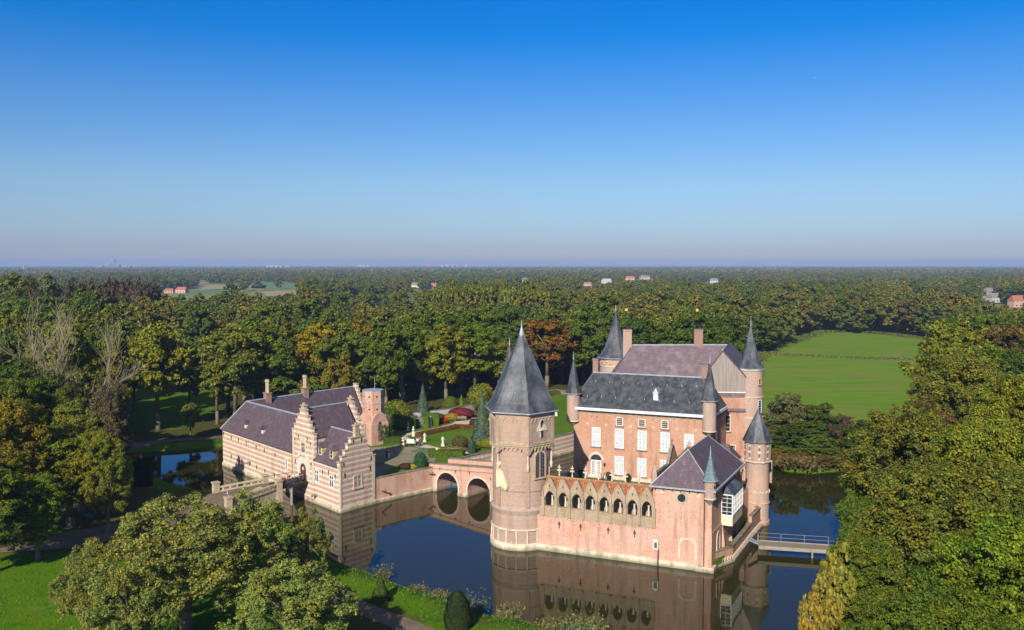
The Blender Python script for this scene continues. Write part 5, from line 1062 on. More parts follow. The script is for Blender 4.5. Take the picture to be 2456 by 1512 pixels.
q0 = Vector((*at(*z4_(645, 905), 1.7), 1.75)); mb = MB(); mb.slab([q0, p0-n_*.3+UP*(fbz+.05), p0-n_*(wd-.4)+UP*(fbz+.05), q0-n_*(wd-.8)], [q0+UP*.08, p0-n_*.3+UP*(fbz+.13), p0-n_*(wd-.4)+UP*(fbz+.13), q0-n_*(wd-.8)+UP*.08]); mb.build('ramp', MT['lead'], fb)
# blue rowing boat under the left arch
pb = Vector((*at(895.4+850/4.5466, 921+1130/4.5466, 0), 0)); bo = thing('rowing_boat', tuple(pb), 'blue wooden rowing boat moored under the left bridge arch', 'boat')
bd = Vector((.97, .25, 0)).normalized(); bnn = Vector((bd.y, -bd.x, 0)); mb = MB(); prof = []
sec = [(-1.9, .30, .55), (-1.2, .58, .42), (0, .68, .38), (1.1, .55, .42), (1.9, .06, .6)]
vs = []; 
for x, w_, h_ in sec: vs += [pb+bd*x+bnn*(-w_)+UP*h_, pb+bd*x+bnn*(-w_*.6)+UP*-.12, pb+bd*x+bnn*(w_*.6)+UP*-.12, pb+bd*x+bnn*w_+UP*h_, pb+bd*x+bnn*(w_*.86)+UP*(h_-.02), pb+bd*x+bnn*(w_*.5)+UP*.02, pb+bd*x+bnn*(-w_*.5)+UP*.02, pb+bd*x+bnn*(-w_*.86)+UP*(h_-.02)]
fs = [(0, 1, 2, 3, 4, 5, 6, 7), tuple(32+i for i in range(8))]
for i in range(4):
    for j in range(8): fs.append((i*8+j, i*8+(j+1) % 8, (i+1)*8+(j+1) % 8, (i+1)*8+j))
mb.add(vs, fs); mb.build('hull', MT['blue_boat'], bo)
for x in (-.8, .5): mb = MB(); mb.box(pb, bd, bnn, UP, x-.13, x+.13, -.52, .52, .28, .33); mb.build('seat', MT['wood_grey'], bo)

# ============================================================ PEOPLE AND STATUES
def skin_mesh(name, joints, edges, radii, lv=1):
    me = bpy.data.meshes.new(name); bm = bmesh.new(); ly = bm.verts.layers.skin.verify(); vs = [bm.verts.new(j) for j in joints]; bm.verts.ensure_lookup_table()
    for a, b in edges: bm.edges.new((vs[a], vs[b]))
    for i, (vv, r) in enumerate(zip(vs, radii)): vv[ly].radius = (r, r) if not isinstance(r, tuple) else r; vv[ly].use_root = (i == 0)
    bm.to_mesh(me); bm.free(); o = bpy.data.objects.new('tmp', me); COL.objects.link(o); o.modifiers.new('s', 'SKIN').use_smooth_shade = True; sb = o.modifiers.new('b', 'SUBSURF'); sb.levels = lv; sb.render_levels = lv
    dg = bpy.context.evaluated_depsgraph_get(); out = bpy.data.meshes.new_from_object(o.evaluated_get(dg)); out.name = name; bpy.data.objects.remove(o); return out
def person_parts(pose='stand'):
    J = {'pel': (0, 0, .95), 'ch': (0, .0, 1.30), 'nk': (0, 0, 1.47), 'hd': (0, .02, 1.57), 'ht': (0, .02, 1.68)}
    s = .10 if pose == 'walk' else 0
    for k, sg in (('L', -1), ('R', 1)):
        J['hp'+k] = (.10*sg, 0, .90); J['kn'+k] = (.11*sg, .10*sg*s*8+.03, .50); J['an'+k] = (.11*sg, sg*s*2.0, .09); J['to'+k] = (.12*sg, sg*s*2.0+.15, .04)
        J['sh'+k] = (.19*sg, 0, 1.40)
        if pose == 'lean': J['el'+k] = (.24*sg, .12, 1.16); J['ha'+k] = (.2*sg, .36, 1.1); J['fi'+k] = (.18*sg, .46, 1.08)
        else: J['el'+k] = (.27*sg, -.02-sg*s, 1.13); J['ha'+k] = (.27*sg, .08-sg*s*2, .88); J['fi'+k] = (.26*sg, .11-sg*s*2, .78)
    def m(name, ks, ed, rd): ix = {k: i for i, k in enumerate(ks)}; return skin_mesh(name, [J[k] for k in ks], [(ix[a], ix[b]) for a, b in ed], rd)
    body = m('person_body', ['pel', 'ch', 'nk', 'hd', 'ht', 'hpL', 'knL', 'anL', 'toL', 'hpR', 'knR', 'anR', 'toR', 'shL', 'elL', 'haL', 'fiL', 'shR', 'elR', 'haR', 'fiR'],
             [('pel', 'ch'), ('ch', 'nk'), ('nk', 'hd'), ('hd', 'ht'), ('pel', 'hpL'), ('hpL', 'knL'), ('knL', 'anL'), ('anL', 'toL'), ('pel', 'hpR'), ('hpR', 'knR'), ('knR', 'anR'), ('anR', 'toR'), ('ch', 'shL'), ('shL', 'elL'), ('elL', 'haL'), ('haL', 'fiL'), ('ch', 'shR'), ('shR', 'elR'), ('elR', 'haR'), ('haR', 'fiR')],
             [.13, .14, .055, .085, .08, .09, .06, .045, .035, .09, .06, .045, .035, .06, .045, .035, .025, .06, .045, .035, .025])
    shirt = m('shirt', ['pel', 'ch', 'shL', 'elL', 'shR', 'elR'], [('pel', 'ch'), ('ch', 'shL'), ('shL', 'elL'), ('ch', 'shR'), ('shR', 'elR')], [.155, .165, .085, .065, .085, .065])
    tr = m('trousers', ['pel', 'hpL', 'knL', 'anL', 'hpR', 'knR', 'anR'], [('pel', 'hpL'), ('hpL', 'knL'), ('knL', 'anL'), ('pel', 'hpR'), ('hpR', 'knR'), ('knR', 'anR')], [.15, .11, .08, .065, .11, .08, .065])
    J['hb'] = (0, -.01, 1.62); J['hc'] = (0, -.015, 1.71); hair = m('hair', ['hb', 'hc'], [('hb', 'hc')], [.095, .085]); return body, shirt, tr, hair
PP = {p: person_parts(p) for p in ('stand', 'walk', 'lean')}
def mobj(name, me, mat, parent, loc=(0, 0, 0)):
    me = me.copy(); me.materials.clear(); me.materials.append(MT[mat]); o = bpy.data.objects.new(name, me); COL.objects.link(o); o.parent = parent; o.location = loc; WL[o.name] = Vector(loc); return o
def person(p, z, rz, pose, shirt, trs, hair, label, group, sc=1.0):
    t = thing('person', (p[0], p[1], z), label, 'person', group); t.rotation_euler = (0, 0, rz); t.scale = (sc,)*3
    b, s, tr, h = PP[pose]; mobj('body', b, 'skin', t); mobj('shirt', s, shirt, t); mobj('trousers', tr, trs, t); mobj('hair', h, hair, t); return t
zc = lambda x, y: ((780+x/5.848)/1.5635, (1740+y/5.848)/1.5635)
for i, (b_, a_, sh, trs, hr_, lab) in enumerate(((-4.9, 9.75, 'black_cloth', 'black_cloth', 'hair_dark', 'person all in black crouching at the railing by the stone pier'), (-4.35, 9.8, 'cloth_red', 'black_cloth', 'hair_fair', 'fair haired person in dark red behind the timber bridge railing'),
      (-3.5, 9.85, 'cloth_red', 'cloth_blue', 'hair_dark', 'tall person in wine red top and blue trousers leaning on the bridge railing'), (-2.6, 9.8, 'cloth_white', 'cloth_blue', 'hair_fair', 'fair haired person in white shirt on the timber bridge'),
      (-1.95, 9.75, 'cloth_white', 'black_cloth', 'hair_dark', 'dark haired person in white shirt and black trousers on the timber bridge'), (-1.3, 9.9, 'cloth_blue', 'cloth_blue', 'hair_dark', 'person in dark blue nearest the gate door'))):
    q = GF(a_, b_); person(q, 3.02, math.atan2(-nG.y*-1, -nG.x*-1)-math.pi/2, 'lean' if i > 1 else 'stand', sh, trs, hr_, lab, 'people on the timber bridge', .9 if i < 2 else 1.0)
zg = lambda x, y: (895.4+x/4.5466, 921+y/4.5466)
for (x, y, rz, pose, sh, trs, hr_, lab) in ((146, 822, .6, 'walk', 'cloth_blue', 'cloth_blue', 'hair_dark', 'person in dark blue walking across the gravel courtyard'), (172, 820, .5, 'walk', 'cloth_pink', 'cloth_white', 'hair_fair', 'person in pink top and pale trousers crossing the courtyard'),
      (470, 684, 1.0, 'stand', 'black_cloth', 'black_cloth', 'hair_dark', 'person in black standing on the garden path by the lawn'), (485, 688, .5, 'stand', 'cloth_white', 'black_cloth', 'hair_fair', 'person in white top standing among the group on the garden path'),
      (500, 686, .3, 'walk', 'cloth_red', 'cloth_blue', 'hair_dark', 'person in dark red on the garden path beside the information board'), (515, 680, 2, 'stand', 'cloth_red', 'black_cloth', 'hair_fair', 'fair haired person in dark red at the edge of the lawn'),
      (85, 640, 2.5, 'stand', 'black_cloth', 'black_cloth', 'hair_dark', 'person in black standing by the chapel turret'), (122, 632, 2, 'stand', 'cloth_blue', 'black_cloth', 'hair_dark', 'person in blue beside the dark hedge near the turret')):
    person(at(*zg(x, y), 3.03), 3.03, rz, pose, sh, trs, hr_, lab, 'people in the garden', 1.0)
def statue(p, z, label, h=1.5, ped=.5, group='statues in the garden', mat_='marble', bust=False):
    t = thing('statue', (p[0], p[1], z), label, 'statue', group); q = Vector((p[0], p[1], z)); mb = MB(); mb.abox(q, .62, .62, .12); mb.abox(q+UP*.12, .46, .46, ped-.24); mb.abox(q+UP*(ped-.12), .56, .56, .12); mb.build('pedestal', MT[mat_], t)
    if bust:
        mb = MB(); c = p[:2]; zz_ = z+ped; mb.lathe(c, [(.1, zz_), (.09, zz_+.12), (.28, zz_+.25), (.3, zz_+.45), (.1, zz_+.58), (.09, zz_+.62), (.16, zz_+.72), (.17, zz_+.85), (.1, zz_+.97), (.02, zz_+1.0)], 12); mb.build('bust', MT[mat_], t, smooth=True)
    else:
        o = mobj('figure', PP['stand'][0], mat_, t, (0, 0, ped)); o.scale = (1.15*h/1.7, 1.15*h/1.7, h/1.75); o.rotation_euler = (0, 0, 2.8); k_ = h/1.58; zz_ = z+ped; mb = MB(); mb.lathe(p[:2], [(.27*k_, zz_), (.24*k_, zz_+.1*k_), (.20*k_, zz_+.55*k_), (.17*k_, zz_+.92*k_), (.21*k_, zz_+1.12*k_), (.20*k_, zz_+1.26*k_), (.07*k_, zz_+1.36*k_)], 10); mb.build('robe', MT[mat_], t, smooth=True)
for x, y, h, ped, bust, lab in ((437, 570, .9, .9, True, 'white bust on a slim pedestal at the left end of the hedge border'), (560, 632, 1.45, .3, False, 'white standing statue on the lawn beside the group of visitors'), (758, 678, 1.5, .35, False, 'white standing statue alone on the middle of the lawn front edge'),
        (380, 510, .8, 1.0, True, 'white bust in front of the dark hedge at the back left'), (625, 465, .8, 1.1, True, 'white bust between two clipped hedge blocks'), (1262, 345, 1.2, .8, False, 'white statue beside the clipped hedge by the hexagonal tower roof'),
        (545, 850, 1.3, .3, False, 'weathered statue by the round green shrub at the courtyard corner'), (694, 800, 1.3, .55, False, 'weathered statue at the end of the low hedge by the bridge'), (325, 690, .8, .8, True, 'small stone urn figure at the courtyard gate'), (198, 625, .6, 1.0, True, 'pale stone vase figure beside the dark hedge')):
    statue(at(*zg(x, y), 3.0), 3.0, lab, h, ped, bust=bust, mat_='stone_pale' if 'weathered' in lab or 'stone' in lab else 'marble')
statue(at(*((1800+830/2.9075)/1.5635, (1180+1105/2.9075)/1.5635), 3), 3.0, 'white statue on the lawn right of the hexagonal tower', 1.3, .6)
# information board, benches, lamp, car ...
p = at(*zg(400, 690), 3.03); t = thing('information_board', (*p, 3.03), 'white tilted information board at the edge of the courtyard', 'sign'); q = Vector((*p, 3.03))
mb = MB(); mb.box(q, Vector((1, 0, 0)), Vector((0, -.8, .6)), Vector((0, .6, .8)), -.65, .65, -.03, .03, .75, 1.55); mb.build('panel', MT['white_paint'], t); mb = MB(); mb.tube(q-Vector((.45, 0, 0)), q+Vector((-.45, .4, .8)), .04, .04, 5); mb.tube(q+Vector((.45, 0, 0)), q+Vector((.45, .4, .8)), .04, .04, 5); mb.build('leg', MT['iron'], t)
def bench(p, z, rz, label, m='wood_grey', L_=1.8, group=None):
    t = thing('bench', (*p, z), label, 'bench', group); q = Vector((*p, z)); r = Vector((math.cos(rz), math.sin(rz), 0)); n = Vector((r.y, -r.x, 0))
    mb = MB(); [mb.box(q, r, n, UP, -L_/2, L_/2, -.22+i*.15, -.10+i*.15, .42, .46) for i in range(3)]; mb.build('seat', MT[m], t)
    mb = MB(); [mb.box(q, r, n, UP, -L_/2, L_/2, -.3, -.26, .55+i*.14, .65+i*.14) for i in range(3)]; mb.build('backrest', MT[m], t)
    for s in (-1, 1): mb = MB(); mb.box(q, r, n, UP, s*(L_/2-.15)-.04, s*(L_/2-.15)+.04, -.25, -.18, 0, .9); mb.box(q, r, n, UP, s*(L_/2-.15)-.04, s*(L_/2-.15)+.04, .12, .19, 0, .42); mb.build('leg', MT[m], t)
    return t
bench(at(*zg(950, 405), 3.03), 3.03, .15, 'grey stone bench below the dark red shrub', 'concrete', 2.6)
bench(at(*zg(1120, 420), 3.05), 3.05, .2, 'pale blue bench on the gravel beside the dark pot plant', 'lead', 1.8)
rz_ = lambda x, y: ((40+x/6.14)/1.5635, (1800+y/6.14)/1.5635)
bench(at(*rz_(880, 680), 1.2), 1.15, -.75, 'bright red bench in the shade under the left trees', 'red_paint', 3.0)
# cyclist's light blue motor scooter in the shade
p = at(*rz_(1860, 880), 1.3); t = thing('scooter', (*p, 1.25), 'pale blue scooter parked in the shade by the left road', 'scooter'); q = Vector((*p, 1.25)); r = Vector((.93, .35, 0)); n = Vector((r.y, -r.x, 0))
for s in (-.65, .65): mb = MB(); mb.ext(arcpts(0, .28, .28, 0, 345, 15), q+r*s, r, UP, n, -.06, .06); mb.build('wheel', MT['iron'], t)
mb = MB(); mb.ext([(-.85, .5), (-.5, .3), (.2, .3), (.45, .95), (.58, .9), (.35, .2), (-.6, .18)], q, r, UP, n, -.16, .16); mb.ext([(-.9, .5), (-.1, .45), (-.15, .75), (-.85, .8)], q, r, UP, n, -.18, .18); mb.build('body', MT['blue_boat'], t)
mb = MB(); mb.ext([(-.85, .8), (-.15, .76), (-.2, .9), (-.8, .92)], q, r, UP, n, -.15, .15); mb.build('seat', MT['iron'], t)
mb = MB(); mb.tube(q+r*.5+UP*.95-n*.32, q+r*.5+UP*.98+n*.32, .03, .03, 5); mb.build('handlebar', MT['steel'], t)
# lamp post at the pond
p = at(340.5, 1150, 1.0); t = thing('lamp_post', (*p, 1.0), 'black lantern post behind the dark clipped yew by the pond', 'street lamp'); mb = MB(); mb.lathe(p, [(.14, .9), (.07, 1.3), (.05, 4.0)], 8); mb.build('pole', MT['iron'], t)
mb = MB(); mb.lathe(p, [(.12, 4.0), (.26, 4.45), (.3, 4.5), (.08, 4.75), (.02, 4.95)], 6); mb.build('lantern', MT['iron'], t)
p = at((780+198/2.7)/1.5635, (1400+1250/2.7)/1.5635, 2.0); t = thing('bollard', (*p, 2.0), 'slim blue grey bollard on the causeway road', 'bollard'); mb = MB(); mb.lathe(p, [(.09, 1.6), (.09, 2.75), (.05, 2.85)], 8); mb.build('post', MT['lead'], t); mb = MB(); mb.lathe(p, [(.1, 2.4), (.1, 2.55)], 8); mb.build('band', MT['white_paint'], t)
# potted shrubs and wall lamps on the terrace

# ============================================================ VEGETATION
def quads_mesh(name, C_, Nn, S_, mat, seed, fold=0.0, aspect=.7):
    r = np.random.default_rng(seed); n = len(C_); Nn = Nn/np.linalg.norm(Nn, axis=1, keepdims=True)
    R = r.normal(size=(n, 3)); T = np.cross(Nn, R); T /= np.linalg.norm(T, axis=1, keepdims=True)+1e-9; B = np.cross(Nn, T)
    s = S_[:, None]; vs = np.stack([C_+T*s, C_+B*s*aspect, C_-T*s, C_-B*s*aspect], 1).reshape(-1, 3).astype(np.float32)
    me = bpy.data.meshes.new(name); me.vertices.add(4*n); me.vertices.foreach_set('co', vs.ravel()); me.loops.add(4*n); me.loops.foreach_set('vertex_index', np.arange(4*n, dtype=np.int32))
    me.polygons.add(n); me.polygons.foreach_set('loop_start', np.arange(0, 4*n, 4, dtype=np.int32)); me.polygons.foreach_set('loop_total', np.full(n, 4, np.int32)); me.update(); me.validate(); me.materials.append(MT[mat]); return me
def crown_pts(kind, R, z0, z1, npuff, nleaf, lsize, seed, puff=(.2, .36)):
    r = np.random.default_rng(seed); H = z1-z0
    P = []
    while len(P) < npuff:
        d = r.normal(size=3); d /= np.linalg.norm(d); rad = r.uniform(.35, 1)**.5
        if kind == 'spread': rad = r.uniform(.03, 1)**.5
        if kind == 'oak': p = np.array([d[0]*R*rad*.82, d[1]*R*rad*.82, z0+H*(.46+.42*d[2]*rad)])
        elif kind == 'poplar': t = r.uniform(0, 1); w = R*.75*math.sin(math.pi*min(.95, max(.08, t)))**.6; a = r.uniform(0, 6.28); p = np.array([math.cos(a)*w*rad, math.sin(a)*w*rad, z0+H*(.08+.84*t)])
        elif kind == 'spread': p = np.array([d[0]*R*rad*.88, d[1]*R*rad*.88, z0+H*(.5+.40*d[2]*rad-.25*(rad**2)*abs(d[0]**2+d[1]**2))])
        P.append(p)
    P = np.array(P); pr_ = R*r.uniform(*puff, npuff)
    K = 16 if nleaf > 40000 else 9   # every puff is a spray of small ragged leaf clusters with gaps between
    si = np.repeat(np.arange(npuff), K); sd_ = r.normal(size=(npuff*K, 3)); sd_[:, 2] += .25; sd_ /= np.linalg.norm(sd_, axis=1, keepdims=True)
    SP = P[si]+sd_*(pr_[si]*r.uniform(.45, 1.2, npuff*K))[:, None]*np.array([1, 1, .8]); sr = pr_[si]*r.uniform(.16, .42, npuff*K)
    idx = r.choice(npuff*K, nleaf, p=sr**1.8/np.sum(sr**1.8)); D = r.normal(size=(nleaf, 3))
    C_ = SP[idx]+D*(sr[idx]*.62)[:, None]*np.array([1, 1, .75]); Nn = D*.45+sd_[idx]*.55+r.normal(size=(nleaf, 3))*.55+np.array([0, 0, .35]); S_ = lsize*r.uniform(.55, 1.3, nleaf)
    return P, pr_, C_, Nn, S_
def trunk_mesh(name, R, z0, z1, P, tr, seed, nl=9, mat='bark', frac=.5):
    mb = MB(); r = random.Random(seed); zt = z0+(z1-z0)*frac; lean = (r.uniform(-.3, .3), r.uniform(-.3, .3))
    a = Vector((0, 0, -.6)); b = Vector((lean[0]*.4, lean[1]*.4, z0*.6)); c = Vector((lean[0], lean[1], zt)); mb.tube(a, b, tr*1.35, tr, 9); mb.tube(b, c, tr, tr*.55, 8)
    for i in range(nl):
        q = Vector(P[i*len(P)//nl]); t = r.uniform(.25, .95); s = b.lerp(c, t); m_ = s.lerp(q, .5)+Vector((r.uniform(-.5, .5), r.uniform(-.5, .5), r.uniform(0, .8))); mb.tube(s, m_, tr*.38, tr*.24, 6); mb.tube(m_, q, tr*.24, tr*.08, 5)
    me = bpy.data.meshes.new(name); me.from_pydata(mb.v, [], mb.f); me.materials.append(MT[mat]); 
    for p in me.polygons: p.use_smooth = True
    return me
PROTO = {}
def proto(key, kind, n, R, z0, z1, npuff, nleaf, ls, tr, tm='bark', leafm='leaf', nl=9, puff=(.2, .36)):
    L_ = []
    for i in range(n):
        sd_ = hash((key, i)) % 1000 if False else (sum(map(ord, key))*31+i*17) % 9999
        P, pr_, C_, Nn, S_ = crown_pts(kind, R, z0, z1, npuff, nleaf, ls, sd_, puff)
        L_.append((quads_mesh('crown', C_, Nn, S_, leafm, sd_), trunk_mesh('trunk', R, z0, z1, P, tr, sd_, nl, tm)))
    PROTO[key] = L_
# unit trees are 22 m tall, crown radius 6
proto('near', 'oak', 4, 6.3, 3.0, 22, 130, 110000, .125, .48, puff=(.11, .23))
proto('huge', 'oak', 2, 11, 2.5, 24, 230, 240000, .145, .7, nl=14, puff=(.075, .18))
proto('mid', 'oak', 6, 6.2, 5.5, 22, 64, 30000, .24, .42, puff=(.14, .28))
proto('low', 'oak', 6, 6.2, 3.5, 22, 38, 9500, .44, .40, nl=5, puff=(.17, .32))
proto('poplar', 'poplar', 2, 4.6, 3, 22, 40, 18000, .26, .35, puff=(.2, .36))
proto('slim', 'poplar', 3, 4.2, 2.5, 24, 34, 7500, .42, .34, nl=4, puff=(.2, .34))
proto('umbrella', 'oak', 3, 6.2, 10.5, 22, 26, 6000, .44, .36, 'bark_pale', nl=7, puff=(.15, .3))
proto('bushy', 'oak', 3, 6.4, -5, 22, 170, 44000, .21, .3, nl=4, puff=(.10, .22))
PROTO['spread'] = []
for i in range(3):
    P, pr_, C_, Nn, S_ = crown_pts('spread', 8.5, 3.0, 16, 175, 58000, .12, 500+i, (.055, .13)); PROTO['spread'].append((quads_mesh('crown', C_, Nn, S_, 'leaf', i), trunk_mesh('trunk', 8, 3, 15, P, .42, i, 18, 'bark', .5)))
OCC = []
GREENS = {'green': (.100, .138, .014), 'deep': (.070, .105, .014), 'olive': (.135, .150, .020), 'yellowgreen': (.165, .178, .016), 'yellow': (.30, .22, .010), 'gold': (.18, .145, .014), 'rust': (.165, .088, .016), 'brown': (.115, .085, .024), 'purplebrown': (.105, .072, .038), 'greygreen': (.135, .145, .055), 'bright': (.125, .170, .012), 'oak': (.195, .218, .045)}
CN = {'oak': 'olive', 'green': 'green', 'deep': 'dark green', 'olive': 'olive', 'yellowgreen': 'yellow green', 'yellow': 'bright yellow', 'gold': 'golden', 'rust': 'rusty orange', 'brown': 'brown', 'purplebrown': 'purplish brown', 'greygreen': 'grey green', 'bright': 'fresh green'}
TN = [0]
def tree(x, y, h, r, key, colr, label, group=None, z=None, name='tree', var=None, cat='tree', rot=None, jitter=.12):
    TN[0] += 1; k = TN[0]; R_ = random.Random(k*7+1); L_ = PROTO[key]; cm, tm = L_[(var if var is not None else R_.randrange(len(L_))) % len(L_)]
    base = {'near': (6.3, 22), 'mid': (6.2, 22), 'low': (6.2, 22), 'poplar': (4.6, 22), 'slim': (4.2, 24), 'bushy': (6.2, 22), 'umbrella': (6.2, 22), 'huge': (11, 24), 'spread': (8.5, 16)}[key]
    if z is None: z = float(terr([x], [y])[0]) if (abs(x) < 150 and 20 < y < 330) else 1.0
    t = thing(name, (x, y, z), label, cat, group); t.rotation_euler = (0, 0, rot if rot is not None else R_.uniform(0, 6.28)); t.scale = (r/base[0], r/base[0], h/base[1])
    c = Vector(GREENS[colr] if isinstance(colr, str) else colr); j = 1+R_.uniform(-jitter, jitter); c = Vector((c.x*j*(1+R_.uniform(-.08, .08)), c.y*j, c.z*j))
    o = bpy.data.objects.new('crown', cm); COL.objects.link(o); o.parent = t; o.color = (*c, 1); q = bpy.data.objects.new('trunk', tm); COL.objects.link(q); q.parent = t; OCC.append((x, y, r)); return t
def tpx(px, ytop, d, rpx, key, colr, label, **kw):
    x = xat(px, d, 12); h = zat(px, ytop, d)-1.1; return tree(x, d, h, rpx*d/F_PX, key, colr, label, **kw)
# --- hero trees: foreground left
tpx(440, 1158, 84, 250, 'spread', 'oak', 'broad old oak with open olive crown filling the bottom left foreground', var=0, rot=.3)
tpx(600, 1163, 92, 132, 'spread', 'oak', 'spreading oak crown leaning over the moat bank left of the foreground yews', var=1, rot=1.2)
tpx(700, 1335, 76, 190, 'spread', 'oak', 'low spreading oak crown at the bottom edge left of the path', var=2, rot=2.2)
tpx(300, 1330, 74, 150, 'spread', 'oak', 'lowest oak crown at the bottom edge above the sunny lawn', var=1, rot=4)
tpx(215, 1285, 82, 110, 'spread', 'oak', 'left hand branches of the foreground oak above the sunny lawn', var=2, rot=5)
tpx(735, 1200, 96, 75, 'spread', 'oak', 'oak branch crown at the water below the drawbridge', var=0, rot=3)
# --- left side mass
for a in ((165, 985, 119, 120, 'near', 'yellowgreen', 'yellow green tree with trunk in the shaded road verge on the left'), (20, 915, 112, 110, 'near', 'gold', 'golden tree at the left edge of the photo'), (-40, 1080, 100, 120, 'near', 'green', 'green tree cut by the left edge above the lawn'),
          (110, 990, 116, 105, 'near', 'yellowgreen', 'yellow green tree in the middle of the left mass of trees'), (190, 930, 126, 80, 'near', 'olive', 'olive tree below the smaller bare tree'), (60, 735, 190, 80, 'mid', 'olive', 'olive tree above the golden tree at the left edge'), (160, 745, 178, 66, 'mid', 'yellowgreen', 'yellow green tree right behind the tall bare tree'), (300, 740, 200, 62, 'mid', 'olive', 'olive tree left of the tall yellow green pond tree'), (20, 860, 128, 95, 'near', 'green', 'green tree above the golden tree at the left edge'), (85, 1120, 105, 75, 'near', 'bright', 'fresh green low tree in front of the red bench'), (60, 830, 135, 100, 'near', 'deep', 'dark green tree behind the golden tree at left'), (255, 1010, 116, 62, 'near', 'yellowgreen', 'yellow green tree overhanging the left pond'),
          (262, 880, 126, 58, 'near', (.105, .088, .045), 'dull brown beech beside the left pond'), (130, 900, 136, 85, 'near', 'olive', 'olive tree below the bare dead tree'), (110, 790, 168, 75, 'mid', 'olive', 'olive tree behind the bare dead tree'), (10, 770, 165, 75, 'mid', 'deep', 'dark green tree at the left edge behind the golden tree'),
          (245, 760, 205, 60, 'mid', 'deep', 'dark green tree right of the bare dead tree'), (205, 960, 130, 60, 'near', 'gold', 'gold tinged tree in the shade left of the pond')):
    tpx(a[0], a[1], a[2], a[3], a[4], a[5], a[6])
# --- across the pond and behind the gatehouse
for a in ((378, 745, 189, 80, 'mid', 'yellowgreen', 'yellow green tree with tall trunk on the lawn beyond the pond'), (455, 800, 200, 55, 'mid', 'green', 'green tree with bare trunk on the lawn right of the yellow green one'), (600, 742, 200, 95, 'mid', 'green', 'large round green tree behind the hipped corner of the gatehouse'),
          (520, 800, 196, 55, 'mid', 'olive', 'olive tree beyond the pond at the gatehouse corner'), (455, 960, 181, 26, 'mid', 'yellowgreen', 'small yellow green tree on the pond bank'), (757, 757, 214, 62, 'mid', 'yellow', 'bright yellow tree behind the gatehouse chimneys'), (812, 838, 199, 42, 'mid', 'gold', 'golden orange tree low behind the gatehouse roof'),
          (700, 850, 205, 50, 'mid', 'green', 'green tree between the large round tree and the yellow tree'), (880, 780, 214, 62, 'mid', 'olive', 'olive tree behind the gatehouse back wing'), (655, 790, 196, 70, 'mid', 'green', 'green tree rising right behind the first gatehouse chimney'), (740, 870, 196, 55, 'mid', 'olive', 'olive tree low behind the second gatehouse chimney'), (835, 785, 222, 62, 'mid', 'olive', 'olive tree just right of the bright yellow one'), (925, 800, 200, 55, 'mid', 'green', 'green tree left of the chapel turret top'), (545, 770, 215, 62, 'mid', 'yellowgreen', 'yellow green tree behind the olive one beyond the pond'), (320, 780, 215, 60, 'mid', 'green', 'green tree left of the tall yellow green one beyond the pond'), (965, 790, 208, 62, 'mid', 'green', 'green tree behind the chapel turret'), (1015, 800, 212, 48, 'mid', 'olive', 'olive tree left of the tall bare trunks behind the garden'),
          (1070, 790, 210, 60, 'mid', 'yellowgreen', 'yellow green tree on a tall bare trunk behind the white wall'), (1138, 790, 214, 66, 'mid', 'bright', 'fresh green tree behind the white garden wall left of the hexagonal roof'), (1195, 830, 216, 45, 'mid', 'yellowgreen', 'yellow green tree touching the hexagonal roof'), (1312, 770, 236, 72, 'mid', 'rust', 'large rusty orange chestnut between the hexagonal tower and the residence'),
          (1262, 765, 250, 50, 'mid', 'yellowgreen', 'yellow green tree left of the rusty chestnut'), (1400, 800, 250, 55, 'mid', 'green', 'green tree right of the rusty chestnut'), (1445, 750, 262, 50, 'mid', 'deep', 'dark green tree left of the flared slate cone')):
    tpx(a[0], a[1], a[2], a[3], a[4], a[5], a[6])
# --- right bank mass
for a in ((2290, 1040, 76, 280, 'huge', 'olive', 'huge green tree crown nearest on the right bank'), (2180, 905, 98, 160, 'near', 'olive', 'olive tree crown rising behind the huge right bank tree'), (2300, 790, 128, 130, 'near', 'olive', 'tall olive tree at the meadow edge on the right'), (2400, 945, 84, 220, 'huge', 'yellowgreen', 'yellow green tree at the right edge of the photo'),
          (2420, 1190, 60, 210, 'near', 'bright', 'fresh green tree in the bottom right corner'), (2415, 850, 108, 120, 'near', 'yellowgreen', 'yellow green tree below the right horizon wood'), (2440, 775, 150, 110, 'near', 'deep', 'dark green tree at the right edge below the far wood'), (2250, 850, 132, 75, 'near', 'yellowgreen', 'yellow green tree beside the meadow on the right'),
          (2150, 985, 112, 72, 'near', 'green', 'green tree overhanging the right moat bank by the meadow'), (2088, 1130, 92, 85, 'near', 'green', 'green tree leaning over the moat near the footbridge'), (1985, 1330, 68, 48, 'umbrella', (.22, .185, .03), 'yellow autumn branch crown hanging over the water near the bottom right'), (1945, 1378, 67, 34, 'umbrella', (.26, .20, .03), 'lowest yellow branch tips hanging over the moat'), (2010, 1265, 72, 55, 'umbrella', (.22, .20, .03), 'yellow green crown above the footbridge handrail'), (2085, 1050, 100, 78, 'near', 'green', 'green tree between the footbridge and the meadow'), (2138, 925, 118, 72, 'near', 'olive', 'olive tree at the corner of the meadow'), (2040, 1170, 86, 62, 'near', 'green', 'green tree reaching out over the moat above the footbridge'), (2080, 1230, 74, 110, 'near', 'green', 'green tree hiding the far end of the footbridge'), (2230, 920, 112, 100, 'near', 'brown', 'brown tinted crown in the middle of the right bank trees'),
          (2260, 1330, 58, 250, 'huge', 'green', 'green tree at the bottom edge of the right bank'), (2380, 820, 170, 90, 'near', 'green', 'green tree on the far side of the right bank wood')):
    tpx(a[0], a[1], a[2], a[3], a[4], a[5], a[6])
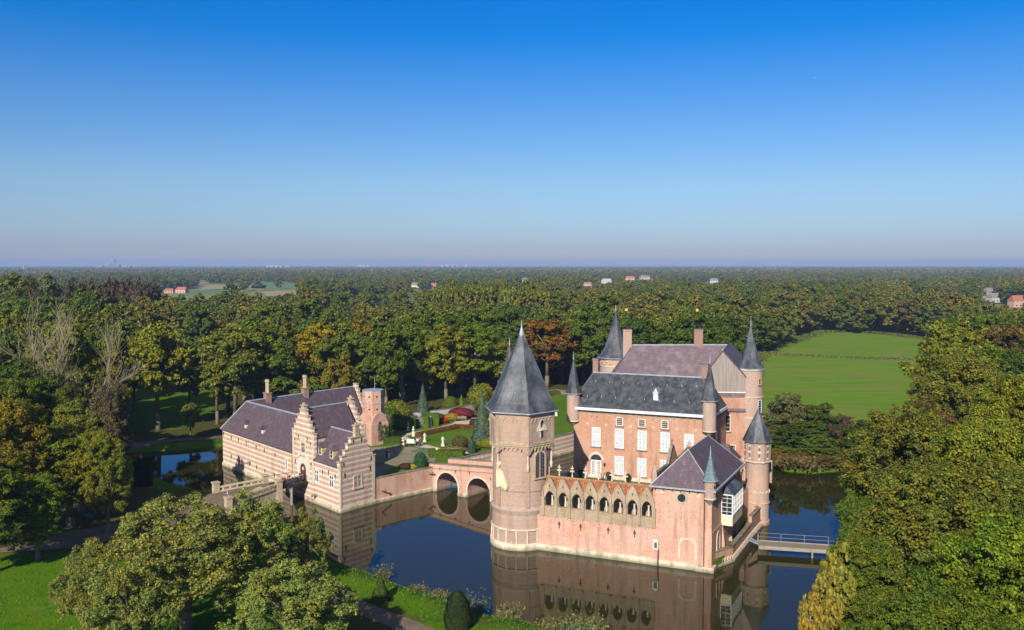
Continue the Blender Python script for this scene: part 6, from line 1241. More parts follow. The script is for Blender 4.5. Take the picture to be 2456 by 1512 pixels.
# --- bushes beside the moat at right
for a in ((1885, 918, 170, 62, 'bushy', 'greygreen', 'round grey green willow beside the tall slim tower'), (1970, 950, 166, 66, 'bushy', 'deep', 'dark green bush on the moat bank below the meadow'), (2020, 978, 164, 45, 'bushy', 'purplebrown', 'brownish bush on the moat bank right of the dark one'), (1905, 1005, 164, 62, 'bushy', 'deep', 'dark green bush in front of the willow'), (2068, 990, 158, 52, 'bushy', 'deep', 'dark bush at the right end of the moat bank'), (1965, 1035, 160, 62, 'bushy', 'green', 'green bush low on the moat bank'), (1862, 1010, 168, 40, 'bushy', 'olive', 'olive bush touching the small water tower')):
    tpx(*a, name='bush', cat='bush')
for i, (px, py, d, rp, c, lab) in enumerate(((1880, 1068, 161, 40, 'yellowgreen', 'yellow green creeper mound at the water edge beside the small tower'), (1925, 1078, 159, 44, 'brown', 'brownish shrub mound at the far water edge'), (1980, 1084, 157.5, 46, 'rust', 'rusty red low shrub at the middle of the far bank'), (2030, 1075, 157, 40, 'brown', 'brown green low shrub at the right of the far bank'))):
    tpx(px, py, d, rp, 'bushy', c, lab, name='shrub', cat='shrub')
# poplars on the skyline
for a in ((35, 643, 330, 52, 'poplar', 'olive', 'tall olive poplar group at the left edge of the skyline'), (118, 642, 345, 30, 'poplar', 'greygreen', 'single tall grey green poplar on the left skyline'), (75, 655, 360, 30, 'poplar', 'brown', 'brown poplar beside the tall pair on the left skyline')): tpx(*a)
for i in range(14): tpx(170+15.5*i+random.uniform(-4, 4), 654+random.uniform(0, 6)+(i > 10)*4, 390+random.uniform(-12, 20), 24, 'low', 'purplebrown', 'brown poplar in the dense brown row on the left skyline', group='brown poplar row')
for i in range(17): tpx(1065+14.5*i+random.uniform(-5, 5), 660+random.uniform(0, 9)+abs(i-7)*.5, 400+random.uniform(-15, 15), 24, 'umbrella', 'olive', 'tall thin crowned poplar in the pale trunk group above the chestnut', group='pale poplar group')
# --- bare dead tree
def bare_tree(px, d, ztop, label, seed, spread=1.0, mat='bark_pale', tr=.45):
    R_ = random.Random(seed); x = xat(px, d, 15); t = thing('bare_tree', (x, d, 1), label, 'tree'); T = MB(); Bm = MB(); H_ = ztop-1
    def grow(p, dr, L_, r, lv, mb):
        n = 3; q = p
        for i in range(n):
            dr = (dr+Vector((R_.uniform(-.22, .22), R_.uniform(-.22, .22), R_.uniform(-.05, .16)))).normalized(); q2 = q+dr*(L_/n); mb.tube(q, q2, r*(1-.22*i), r*(1-.22*(i+1)), 6 if lv < 2 else 4)
            if lv < 4:
                for _ in range(2 if lv < 3 else 2):
                    s = Vector((R_.uniform(-1, 1), R_.uniform(-1, 1), R_.uniform(-.1, .7))).normalized(); grow(q2, (dr*.75+s*.75*spread).normalized(), L_*R_.uniform(.5, .72), max(.028, r*.5), lv+1, Bm)
            q = q2
    b = Vector((x, d, 0)); T.tube(b, b+UP*(H_*.38), tr*1.2, tr*.85, 9); T.build('trunk', MT[mat], t)
    for k in range(3): a = 6.28*k/3+.4; grow(b+UP*(H_*(.28+.035*k)), Vector((math.cos(a)*.6, math.sin(a)*.6, 1)).normalized(), H_*.34, tr*.55, 1, Bm)
    Bm.build('branches', MT[mat], t); OCC.append((x, d, 3)); return t
bare_tree(150, 140, 31.5, 'tall bare dead tree with pale twisted branches on the left', 5, .55, tr=.34); bare_tree(232, 133, 11, 'smaller bare dead tree right of the tall one', 9, .8, tr=.16)

# --- filler trees of the woods
def pyx(x, y, z): dz = z-CAM_H; c, s = math.cos(PITCH), math.sin(PITCH); dp = y*c-dz*s; return 1228+F_PX*x/dp, 756-F_PX*(y*s+dz*c)/dp
NOTREE = [MOAT, GARDEN, MEADOW, LAWNS[0], LAWNS[1], W2([(290, 940), (330, 905), (520, 900), (560, 985), (500, 1070), (300, 1090)], 1.1)]+FW
VIEWKEEP = [[(1790, 885), (1868, 836), (1975, 804), (2100, 807), (2250, 818), (2220, 880), (2160, 930), (2090, 980), (1990, 1000), (1780, 980)], [(300, 915), (500, 905), (500, 1080), (300, 1100)], [(440, 685), (640, 677), (700, 674), (706, 693), (560, 700), (400, 705), (395, 688)], [(745, 704), (1030, 700), (1040, 726), (760, 728)], [(590, 674), (720, 677), (720, 700), (590, 700)],
            [(900, 1000), (1180, 965), (1180, 1200), (900, 1200)]]
def pyv(x, y, z): dz = z-CAM_H; c, s = math.cos(PITCH), math.sin(PITCH); dp = y*c-dz*s; return 1228+F_PX*x/dp, 756-F_PX*(y*s+dz*c)/dp
HOUSES = [(406, 1150, 26), (437, 1150, 30), (1410, 1500, 20), (1512, 2100, 34), (1455, 1750, 30), (1258, 1900, 16), (1546, 2300, 36), (1712, 1800, 24), (2374, 980, 14), (2440, 760, 12), (2385, 860, 10), (995, 1400, 14), (1040, 1350, 14)]
def allowed(x, y, h, r):
    ok = y > 60; c = CF(-12, 30)
    for P in NOTREE: ok &= ~inpoly(x, y, P); ok &= pdist(x, y, P) > np.where(y < 400, r*.35, 4)
    ok &= np.hypot(x-c.x, y-c.y) > 45; ok &= ~((x > -60) & (x < -5) & (y > 120) & (y < 190))
    px0, py0 = pyv(x, y, h)
    for hx, hd, hw in HOUSES:
        hb = 638+(CAM_H-6.0)*F_PX/hd; ok &= ~((y < hd+15) & (py0 < hb) & (np.abs(px0-hx) < hw*.45*F_PX/hd+r*.6*F_PX/y))
    for P in VIEWKEEP:
        for f in ((.2, .45, .7, .95) if P is VIEWKEEP[0] else (.6, .92)): px_, py_ = pyv(x, y, h*f); ok &= ~(inpoly(px_, py_, P) | ((pdist(px_, py_, P) < np.minimum(r*F_PX/y*.4, 26)) & (P is VIEWKEEP[0])))
    return ok
def cn(x, y):   # stand colour by place
    a = pnoise(Vector((x/60, y/60, 3.1))); b = pnoise(Vector((x/25, y/25, 9.7))); s = a+.5*b+random.uniform(-.25, .25)
    return 'deep' if s < -.25 else 'green' if s < .05 else 'olive' if s < .38 else 'yellowgreen' if s < .52 else 'gold' if s < .57 else 'brown'
cand = []
y = 150.0
while y < 2600:
    stepd = 10.0 if y < 320 else 11.2 if y < 700 else 12+(y-700)*.004
    xm = y*.60+25; x = -xm
    while x < xm: cand.append((x+random.uniform(-3, 3), y+random.uniform(-3.2, 3.2))); x += stepd
    y += stepd*.95
cand.sort(key=lambda c: c[1])
far_pts = []; grid = {}
CX = np.array([c[0] for c in cand]); CY = np.array([c[1] for c in cand]); CH = np.array([20.5+6*pnoise(Vector((x/80, y/80, 0)))+random.choice((-4.5, -2, 0, 1.5, 3, 5))+random.uniform(-1.5, 1.5) for x, y in cand]); CR = np.random.default_rng(4).uniform(5.4, 8.2, len(cand)); CH = np.where(CY > 900, CH*.86, CH); OKC = allowed(CX, CY, CH, CR)
for (ox, oy, orr) in OCC: grid.setdefault((int(ox//15), int(oy//15)), []).append((ox, oy, orr))
nind = 0
REG = lambda x, y: ('left of the pond' if x < -75 and y < 260 else 'beyond the pond' if x < -25 and y < 300 else 'behind the garden' if x < 15 and y < 300 else 'behind the residence' if x < 75 and y < 420 else 'on the right beyond the meadow' if x >= 75 else 'in the middle distance')
for ic, (x, y) in enumerate(cand):
    if not OKC[ic]: continue
    h, r = float(CH[ic]), float(CR[ic])
    if y > 380 and pnoise(Vector((x/200, y/260, 5)))+.3*pnoise(Vector((x/60, y/80, 8))) < (-.26 if y < 620 else -.07 if y < 1700 else -.14): continue       # clearings
    if y < 320:
        bad = False
        for i in (-1, 0, 1):
            for j in (-1, 0, 1):
                for (ox, oy, orr) in grid.get((int(x//15)+i, int(y//15)+j), []):
                    if math.hypot(x-ox, y-oy) < orr*.55+3.2: bad = True
        if bad: continue
    if nind < 215 and y < 520:
        c = cn(x, y); key = 'mid' if y < 300 else random.choice(('low', 'low', 'low', 'low', 'slim')); r = r*.7 if key == 'slim' else r; h = h*1.1 if key == 'slim' else h; tree(x, y, h, r, key, c, '%s tree in the wood %s' % (CN[c], REG(x, y)), group='%s trees %s' % (CN[c], REG(x, y))); nind += 1
    else: far_pts.append((x, y, h/22, r/6.2))
print('trees individual', TN[0], 'far', len(far_pts))
# far wood: one object, points carrying instances of four crowns
def fcol(name, npf, nl_, ls_, s0, puff):
    pc = bpy.data.collections.new(name)
    for i in range(4):
        P, pr_, C_, Nn, S_ = crown_pts('oak', 6.2, 1.5, 22, npf, nl_, ls_, s0+i, puff); me = quads_mesh('far_crown', C_, Nn, S_, 'leaf_far', i)
        o = bpy.data.objects.new('far_crown', me); pc.objects.link(o)
    return pc
pcn = fcol('wood_prototypes_near', 40, 9000, .43, 70, (.16, .3)); pcf = fcol('wood_prototypes', 26, 3000, .8, 80, (.2, .36))
def scatter(name, pts, col, label, cat, kind='stuff'):
    me = bpy.data.meshes.new(name); me.vertices.add(len(pts)); A_ = np.array([(p[0], p[1], 1.0) for p in pts], np.float32); me.vertices.foreach_set('co', A_.ravel())
    a = me.attributes.new('scl', 'FLOAT_VECTOR', 'POINT'); a.data.foreach_set('vector', np.array([(p[3], p[3], p[2]) for p in pts], np.float32).ravel())
    o = bpy.data.objects.new(name, me); COL.objects.link(o); tag(o, label, cat, kind=kind)
    ng = bpy.data.node_groups.new(name, 'GeometryNodeTree'); ng.interface.new_socket('Geometry', in_out='INPUT', socket_type='NodeSocketGeometry'); ng.interface.new_socket('Geometry', in_out='OUTPUT', socket_type='NodeSocketGeometry'); L = ng.links.new
    gi = ng.nodes.new('NodeGroupInput'); go = ng.nodes.new('NodeGroupOutput'); ip = ng.nodes.new('GeometryNodeInstanceOnPoints'); ci = ng.nodes.new('GeometryNodeCollectionInfo')
    ci.inputs['Collection'].default_value = col; ci.inputs['Separate Children'].default_value = True; ci.inputs['Reset Children'].default_value = True; ip.inputs['Pick Instance'].default_value = True
    rv = ng.nodes.new('FunctionNodeRandomValue'); rv.data_type = 'INT'; rv.inputs['Min'].default_value = 0; rv.inputs['Max'].default_value = 3
    rr_ = ng.nodes.new('FunctionNodeRandomValue'); rr_.data_type = 'FLOAT'; rr_.inputs['Max'].default_value = 6.28; cx = ng.nodes.new('ShaderNodeCombineXYZ'); na = ng.nodes.new('GeometryNodeInputNamedAttribute'); na.data_type = 'FLOAT_VECTOR'; na.inputs['Name'].default_value = 'scl'
    L(gi.outputs[0], ip.inputs['Points']); L(ci.outputs[0], ip.inputs['Instance']); L([s for s in rv.outputs if s.enabled][0], ip.inputs['Instance Index']); L([s for s in rr_.outputs if s.enabled][0], cx.inputs[2]); L(cx.outputs[0], ip.inputs['Rotation']); L(na.outputs[0], ip.inputs['Scale']); L(ip.outputs[0], go.inputs[0])
    md = o.modifiers.new('gn', 'NODES'); md.node_group = ng; return o
scatter('woodland', [p for p in far_pts if p[1] < 800], pcn, 'dense mixed woodland in the middle distance', 'wood'); scatter('woodland', [p for p in far_pts if p[1] >= 800], pcf, 'woodland reaching from the middle distance to the plain', 'wood')
# very far wood: clumps of many crowns
pc2 = bpy.data.collections.new('grove_prototypes')
for i in range(4):
    rg = np.random.default_rng(i+40); Cs = []; Ns = []; Ss = []
    for k in range(60):
        cx_, cy_ = rg.uniform(-48, 48, 2); rr2 = rg.uniform(5, 9); hh = rg.uniform(11, 19); n = 46
        D = rg.normal(size=(n, 3)); D /= np.linalg.norm(D, axis=1, keepdims=True); D[:, 2] = np.abs(D[:, 2]); Cs.append(np.array([cx_, cy_, hh*.45])+D*np.array([rr2, rr2, hh*.55])); Ns.append(D+rg.normal(size=(n, 3))*.4); Ss.append(rg.uniform(2, 3.6, n))
    me = quads_mesh('grove', np.concatenate(Cs), np.concatenate(Ns), np.concatenate(Ss), 'leaf_far', i, aspect=.8); o = bpy.data.objects.new('grove', me); pc2.objects.link(o)
gp_ = []; y = 2600.0
while y < 13500:
    st_ = 78+(y-2600)*.012; xm = y*.62; x = -xm
    while x < xm:
        n_ = pnoise(Vector((x/700, y/900, 2)))+.35*pnoise(Vector((x/250, y/300, 7)))
        if n_ > -.22-(y-2600)/30000: gp_.append((x+random.uniform(-20, 20), y+random.uniform(-20, 20), random.uniform(.8, 1.25)*(1+(y-2600)/40000), (st_/78)*random.uniform(.9, 1.1)))
        x += st_
    y += st_*1.0
print('groves', len(gp_)); scatter('woodland', gp_, pc2, 'blue hazy woodland along the horizon', 'wood')

# ------------------------------------------------------------ garden plants
def blob_mesh(name, shape, n, ls, seed):
    r = np.random.default_rng(seed); D = r.normal(size=(n, 3)); D /= np.linalg.norm(D, axis=1, keepdims=True)
    if shape == 'ball': C_ = D*r.uniform(.8, 1.04, n)[:, None]*np.array([1, 1, .5])+np.array([0, 0, .5]); Nn = D
    elif shape == 'cone':
        t = 1-np.sqrt(r.uniform(0, 1, n)); a = r.uniform(0, 6.283, n); w = (1-t)**.9*(1+.05*np.sin(a*5)); C_ = np.stack([np.cos(a)*w, np.sin(a)*w, t], 1); Nn = np.stack([np.cos(a), np.sin(a), np.full(n, .4)], 1)
    elif shape == 'egg':
        t = r.uniform(0, 1, n); a = r.uniform(0, 6.283, n); w = np.sqrt(np.clip(1-(np.clip(t-.2, 0, 1)/.8)**2.2, 0, 1)); C_ = np.stack([np.cos(a)*w, np.sin(a)*w, t], 1); Nn = np.stack([np.cos(a), np.sin(a), t*.6], 1)
    elif shape == 'spruce':
        t = 1-np.sqrt(r.uniform(0, 1, n)); a = r.uniform(0, 6.283, n); w = (1-t)*(.72+.28*np.abs(np.sin(t*26+np.sin(a*4))))*(1+.1*np.sin(a*7)); C_ = np.stack([np.cos(a)*w, np.sin(a)*w, t+r.normal(size=n)*.012], 1); Nn = np.stack([np.cos(a), np.sin(a), np.full(n, .7)], 1)
    elif shape == 'box': 
        f = r.integers(0, 5, n); p = r.uniform(-1, 1, (n, 3)); ax = np.where(f < 2, 0, np.where(f < 4, 1, 2)); sg = np.where(f % 2, 1., -1.); sg = np.where(f == 4, 1., sg)
        Nn = np.zeros((n, 3)); p[np.arange(n), ax] = sg*r.uniform(.96, 1.02, n); Nn[np.arange(n), ax] = sg; C_ = p*np.array([1, 1, .5])+np.array([0, 0, .5])
    Nn = Nn+r.normal(size=(n, 3))*.35
    if shape != 'box': th_ = np.arctan2(C_[:, 1], C_[:, 0]); k_ = 1+.07*np.sin(C_[:, 2]*11+seed)*np.sin(th_*3+seed)+.05*np.sin(th_*7+C_[:, 2]*17); C_ = C_*np.stack([k_, k_, np.ones(n)], 1)+r.normal(size=(n, 3))*.015
    return C_, Nn
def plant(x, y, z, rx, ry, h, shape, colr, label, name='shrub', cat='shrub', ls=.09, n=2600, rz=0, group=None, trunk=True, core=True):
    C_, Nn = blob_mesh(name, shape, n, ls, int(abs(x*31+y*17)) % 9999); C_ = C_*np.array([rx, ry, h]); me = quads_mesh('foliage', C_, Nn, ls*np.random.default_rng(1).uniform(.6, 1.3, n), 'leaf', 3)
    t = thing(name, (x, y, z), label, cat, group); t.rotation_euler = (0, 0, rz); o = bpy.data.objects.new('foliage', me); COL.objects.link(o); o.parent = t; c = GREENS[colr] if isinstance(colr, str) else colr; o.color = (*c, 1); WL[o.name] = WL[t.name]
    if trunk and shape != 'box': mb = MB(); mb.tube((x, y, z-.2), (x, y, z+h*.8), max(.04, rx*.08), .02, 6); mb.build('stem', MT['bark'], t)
    if core:   # unseen solid body added inside so light does not pass straight through
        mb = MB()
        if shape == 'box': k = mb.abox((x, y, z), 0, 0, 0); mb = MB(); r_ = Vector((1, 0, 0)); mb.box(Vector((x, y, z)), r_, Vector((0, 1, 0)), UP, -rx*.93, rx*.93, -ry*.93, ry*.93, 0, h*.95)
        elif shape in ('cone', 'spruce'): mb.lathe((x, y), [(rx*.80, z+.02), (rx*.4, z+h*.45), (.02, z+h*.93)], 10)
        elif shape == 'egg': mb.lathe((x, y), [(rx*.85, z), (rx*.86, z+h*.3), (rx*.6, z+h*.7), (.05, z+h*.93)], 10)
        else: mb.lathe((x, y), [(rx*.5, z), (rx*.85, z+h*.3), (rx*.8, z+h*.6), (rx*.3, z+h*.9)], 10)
        q = mb.build('blocking_core', MT['leaf'], t); q.color = (*[v_*.8 for v_ in c], 1)
    return t
zq = lambda x, y: ((1620+x/5.4)/1.5635, (1420+y/5.4)/1.5635)
def pg_(f, x, y, *a, z=3.0, **k): p = at(*f(x, y), z); return plant(p[0], p[1], z, *a, **k)
BG = (.085, .125, .075)
pg_(zg, 540, 385, 1.75, 1.75, 7.6, 'spruce', BG, 'blue green spruce in front of the white garden wall', name='spruce', cat='conifer', ls=.16, n=6000)
pg_(zg, 1188, 655, 2.1, 2.1, 9.8, 'spruce', BG, 'tall blue green spruce on the lawn beside the hexagonal tower', name='spruce', cat='conifer', ls=.17, n=9000)
pg_(zg, 1075, 750, .75, .75, 2.3, 'egg', (.05, .085, .05), 'small dark conifer at the lawn edge by the bridge', name='conifer', cat='conifer')
pg_(zg, 962, 318, .95, .95, 4.2, 'cone', 'bright', 'pointed fresh green cypress against the white wall', name='cypress', cat='conifer', ls=.12, n=4000)
pg_(zg, 515, 915, 1.15, 1.15, 2.5, 'egg', (.035, .085, .035), 'round dark green shrub at the courtyard corner', name='shrub')
YH = (.10, .15, .012)
pg_(zg, 420, 500, .75, .6, 2.4, 'box', YH, 'clipped yellow green hedge block beside the back bust', name='hedge', cat='hedge', group='clipped hedge blocks')
pg_(zg, 578, 478, .5, .5, 2.5, 'box', YH, 'narrow clipped hedge block left of the bust', name='hedge', cat='hedge', group='clipped hedge blocks')
pg_(zg, 650, 455, 1.3, .6, 2.6, 'box', YH, 'wide clipped hedge block behind the bust', name='hedge', cat='hedge', group='clipped hedge blocks')
pg_(zg, 1226, 350, .6, .6, 3.2, 'box', YH, 'tall clipped hedge pillar beside the hexagonal tower', name='hedge', cat='hedge', group='clipped hedge blocks')
pg_(zg, 800, 800, 3.0, .75, 1.3, 'box', (.085, .13, .012), 'low clipped yellow green hedge behind the bridge parapet', name='hedge', cat='hedge', rz=-.1, n=5000)
pg_(zg, 145, 650, 2.6, .6, 1.2, 'box', 'deep', 'low dark hedge in front of the chapel turret', name='hedge', cat='hedge', rz=.1)
def hedge_strip(pts, w, h, colr, label):
    T = thing('hedge', (*pts[0], 3), label, 'hedge'); r = np.random.default_rng(5); Cs = []; Ns = []; mb = MB()
    for a, b in zip(pts, pts[1:]):
        a = np.array(a); b = np.array(b); L_ = np.linalg.norm(b-a); n = int(L_*420); t = r.uniform(0, 1, n); d = (b-a)/L_; nn = np.array([d[1], -d[0]]); s = r.choice([-1, 0, 1], n, p=[.25, .5, .25]); off = np.where(s == 0, r.uniform(-1, 1, n), s)*w/2; z = np.where(s == 0, h, r.uniform(0, 1, n)*h)+r.normal(size=n)*.03
        P_ = a+(b-a)*t[:, None]+nn*off[:, None]; Cs.append(np.concatenate([P_, (3+z)[:, None]], 1)); Ns.append(np.stack([nn[0]*s, nn[1]*s, np.where(s == 0, 1., .3)], 1)+r.normal(size=(n, 3))*.35)
        mb.box(Vector((*a, 3.0)), Vector((*d, 0)), Vector((*nn, 0)), UP, 0, L_, -w*.46, w*.46, 0, h*.94)
    me = quads_mesh('foliage', np.concatenate(Cs)-np.array([*pts[0], 3]), np.concatenate(Ns), np.full(sum(map(len, Cs)), .085), 'leaf', 2); o = bpy.data.objects.new('foliage', me); COL.objects.link(o); o.parent = T; o.color = (*colr, 1); q = mb.build('blocking_core', MT['leaf'], T); q.color = (*[c*.7 for c in colr], 1)  # solid box added unseen under the hedge leaves to block light
hedge_strip([at(*zg(x, y), 3) for x, y in ((490, 575), (620, 545), (800, 510), (900, 485), (930, 478), (960, 490))], 1.5, .7, (.17, .085, .02), 'long rust coloured low hedge along the back of the lawn')
hedge_strip([at(*zg(x, y), 3) for x, y in ((962, 494), (1040, 484), (1085, 482), (1110, 492), (1140, 490))], 1.3, .7, (.20, .085, .02), 'curved rust coloured hedge right of the long one')
for x, y, rx, h, c, lab in ((1100, 480, .95, 1.9, (.07, .035, .03), 'dark purple shrub on the gravel by the bench'), (1000, 372, 0, 0, None, ''), (760, 430, .95, 1.2, (.40, .02, .03), 'crimson round shrub in the back flower bed'), (715, 400, 1.3, 1.5, (.10, .09, .02), 'brownish shrub left of the crimson one'), (850, 400, 1.5, 1.6, (.30, .20, .02), 'yellow orange shrub in the back flower bed'), (905, 385, 1.0, 1.3, (.28, .14, .03), 'orange shrub right of the yellow one'),
        (958, 375, 2.7, 2.2, (.17, .03, .035), 'wide dark red shrub below the pointed cypress'), (520, 470, 1.6, 2.0, (.22, .24, .14), 'white flowering shrub by the clipped hedges'), (460, 480, 1.1, 1.9, (.14, .15, .06), 'pale shrub beside the white flowering one'), (1150, 290, 2.7, 6.0, 'yellowgreen', 'large yellow green shrub at the end of the white wall'), (1210, 250, 2.2, 5.5, 'yellow', 'yellow tipped shrub behind the hexagonal roof corner'), (1255, 700, 1.6, 1.8, 'yellowgreen', 'yellow green shrub at the foot of the tall spruce'), (1200, 690, 1.5, 1.4, 'olive', 'olive shrub left of the tall spruce foot'),
        (250, 470, 3.2, 5.5, 'yellowgreen', 'large yellow green climber right of the chapel turret'), (330, 500, 1.9, 3.0, 'deep', 'dark shrub behind the first bust'), (180, 500, 2.4, 4.4, 'deep', 'dark shrub against the chapel turret'), (40, 640, 2.6, 4.4, 'deep', 'dark shrub in the corner of the courtyard buildings'), (360, 925, 1.1, .8, (.05, .03, .03), 'dark low shrub on the courtyard wall'), (430, 925, .8, .7, (.33, .26, .03), 'yellow flowering clump on the courtyard wall'), (860, 745, 2.2, .8, (.30, .20, .09), 'tan dry grasses at the path by the low hedge'), (945, 700, 1.5, 2.2, (.10, .09, .03), 'thin brownish shrub in front of the lawn'),
        (840, 290, 1.8, 3.2, 'olive', 'olive shrub hanging over the white wall'), (640, 350, .9, 2.0, (.08, .10, .05), 'climbing rose on the white wall')):
    if c is not None: pg_(zg, x, y, rx, rx*.9, h, 'ball', c, lab, n=3600, ls=.10 if rx < 2 else .17, core=rx < 1.4 or h < 4)
for x, y in ((530, 690),): pg_(zg, 600, 740, 3.0, .5, .3, 'ball', (.16, .2, .1), 'pale ground cover along the courtyard edge', n=2000)
# clipped yews of the foreground bank and pond
def pgd(px, py, z, *a, **k): p = at(px, py, z); zz_ = float(terr([p[0]], [p[1]])[0]); return plant(p[0], p[1], zz_, *a, **k)
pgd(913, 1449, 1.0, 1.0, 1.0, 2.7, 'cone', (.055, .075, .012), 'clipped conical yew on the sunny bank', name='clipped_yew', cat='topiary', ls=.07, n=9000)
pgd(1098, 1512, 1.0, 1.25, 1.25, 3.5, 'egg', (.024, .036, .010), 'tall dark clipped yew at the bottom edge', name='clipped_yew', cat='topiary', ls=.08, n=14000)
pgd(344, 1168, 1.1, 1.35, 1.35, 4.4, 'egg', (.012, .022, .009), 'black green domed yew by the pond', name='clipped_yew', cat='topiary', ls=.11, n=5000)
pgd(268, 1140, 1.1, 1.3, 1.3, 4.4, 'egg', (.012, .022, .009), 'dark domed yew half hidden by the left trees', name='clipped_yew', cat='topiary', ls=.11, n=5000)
# potted shrubs on the terrace
for i, (a_, lab) in enumerate(((-23.6, 'green ball shrub in a pot left of the white door'), (-19.3, 'green ball shrub in a pot right of the white door'), (-16.4, 'green ball shrub in a pot under the second window'), (-12.6, 'green ball shrub in a pot under the third window'))):
    q = CF(a_, 19.0); T = thing('potted_shrub', (q.x, q.y, 5), lab, 'plant', 'potted shrubs on the terrace'); mb = MB(); mb.lathe(q[:2], [(.2, 5.02), (.3, 5.45), (.33, 5.5)], 10); mb.build('pot', MT['iron'], T)
    C_, Nn = blob_mesh('f', 'ball', 900, .06, i); me = quads_mesh('foliage', C_*np.array([.42, .42, .8])+np.array([0, 0, .45]), Nn, np.full(900, .06), 'leaf', 4); o = bpy.data.objects.new('foliage', me); COL.objects.link(o); o.parent = T; o.color = (.07, .09, .015, 1)
for i, (a_, lab) in enumerate(((-22.9, 'rusty metal plant sculpture left of the white door'), (-20.1, 'rusty metal plant sculpture right of the white door'))):
    q = CF(a_, 18.6); T = thing('garden_sculpture', (q.x, q.y, 5), lab, 'sculpture', 'rusty sculptures'); mb = MB(); [mb.tube((q.x, q.y, 5), (q.x+math.cos(k*2.1)*.35, q.y+math.sin(k*2.1)*.35, 5.9+.1*k), .05, .03, 5) for k in range(4)]; mb.build('stems', MT['rust'], T); mb = MB(); mb.lathe(q[:2], [(.2, 5.01), (.2, 5.06)], 8); mb.build('foot', MT['rust'], T)
# reeds and willow herbs along the near bank
def reeds(px, py, rad, h, n, label, colr=(.13, .14, .06), lean=.35):
    p = at(px, py, .3); z0 = max(0.0, float(terr([p[0]], [p[1]])[0])); r = np.random.default_rng(int(px)); vs = []; fs = []
    for i in range(n):
        a = r.uniform(0, 6.283); q = rad*math.sqrt(r.uniform(0, 1)); b = np.array([p[0]+math.cos(a)*q, p[1]+math.sin(a)*q, z0-.2]); hh = h*r.uniform(.5, 1.1); d = np.array([math.cos(a)*lean*q/rad+r.normal()*.12, math.sin(a)*lean*q/rad+r.normal()*.12, 1])*hh; w = .018; k = len(vs)
        vs += [b+[w, 0, 0], b-[w, 0, 0], b+d]; fs.append((k, k+1, k+2))
        for j in range(9):
            t = r.uniform(.25, 1); c = b+d*t; e = r.normal(size=3)*.10; f = r.normal(size=3)*.05; k = len(vs); vs += [c, c+e+f, c+e*1.6, c+e-f]; fs.append((k, k+1, k+2, k+3))
    T = thing('reed_clump', (p[0], p[1], z0), label, 'reeds', 'reed clumps on the near bank'); mb = MB(); mb.v = [tuple(map(float, q)) for q in vs]; mb.f = fs; o = mb.build('stems', MT['leaf'], T); o.color = (*colr, 1)
reeds(918, 1386, .6, 1.9, 60, 'grey green herb clump at the water beside the conical yew'); reeds(1133, 1470, 1.1, 2.4, 110, 'tall grey herb clump at the water right of the dark yew', (.10, .12, .09)); reeds(1222, 1489, .8, 1.9, 90, 'yellowish herb clump in front of the tower reflection', (.17, .16, .06))
reeds(1320, 1515, 1.0, 1.6, 80, 'low yellow herb clump at the bottom edge', (.17, .16, .06)); reeds(1400, 1530, 1.8, 2.4, 240, 'wide feathery herb clump at the bottom edge in the middle', (.16, .17, .06)); reeds(1000, 1425, 1.2, .8, 120, 'dry grass tuft on the bank edge', (.15, .14, .06)); reeds(1045, 1440, 1.0, .9, 120, 'dry grass tuft left of the dark yew', (.16, .14, .06), .5); reeds(560, 1236, .8, 1.6, 60, 'herb clump in front of the causeway')
# grass blades on the banks and lawn
def grass(n):
    r = np.random.default_rng(3); xs = r.uniform(-60, 25, n*3); ys = r.uniform(60, 125, n*3); m_ = (np.abs(pdist(xs, ys, MOAT)) < 3.5) & ~inpoly(xs, ys, MOAT) | (inpoly(xs, ys, LAWNS[0]) & (r.uniform(0, 1, n*3) < .18)) | (inpoly(xs, ys, LAWNS[1]) & (r.uniform(0, 1, n*3) < .3)); xs, ys = xs[m_][:n], ys[m_][:n]; z = terr(xs, ys); C_ = np.stack([xs, ys, z+.07], 1); k = len(xs); Nn = np.stack([r.normal(size=k), r.normal(size=k)-.6, np.full(k, .5)], 1)
    me = quads_mesh('grass', C_, Nn, r.uniform(.06, .16, k), 'leaf', 3, aspect=.35); o = bpy.data.objects.new('grass', me); COL.objects.link(o); o.color = (.07, .15, .014, 1); tag(o, 'tufts of green grass on the near bank and lawn', 'grass', kind='stuff')
grass(60000)
# tall rough grass round the meadow and in the ditch
def rough(lines, n, colr, label, w=3.0, h=1.1):
    r = np.random.default_rng(8); Cs = []
    for P_ in lines:
        for a, b in zip(P_, P_[1:]):
            a = np.array(a); b = np.array(b); L_ = np.linalg.norm(b-a); k = int(L_*n); t = r.uniform(0, 1, k)[:, None]; Cs.append(np.concatenate([a+(b-a)*t+r.normal(size=(k, 2))*w*.4, r.uniform(.9, 1.1+h, (k, 1))], 1))
    C_ = np.concatenate(Cs); k = len(C_); me = quads_mesh('rough_grass', C_, r.normal(size=(k, 3))+np.array([0, -.5, .6]), r.uniform(.25, .6, k), 'leaf', 9, aspect=.5); o = bpy.data.objects.new('rough_grass', me); COL.objects.link(o); o.color = (*colr, 1); tag(o, label, 'grass', kind='stuff')
ml = W2([(1835, 850), (1880, 853), (1990, 858), (2090, 862), (2190, 864)], 1.2); m2 = W2([(1790, 880), (1830, 852), (1855, 838), (1910, 818), (1975, 797), (2040, 795), (2140, 803), (2200, 812)], 1.2)
rough([ml], 60, (.13, .12, .045), 'pale rough grass in the ditch across the meadow', 4.5, .7); rough([m2], 60, (.10, .12, .03), 'dark rough reeds along the far edge of the meadow', 4.5, .8)
rough([[MOAT[30], MOAT[31], MOAT[32], MOAT[29]], [(p[0], p[1]+3) for p in MOAT[28:33]]], 90, (.11, .085, .03), 'low brown green growth on the far moat bank', 4, 1.2)

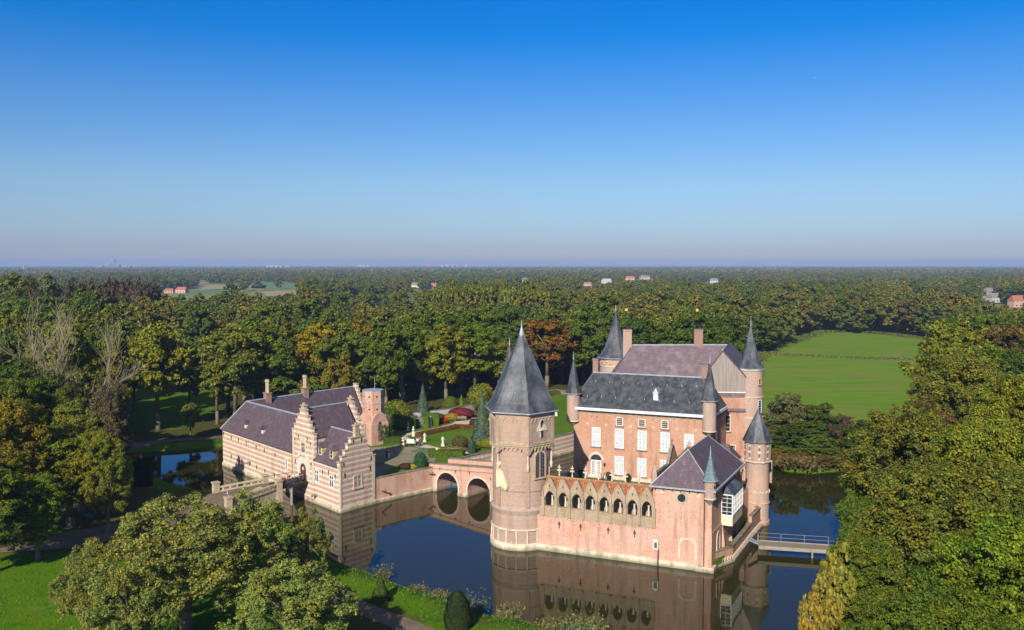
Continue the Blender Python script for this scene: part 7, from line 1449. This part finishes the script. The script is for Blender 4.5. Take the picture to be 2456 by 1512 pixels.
# ------------------------------------------------------------ distant buildings
def house(px, py, d, w, h, wallm, roofm, label, rz=0.2, depth=None, group=None, name='house'):
    x = xat(px, d, 3); depth = depth or w*.6; t = thing(name, (x, d, 1), label, 'house', group); o = Vector((x, d, 1)); r = Vector((math.cos(rz), math.sin(rz), 0)); n = Vector((r.y, -r.x, 0))
    mb = MB(); mb.box(o, r, n, UP, -w/2, w/2, -depth/2, depth/2, 0, h*.55); mb.build('wall', MT[wallm], t)
    mb = MB(); P_ = lambda a, b, z: o+r*a+n*b+UP*z; e = .4; mb.slab([P_(-w/2-e, -depth/2-e, h*.55), P_(w/2+e, -depth/2-e, h*.55), P_(w/2+e, depth/2+e, h*.55), P_(-w/2-e, depth/2+e, h*.55)], [P_(-w/2+w*.08, -.05, h), P_(w/2-w*.08, -.05, h), P_(w/2-w*.08, .05, h), P_(-w/2+w*.08, .05, h)]); mb.build('roof', MT[roofm], t)
    mb = MB(); [mb.box(o, r, n, UP, w*k-.5, w*k+.5, depth/2, depth/2+.05, .8, 2.2) for k in (-.3, 0, .3)]; mb.loose('window', MT['glass_dark'], t)
house(406, 695, 1150, 11, 6, 'house_wall', 'roof_red', 'long low barn with orange roof at the edge of the tan field', .1); house(437, 695, 1150, 14, 8, 'house_wall', 'roof_red', 'farmhouse with bright orange hipped roof beside the tan field', -.2)
for px, py, d, w, h, rm, lab in ((2265, 652, 2400, 26, 11, 'white_far', 'white barn roof on the left of the far village'), (2270, 655, 2300, 20, 9, 'roof_grey', 'grey house beside the far white barn')): pass
for px, d, w, h, wm, rm, lab in ((1410, 1500, 14, 8, 'white_far', 'roof_red', 'house with red roof in the far wood above the slate cone'), (1512, 2100, 22, 11, 'house_wall', 'roof_red', 'red roofed house right of the flared slate cone far away'), (1455, 1750, 20, 10, 'white_far', 'white_far', 'white roofed barn above the rear chimney'), (1258, 1900, 12, 10, 'white_far', 'roof_grey', 'small white house above the hexagonal tower tip'), (1546, 2300, 26, 11, 'house_wall', 'roof_grey', 'long low house in the far village'), (1712, 1800, 16, 10, 'white_far', 'roof_grey', 'pale house above the round tower'), (2374, 980, 15, 11, 'house_wall', 'roof_grey', 'grey roofed farmhouse in the wood near the right edge'), (2440, 760, 13, 10, 'house_wall', 'roof_red', 'orange roofed house in the wood at the right edge'), (2385, 860, 13, 9, 'white_far', 'roof_grey', 'pale house left of the orange roof at the right edge'), (995, 1400, 11, 9, 'cream_paint', 'roof_grey', 'cream house in the wood above the garden'), (1040, 1350, 10, 9, 'house_wall', 'roof_red', 'pink house in the wood left of the poplars'), (1200, 2600, 22, 18, 'white_far', 'white_far', 'white building above the poplar group'), (60, 1700, 40, 9, 'house_wall', 'roof_red', 'long reddish roofed building on the left skyline'), (1750, 2500, 40, 16, 'white_far', 'roof_grey', 'long pale building right of the poplars far away')):
    house(px, 0, d, w, h, wm, rm, lab, random.uniform(-.4, .4))
def tower_block(px, d, w, h, label, m='city_grey', steps=None, group='distant city buildings'):
    x = xat(px, d, 20); t = thing('distant_building', (x, d, 1), label, 'building', group); mb = MB(); mb.abox((x, d, 1), w, w*.6, h); mb.build('wall', MT[m], t); mb = MB(); mb.abox((x, d, 1+h), w*.6, w*.4, h*.05); mb.build('roof', MT[m], t); mb = MB()
    for k in range(3): mb.abox((x-w*.3+w*.3*k, d-w*.3-.3, 1), w*.12, .6, h*.9)
    mb.loose('window', MT['glass_dark'], t)
for a in ((271.5, 8200, 30, 96, 'tallest tower block of the far city'), (262, 8300, 26, 58, 'second tower block left of the tallest one'), (240, 8400, 60, 40, 'long low block at the left of the far city'), (285, 8300, 40, 46, 'low block right of the tallest tower'), (300, 8500, 110, 36, 'wide low block right in the far city', 'white_far'), (320, 8600, 80, 34, 'wide pale block at the right of the far city', 'white_far'), (868, 7800, 70, 42, 'white block on the horizon above the yellow tree', 'white_far'), (880, 7900, 60, 38, 'second white block on the horizon above the yellow tree', 'white_far'), (1030, 7600, 30, 50, 'reddish water tower like block on the horizon', 'house_wall'), (660, 7000, 120, 36, 'long white hall on the horizon', 'white_far'), (685, 7100, 70, 34, 'shorter white hall on the horizon', 'white_far'), (1118, 5600, 14, 44, 'small white tower on the horizon above the hexagonal roof', 'white_far'), (1080, 8200, 160, 44, 'wide grey block on the horizon')):
    tower_block(a[0], a[1], a[2], a[3], a[4], *(a[5:6]))
def turbine(px, ytop, d, label, rot=.3):
    x = xat(px, d, 60); hh = zat(px, ytop, d)*.72; t = thing('wind_turbine', (x, d, 0), label, 'wind turbine', 'wind turbines on the horizon'); mb = MB(); mb.tube((x, d, 0), (x, d, hh), 3.2, 2, 8); mb.build('tower', MT['white_far'], t); mb = MB(); mb.tube((x, d-6, hh), (x, d+5, hh), 3, 3, 8); mb.build('nacelle', MT['white_far'], t)
    for k in range(3): a = rot+2.094*k; mb = MB(); mb.tube((x, d-7, hh), (x+math.sin(a)*hh*.45, d-7, hh+math.cos(a)*hh*.45), 2.2, .6, 5); mb.loose('blade', MT['white_far'], t)
for i, (px, yt, lab) in enumerate(((523.5, 622, 'wind turbine on the far left of the group of horizon turbines'), (568.5, 624, 'wind turbine in the middle of the left horizon'), (580, 620, 'tallest wind turbine of the left horizon group'), (716, 618, 'lone wind turbine above the yellow tree'), (752, 627, 'small wind turbine right of the lone one'))): turbine(px, yt, 10500, lab, i*.7)
x = xat(57, 5200, 40); t = thing('church_spire', (x, 5200, 0), 'thin church spire on the left horizon', 'church'); mb = MB(); mb.abox((x, 5200, 0), 7, 7, 30); mb.build('tower', MT['city_grey'], t); mb = MB(); mb.lathe((x, 5200), [(4.5, 30), (.3, 52)], 8); mb.build('spire', MT['city_grey'], t)
# far aircraft, a bright speck in the sky at right
d = 6000.0; r = ray(1954.5, 187); k = d/r[1]; p = Vector((r[0]*k, d, CAM_H+r[2]*k)); t = thing('aeroplane', tuple(p), 'tiny white aeroplane high in the blue sky on the right', 'aeroplane'); mb = MB(); mb.tube(p-Vector((7, 0, .6)), p+Vector((7, 0, .6)), 1.0, .7, 8); mb.build('fuselage', MT['white_paint'], t)
mb = MB(); mb.add([p+Vector(q) for q in ((-1.5, 0, 0), (1, 0, 0), (-1.2, -7, .3), (-2.4, -7, .3))], [(0, 1, 2, 3)]); mb.add([p+Vector(q) for q in ((-1.5, 0, 0), (1, 0, 0), (-1.2, 7, .3), (-2.4, 7, .3))], [(0, 1, 2, 3)]); mb.loose('wing', MT['white_paint'], t); mb = MB(); mb.add([p+Vector(q) for q in ((-7, 0, .3), (-5, 0, .3), (-6.6, 0, 2.8), (-7.6, 0, 2.8))], [(0, 1, 2, 3)]); mb.build('tail_fin', MT['white_paint'], t)

# ------------------------------------------------------------ haze
def haze():
    mb = MB(); mb.slab([(-14800, -250, -3), (14800, -250, -3), (14800, 14800, -3), (-14800, 14800, -3)], [(-14800, -250, 110), (14800, -250, 110), (14800, 14800, 110), (-14800, 14800, 110)]); o = mb.build('haze', MT['water'] if 'water' in MT else MT['lead'])
    m = bpy.data.materials.new('haze'); m.use_nodes = True; nt = m.node_tree; nt.nodes.clear(); out = N(nt, 'ShaderNodeOutputMaterial'); pv = N(nt, 'ShaderNodeVolumePrincipled'); pv.inputs['Color'].default_value = (.43, .58, .87, 1); pv.inputs['Density'].default_value = HAZE_D; pv.inputs['Anisotropy'].default_value = 0
    nt.links.new(pv.outputs[0], out.inputs['Volume']); o.data.materials.clear(); o.data.materials.append(m); o['kind'] = 'stuff'
HAZE_D = 0.000125
haze()
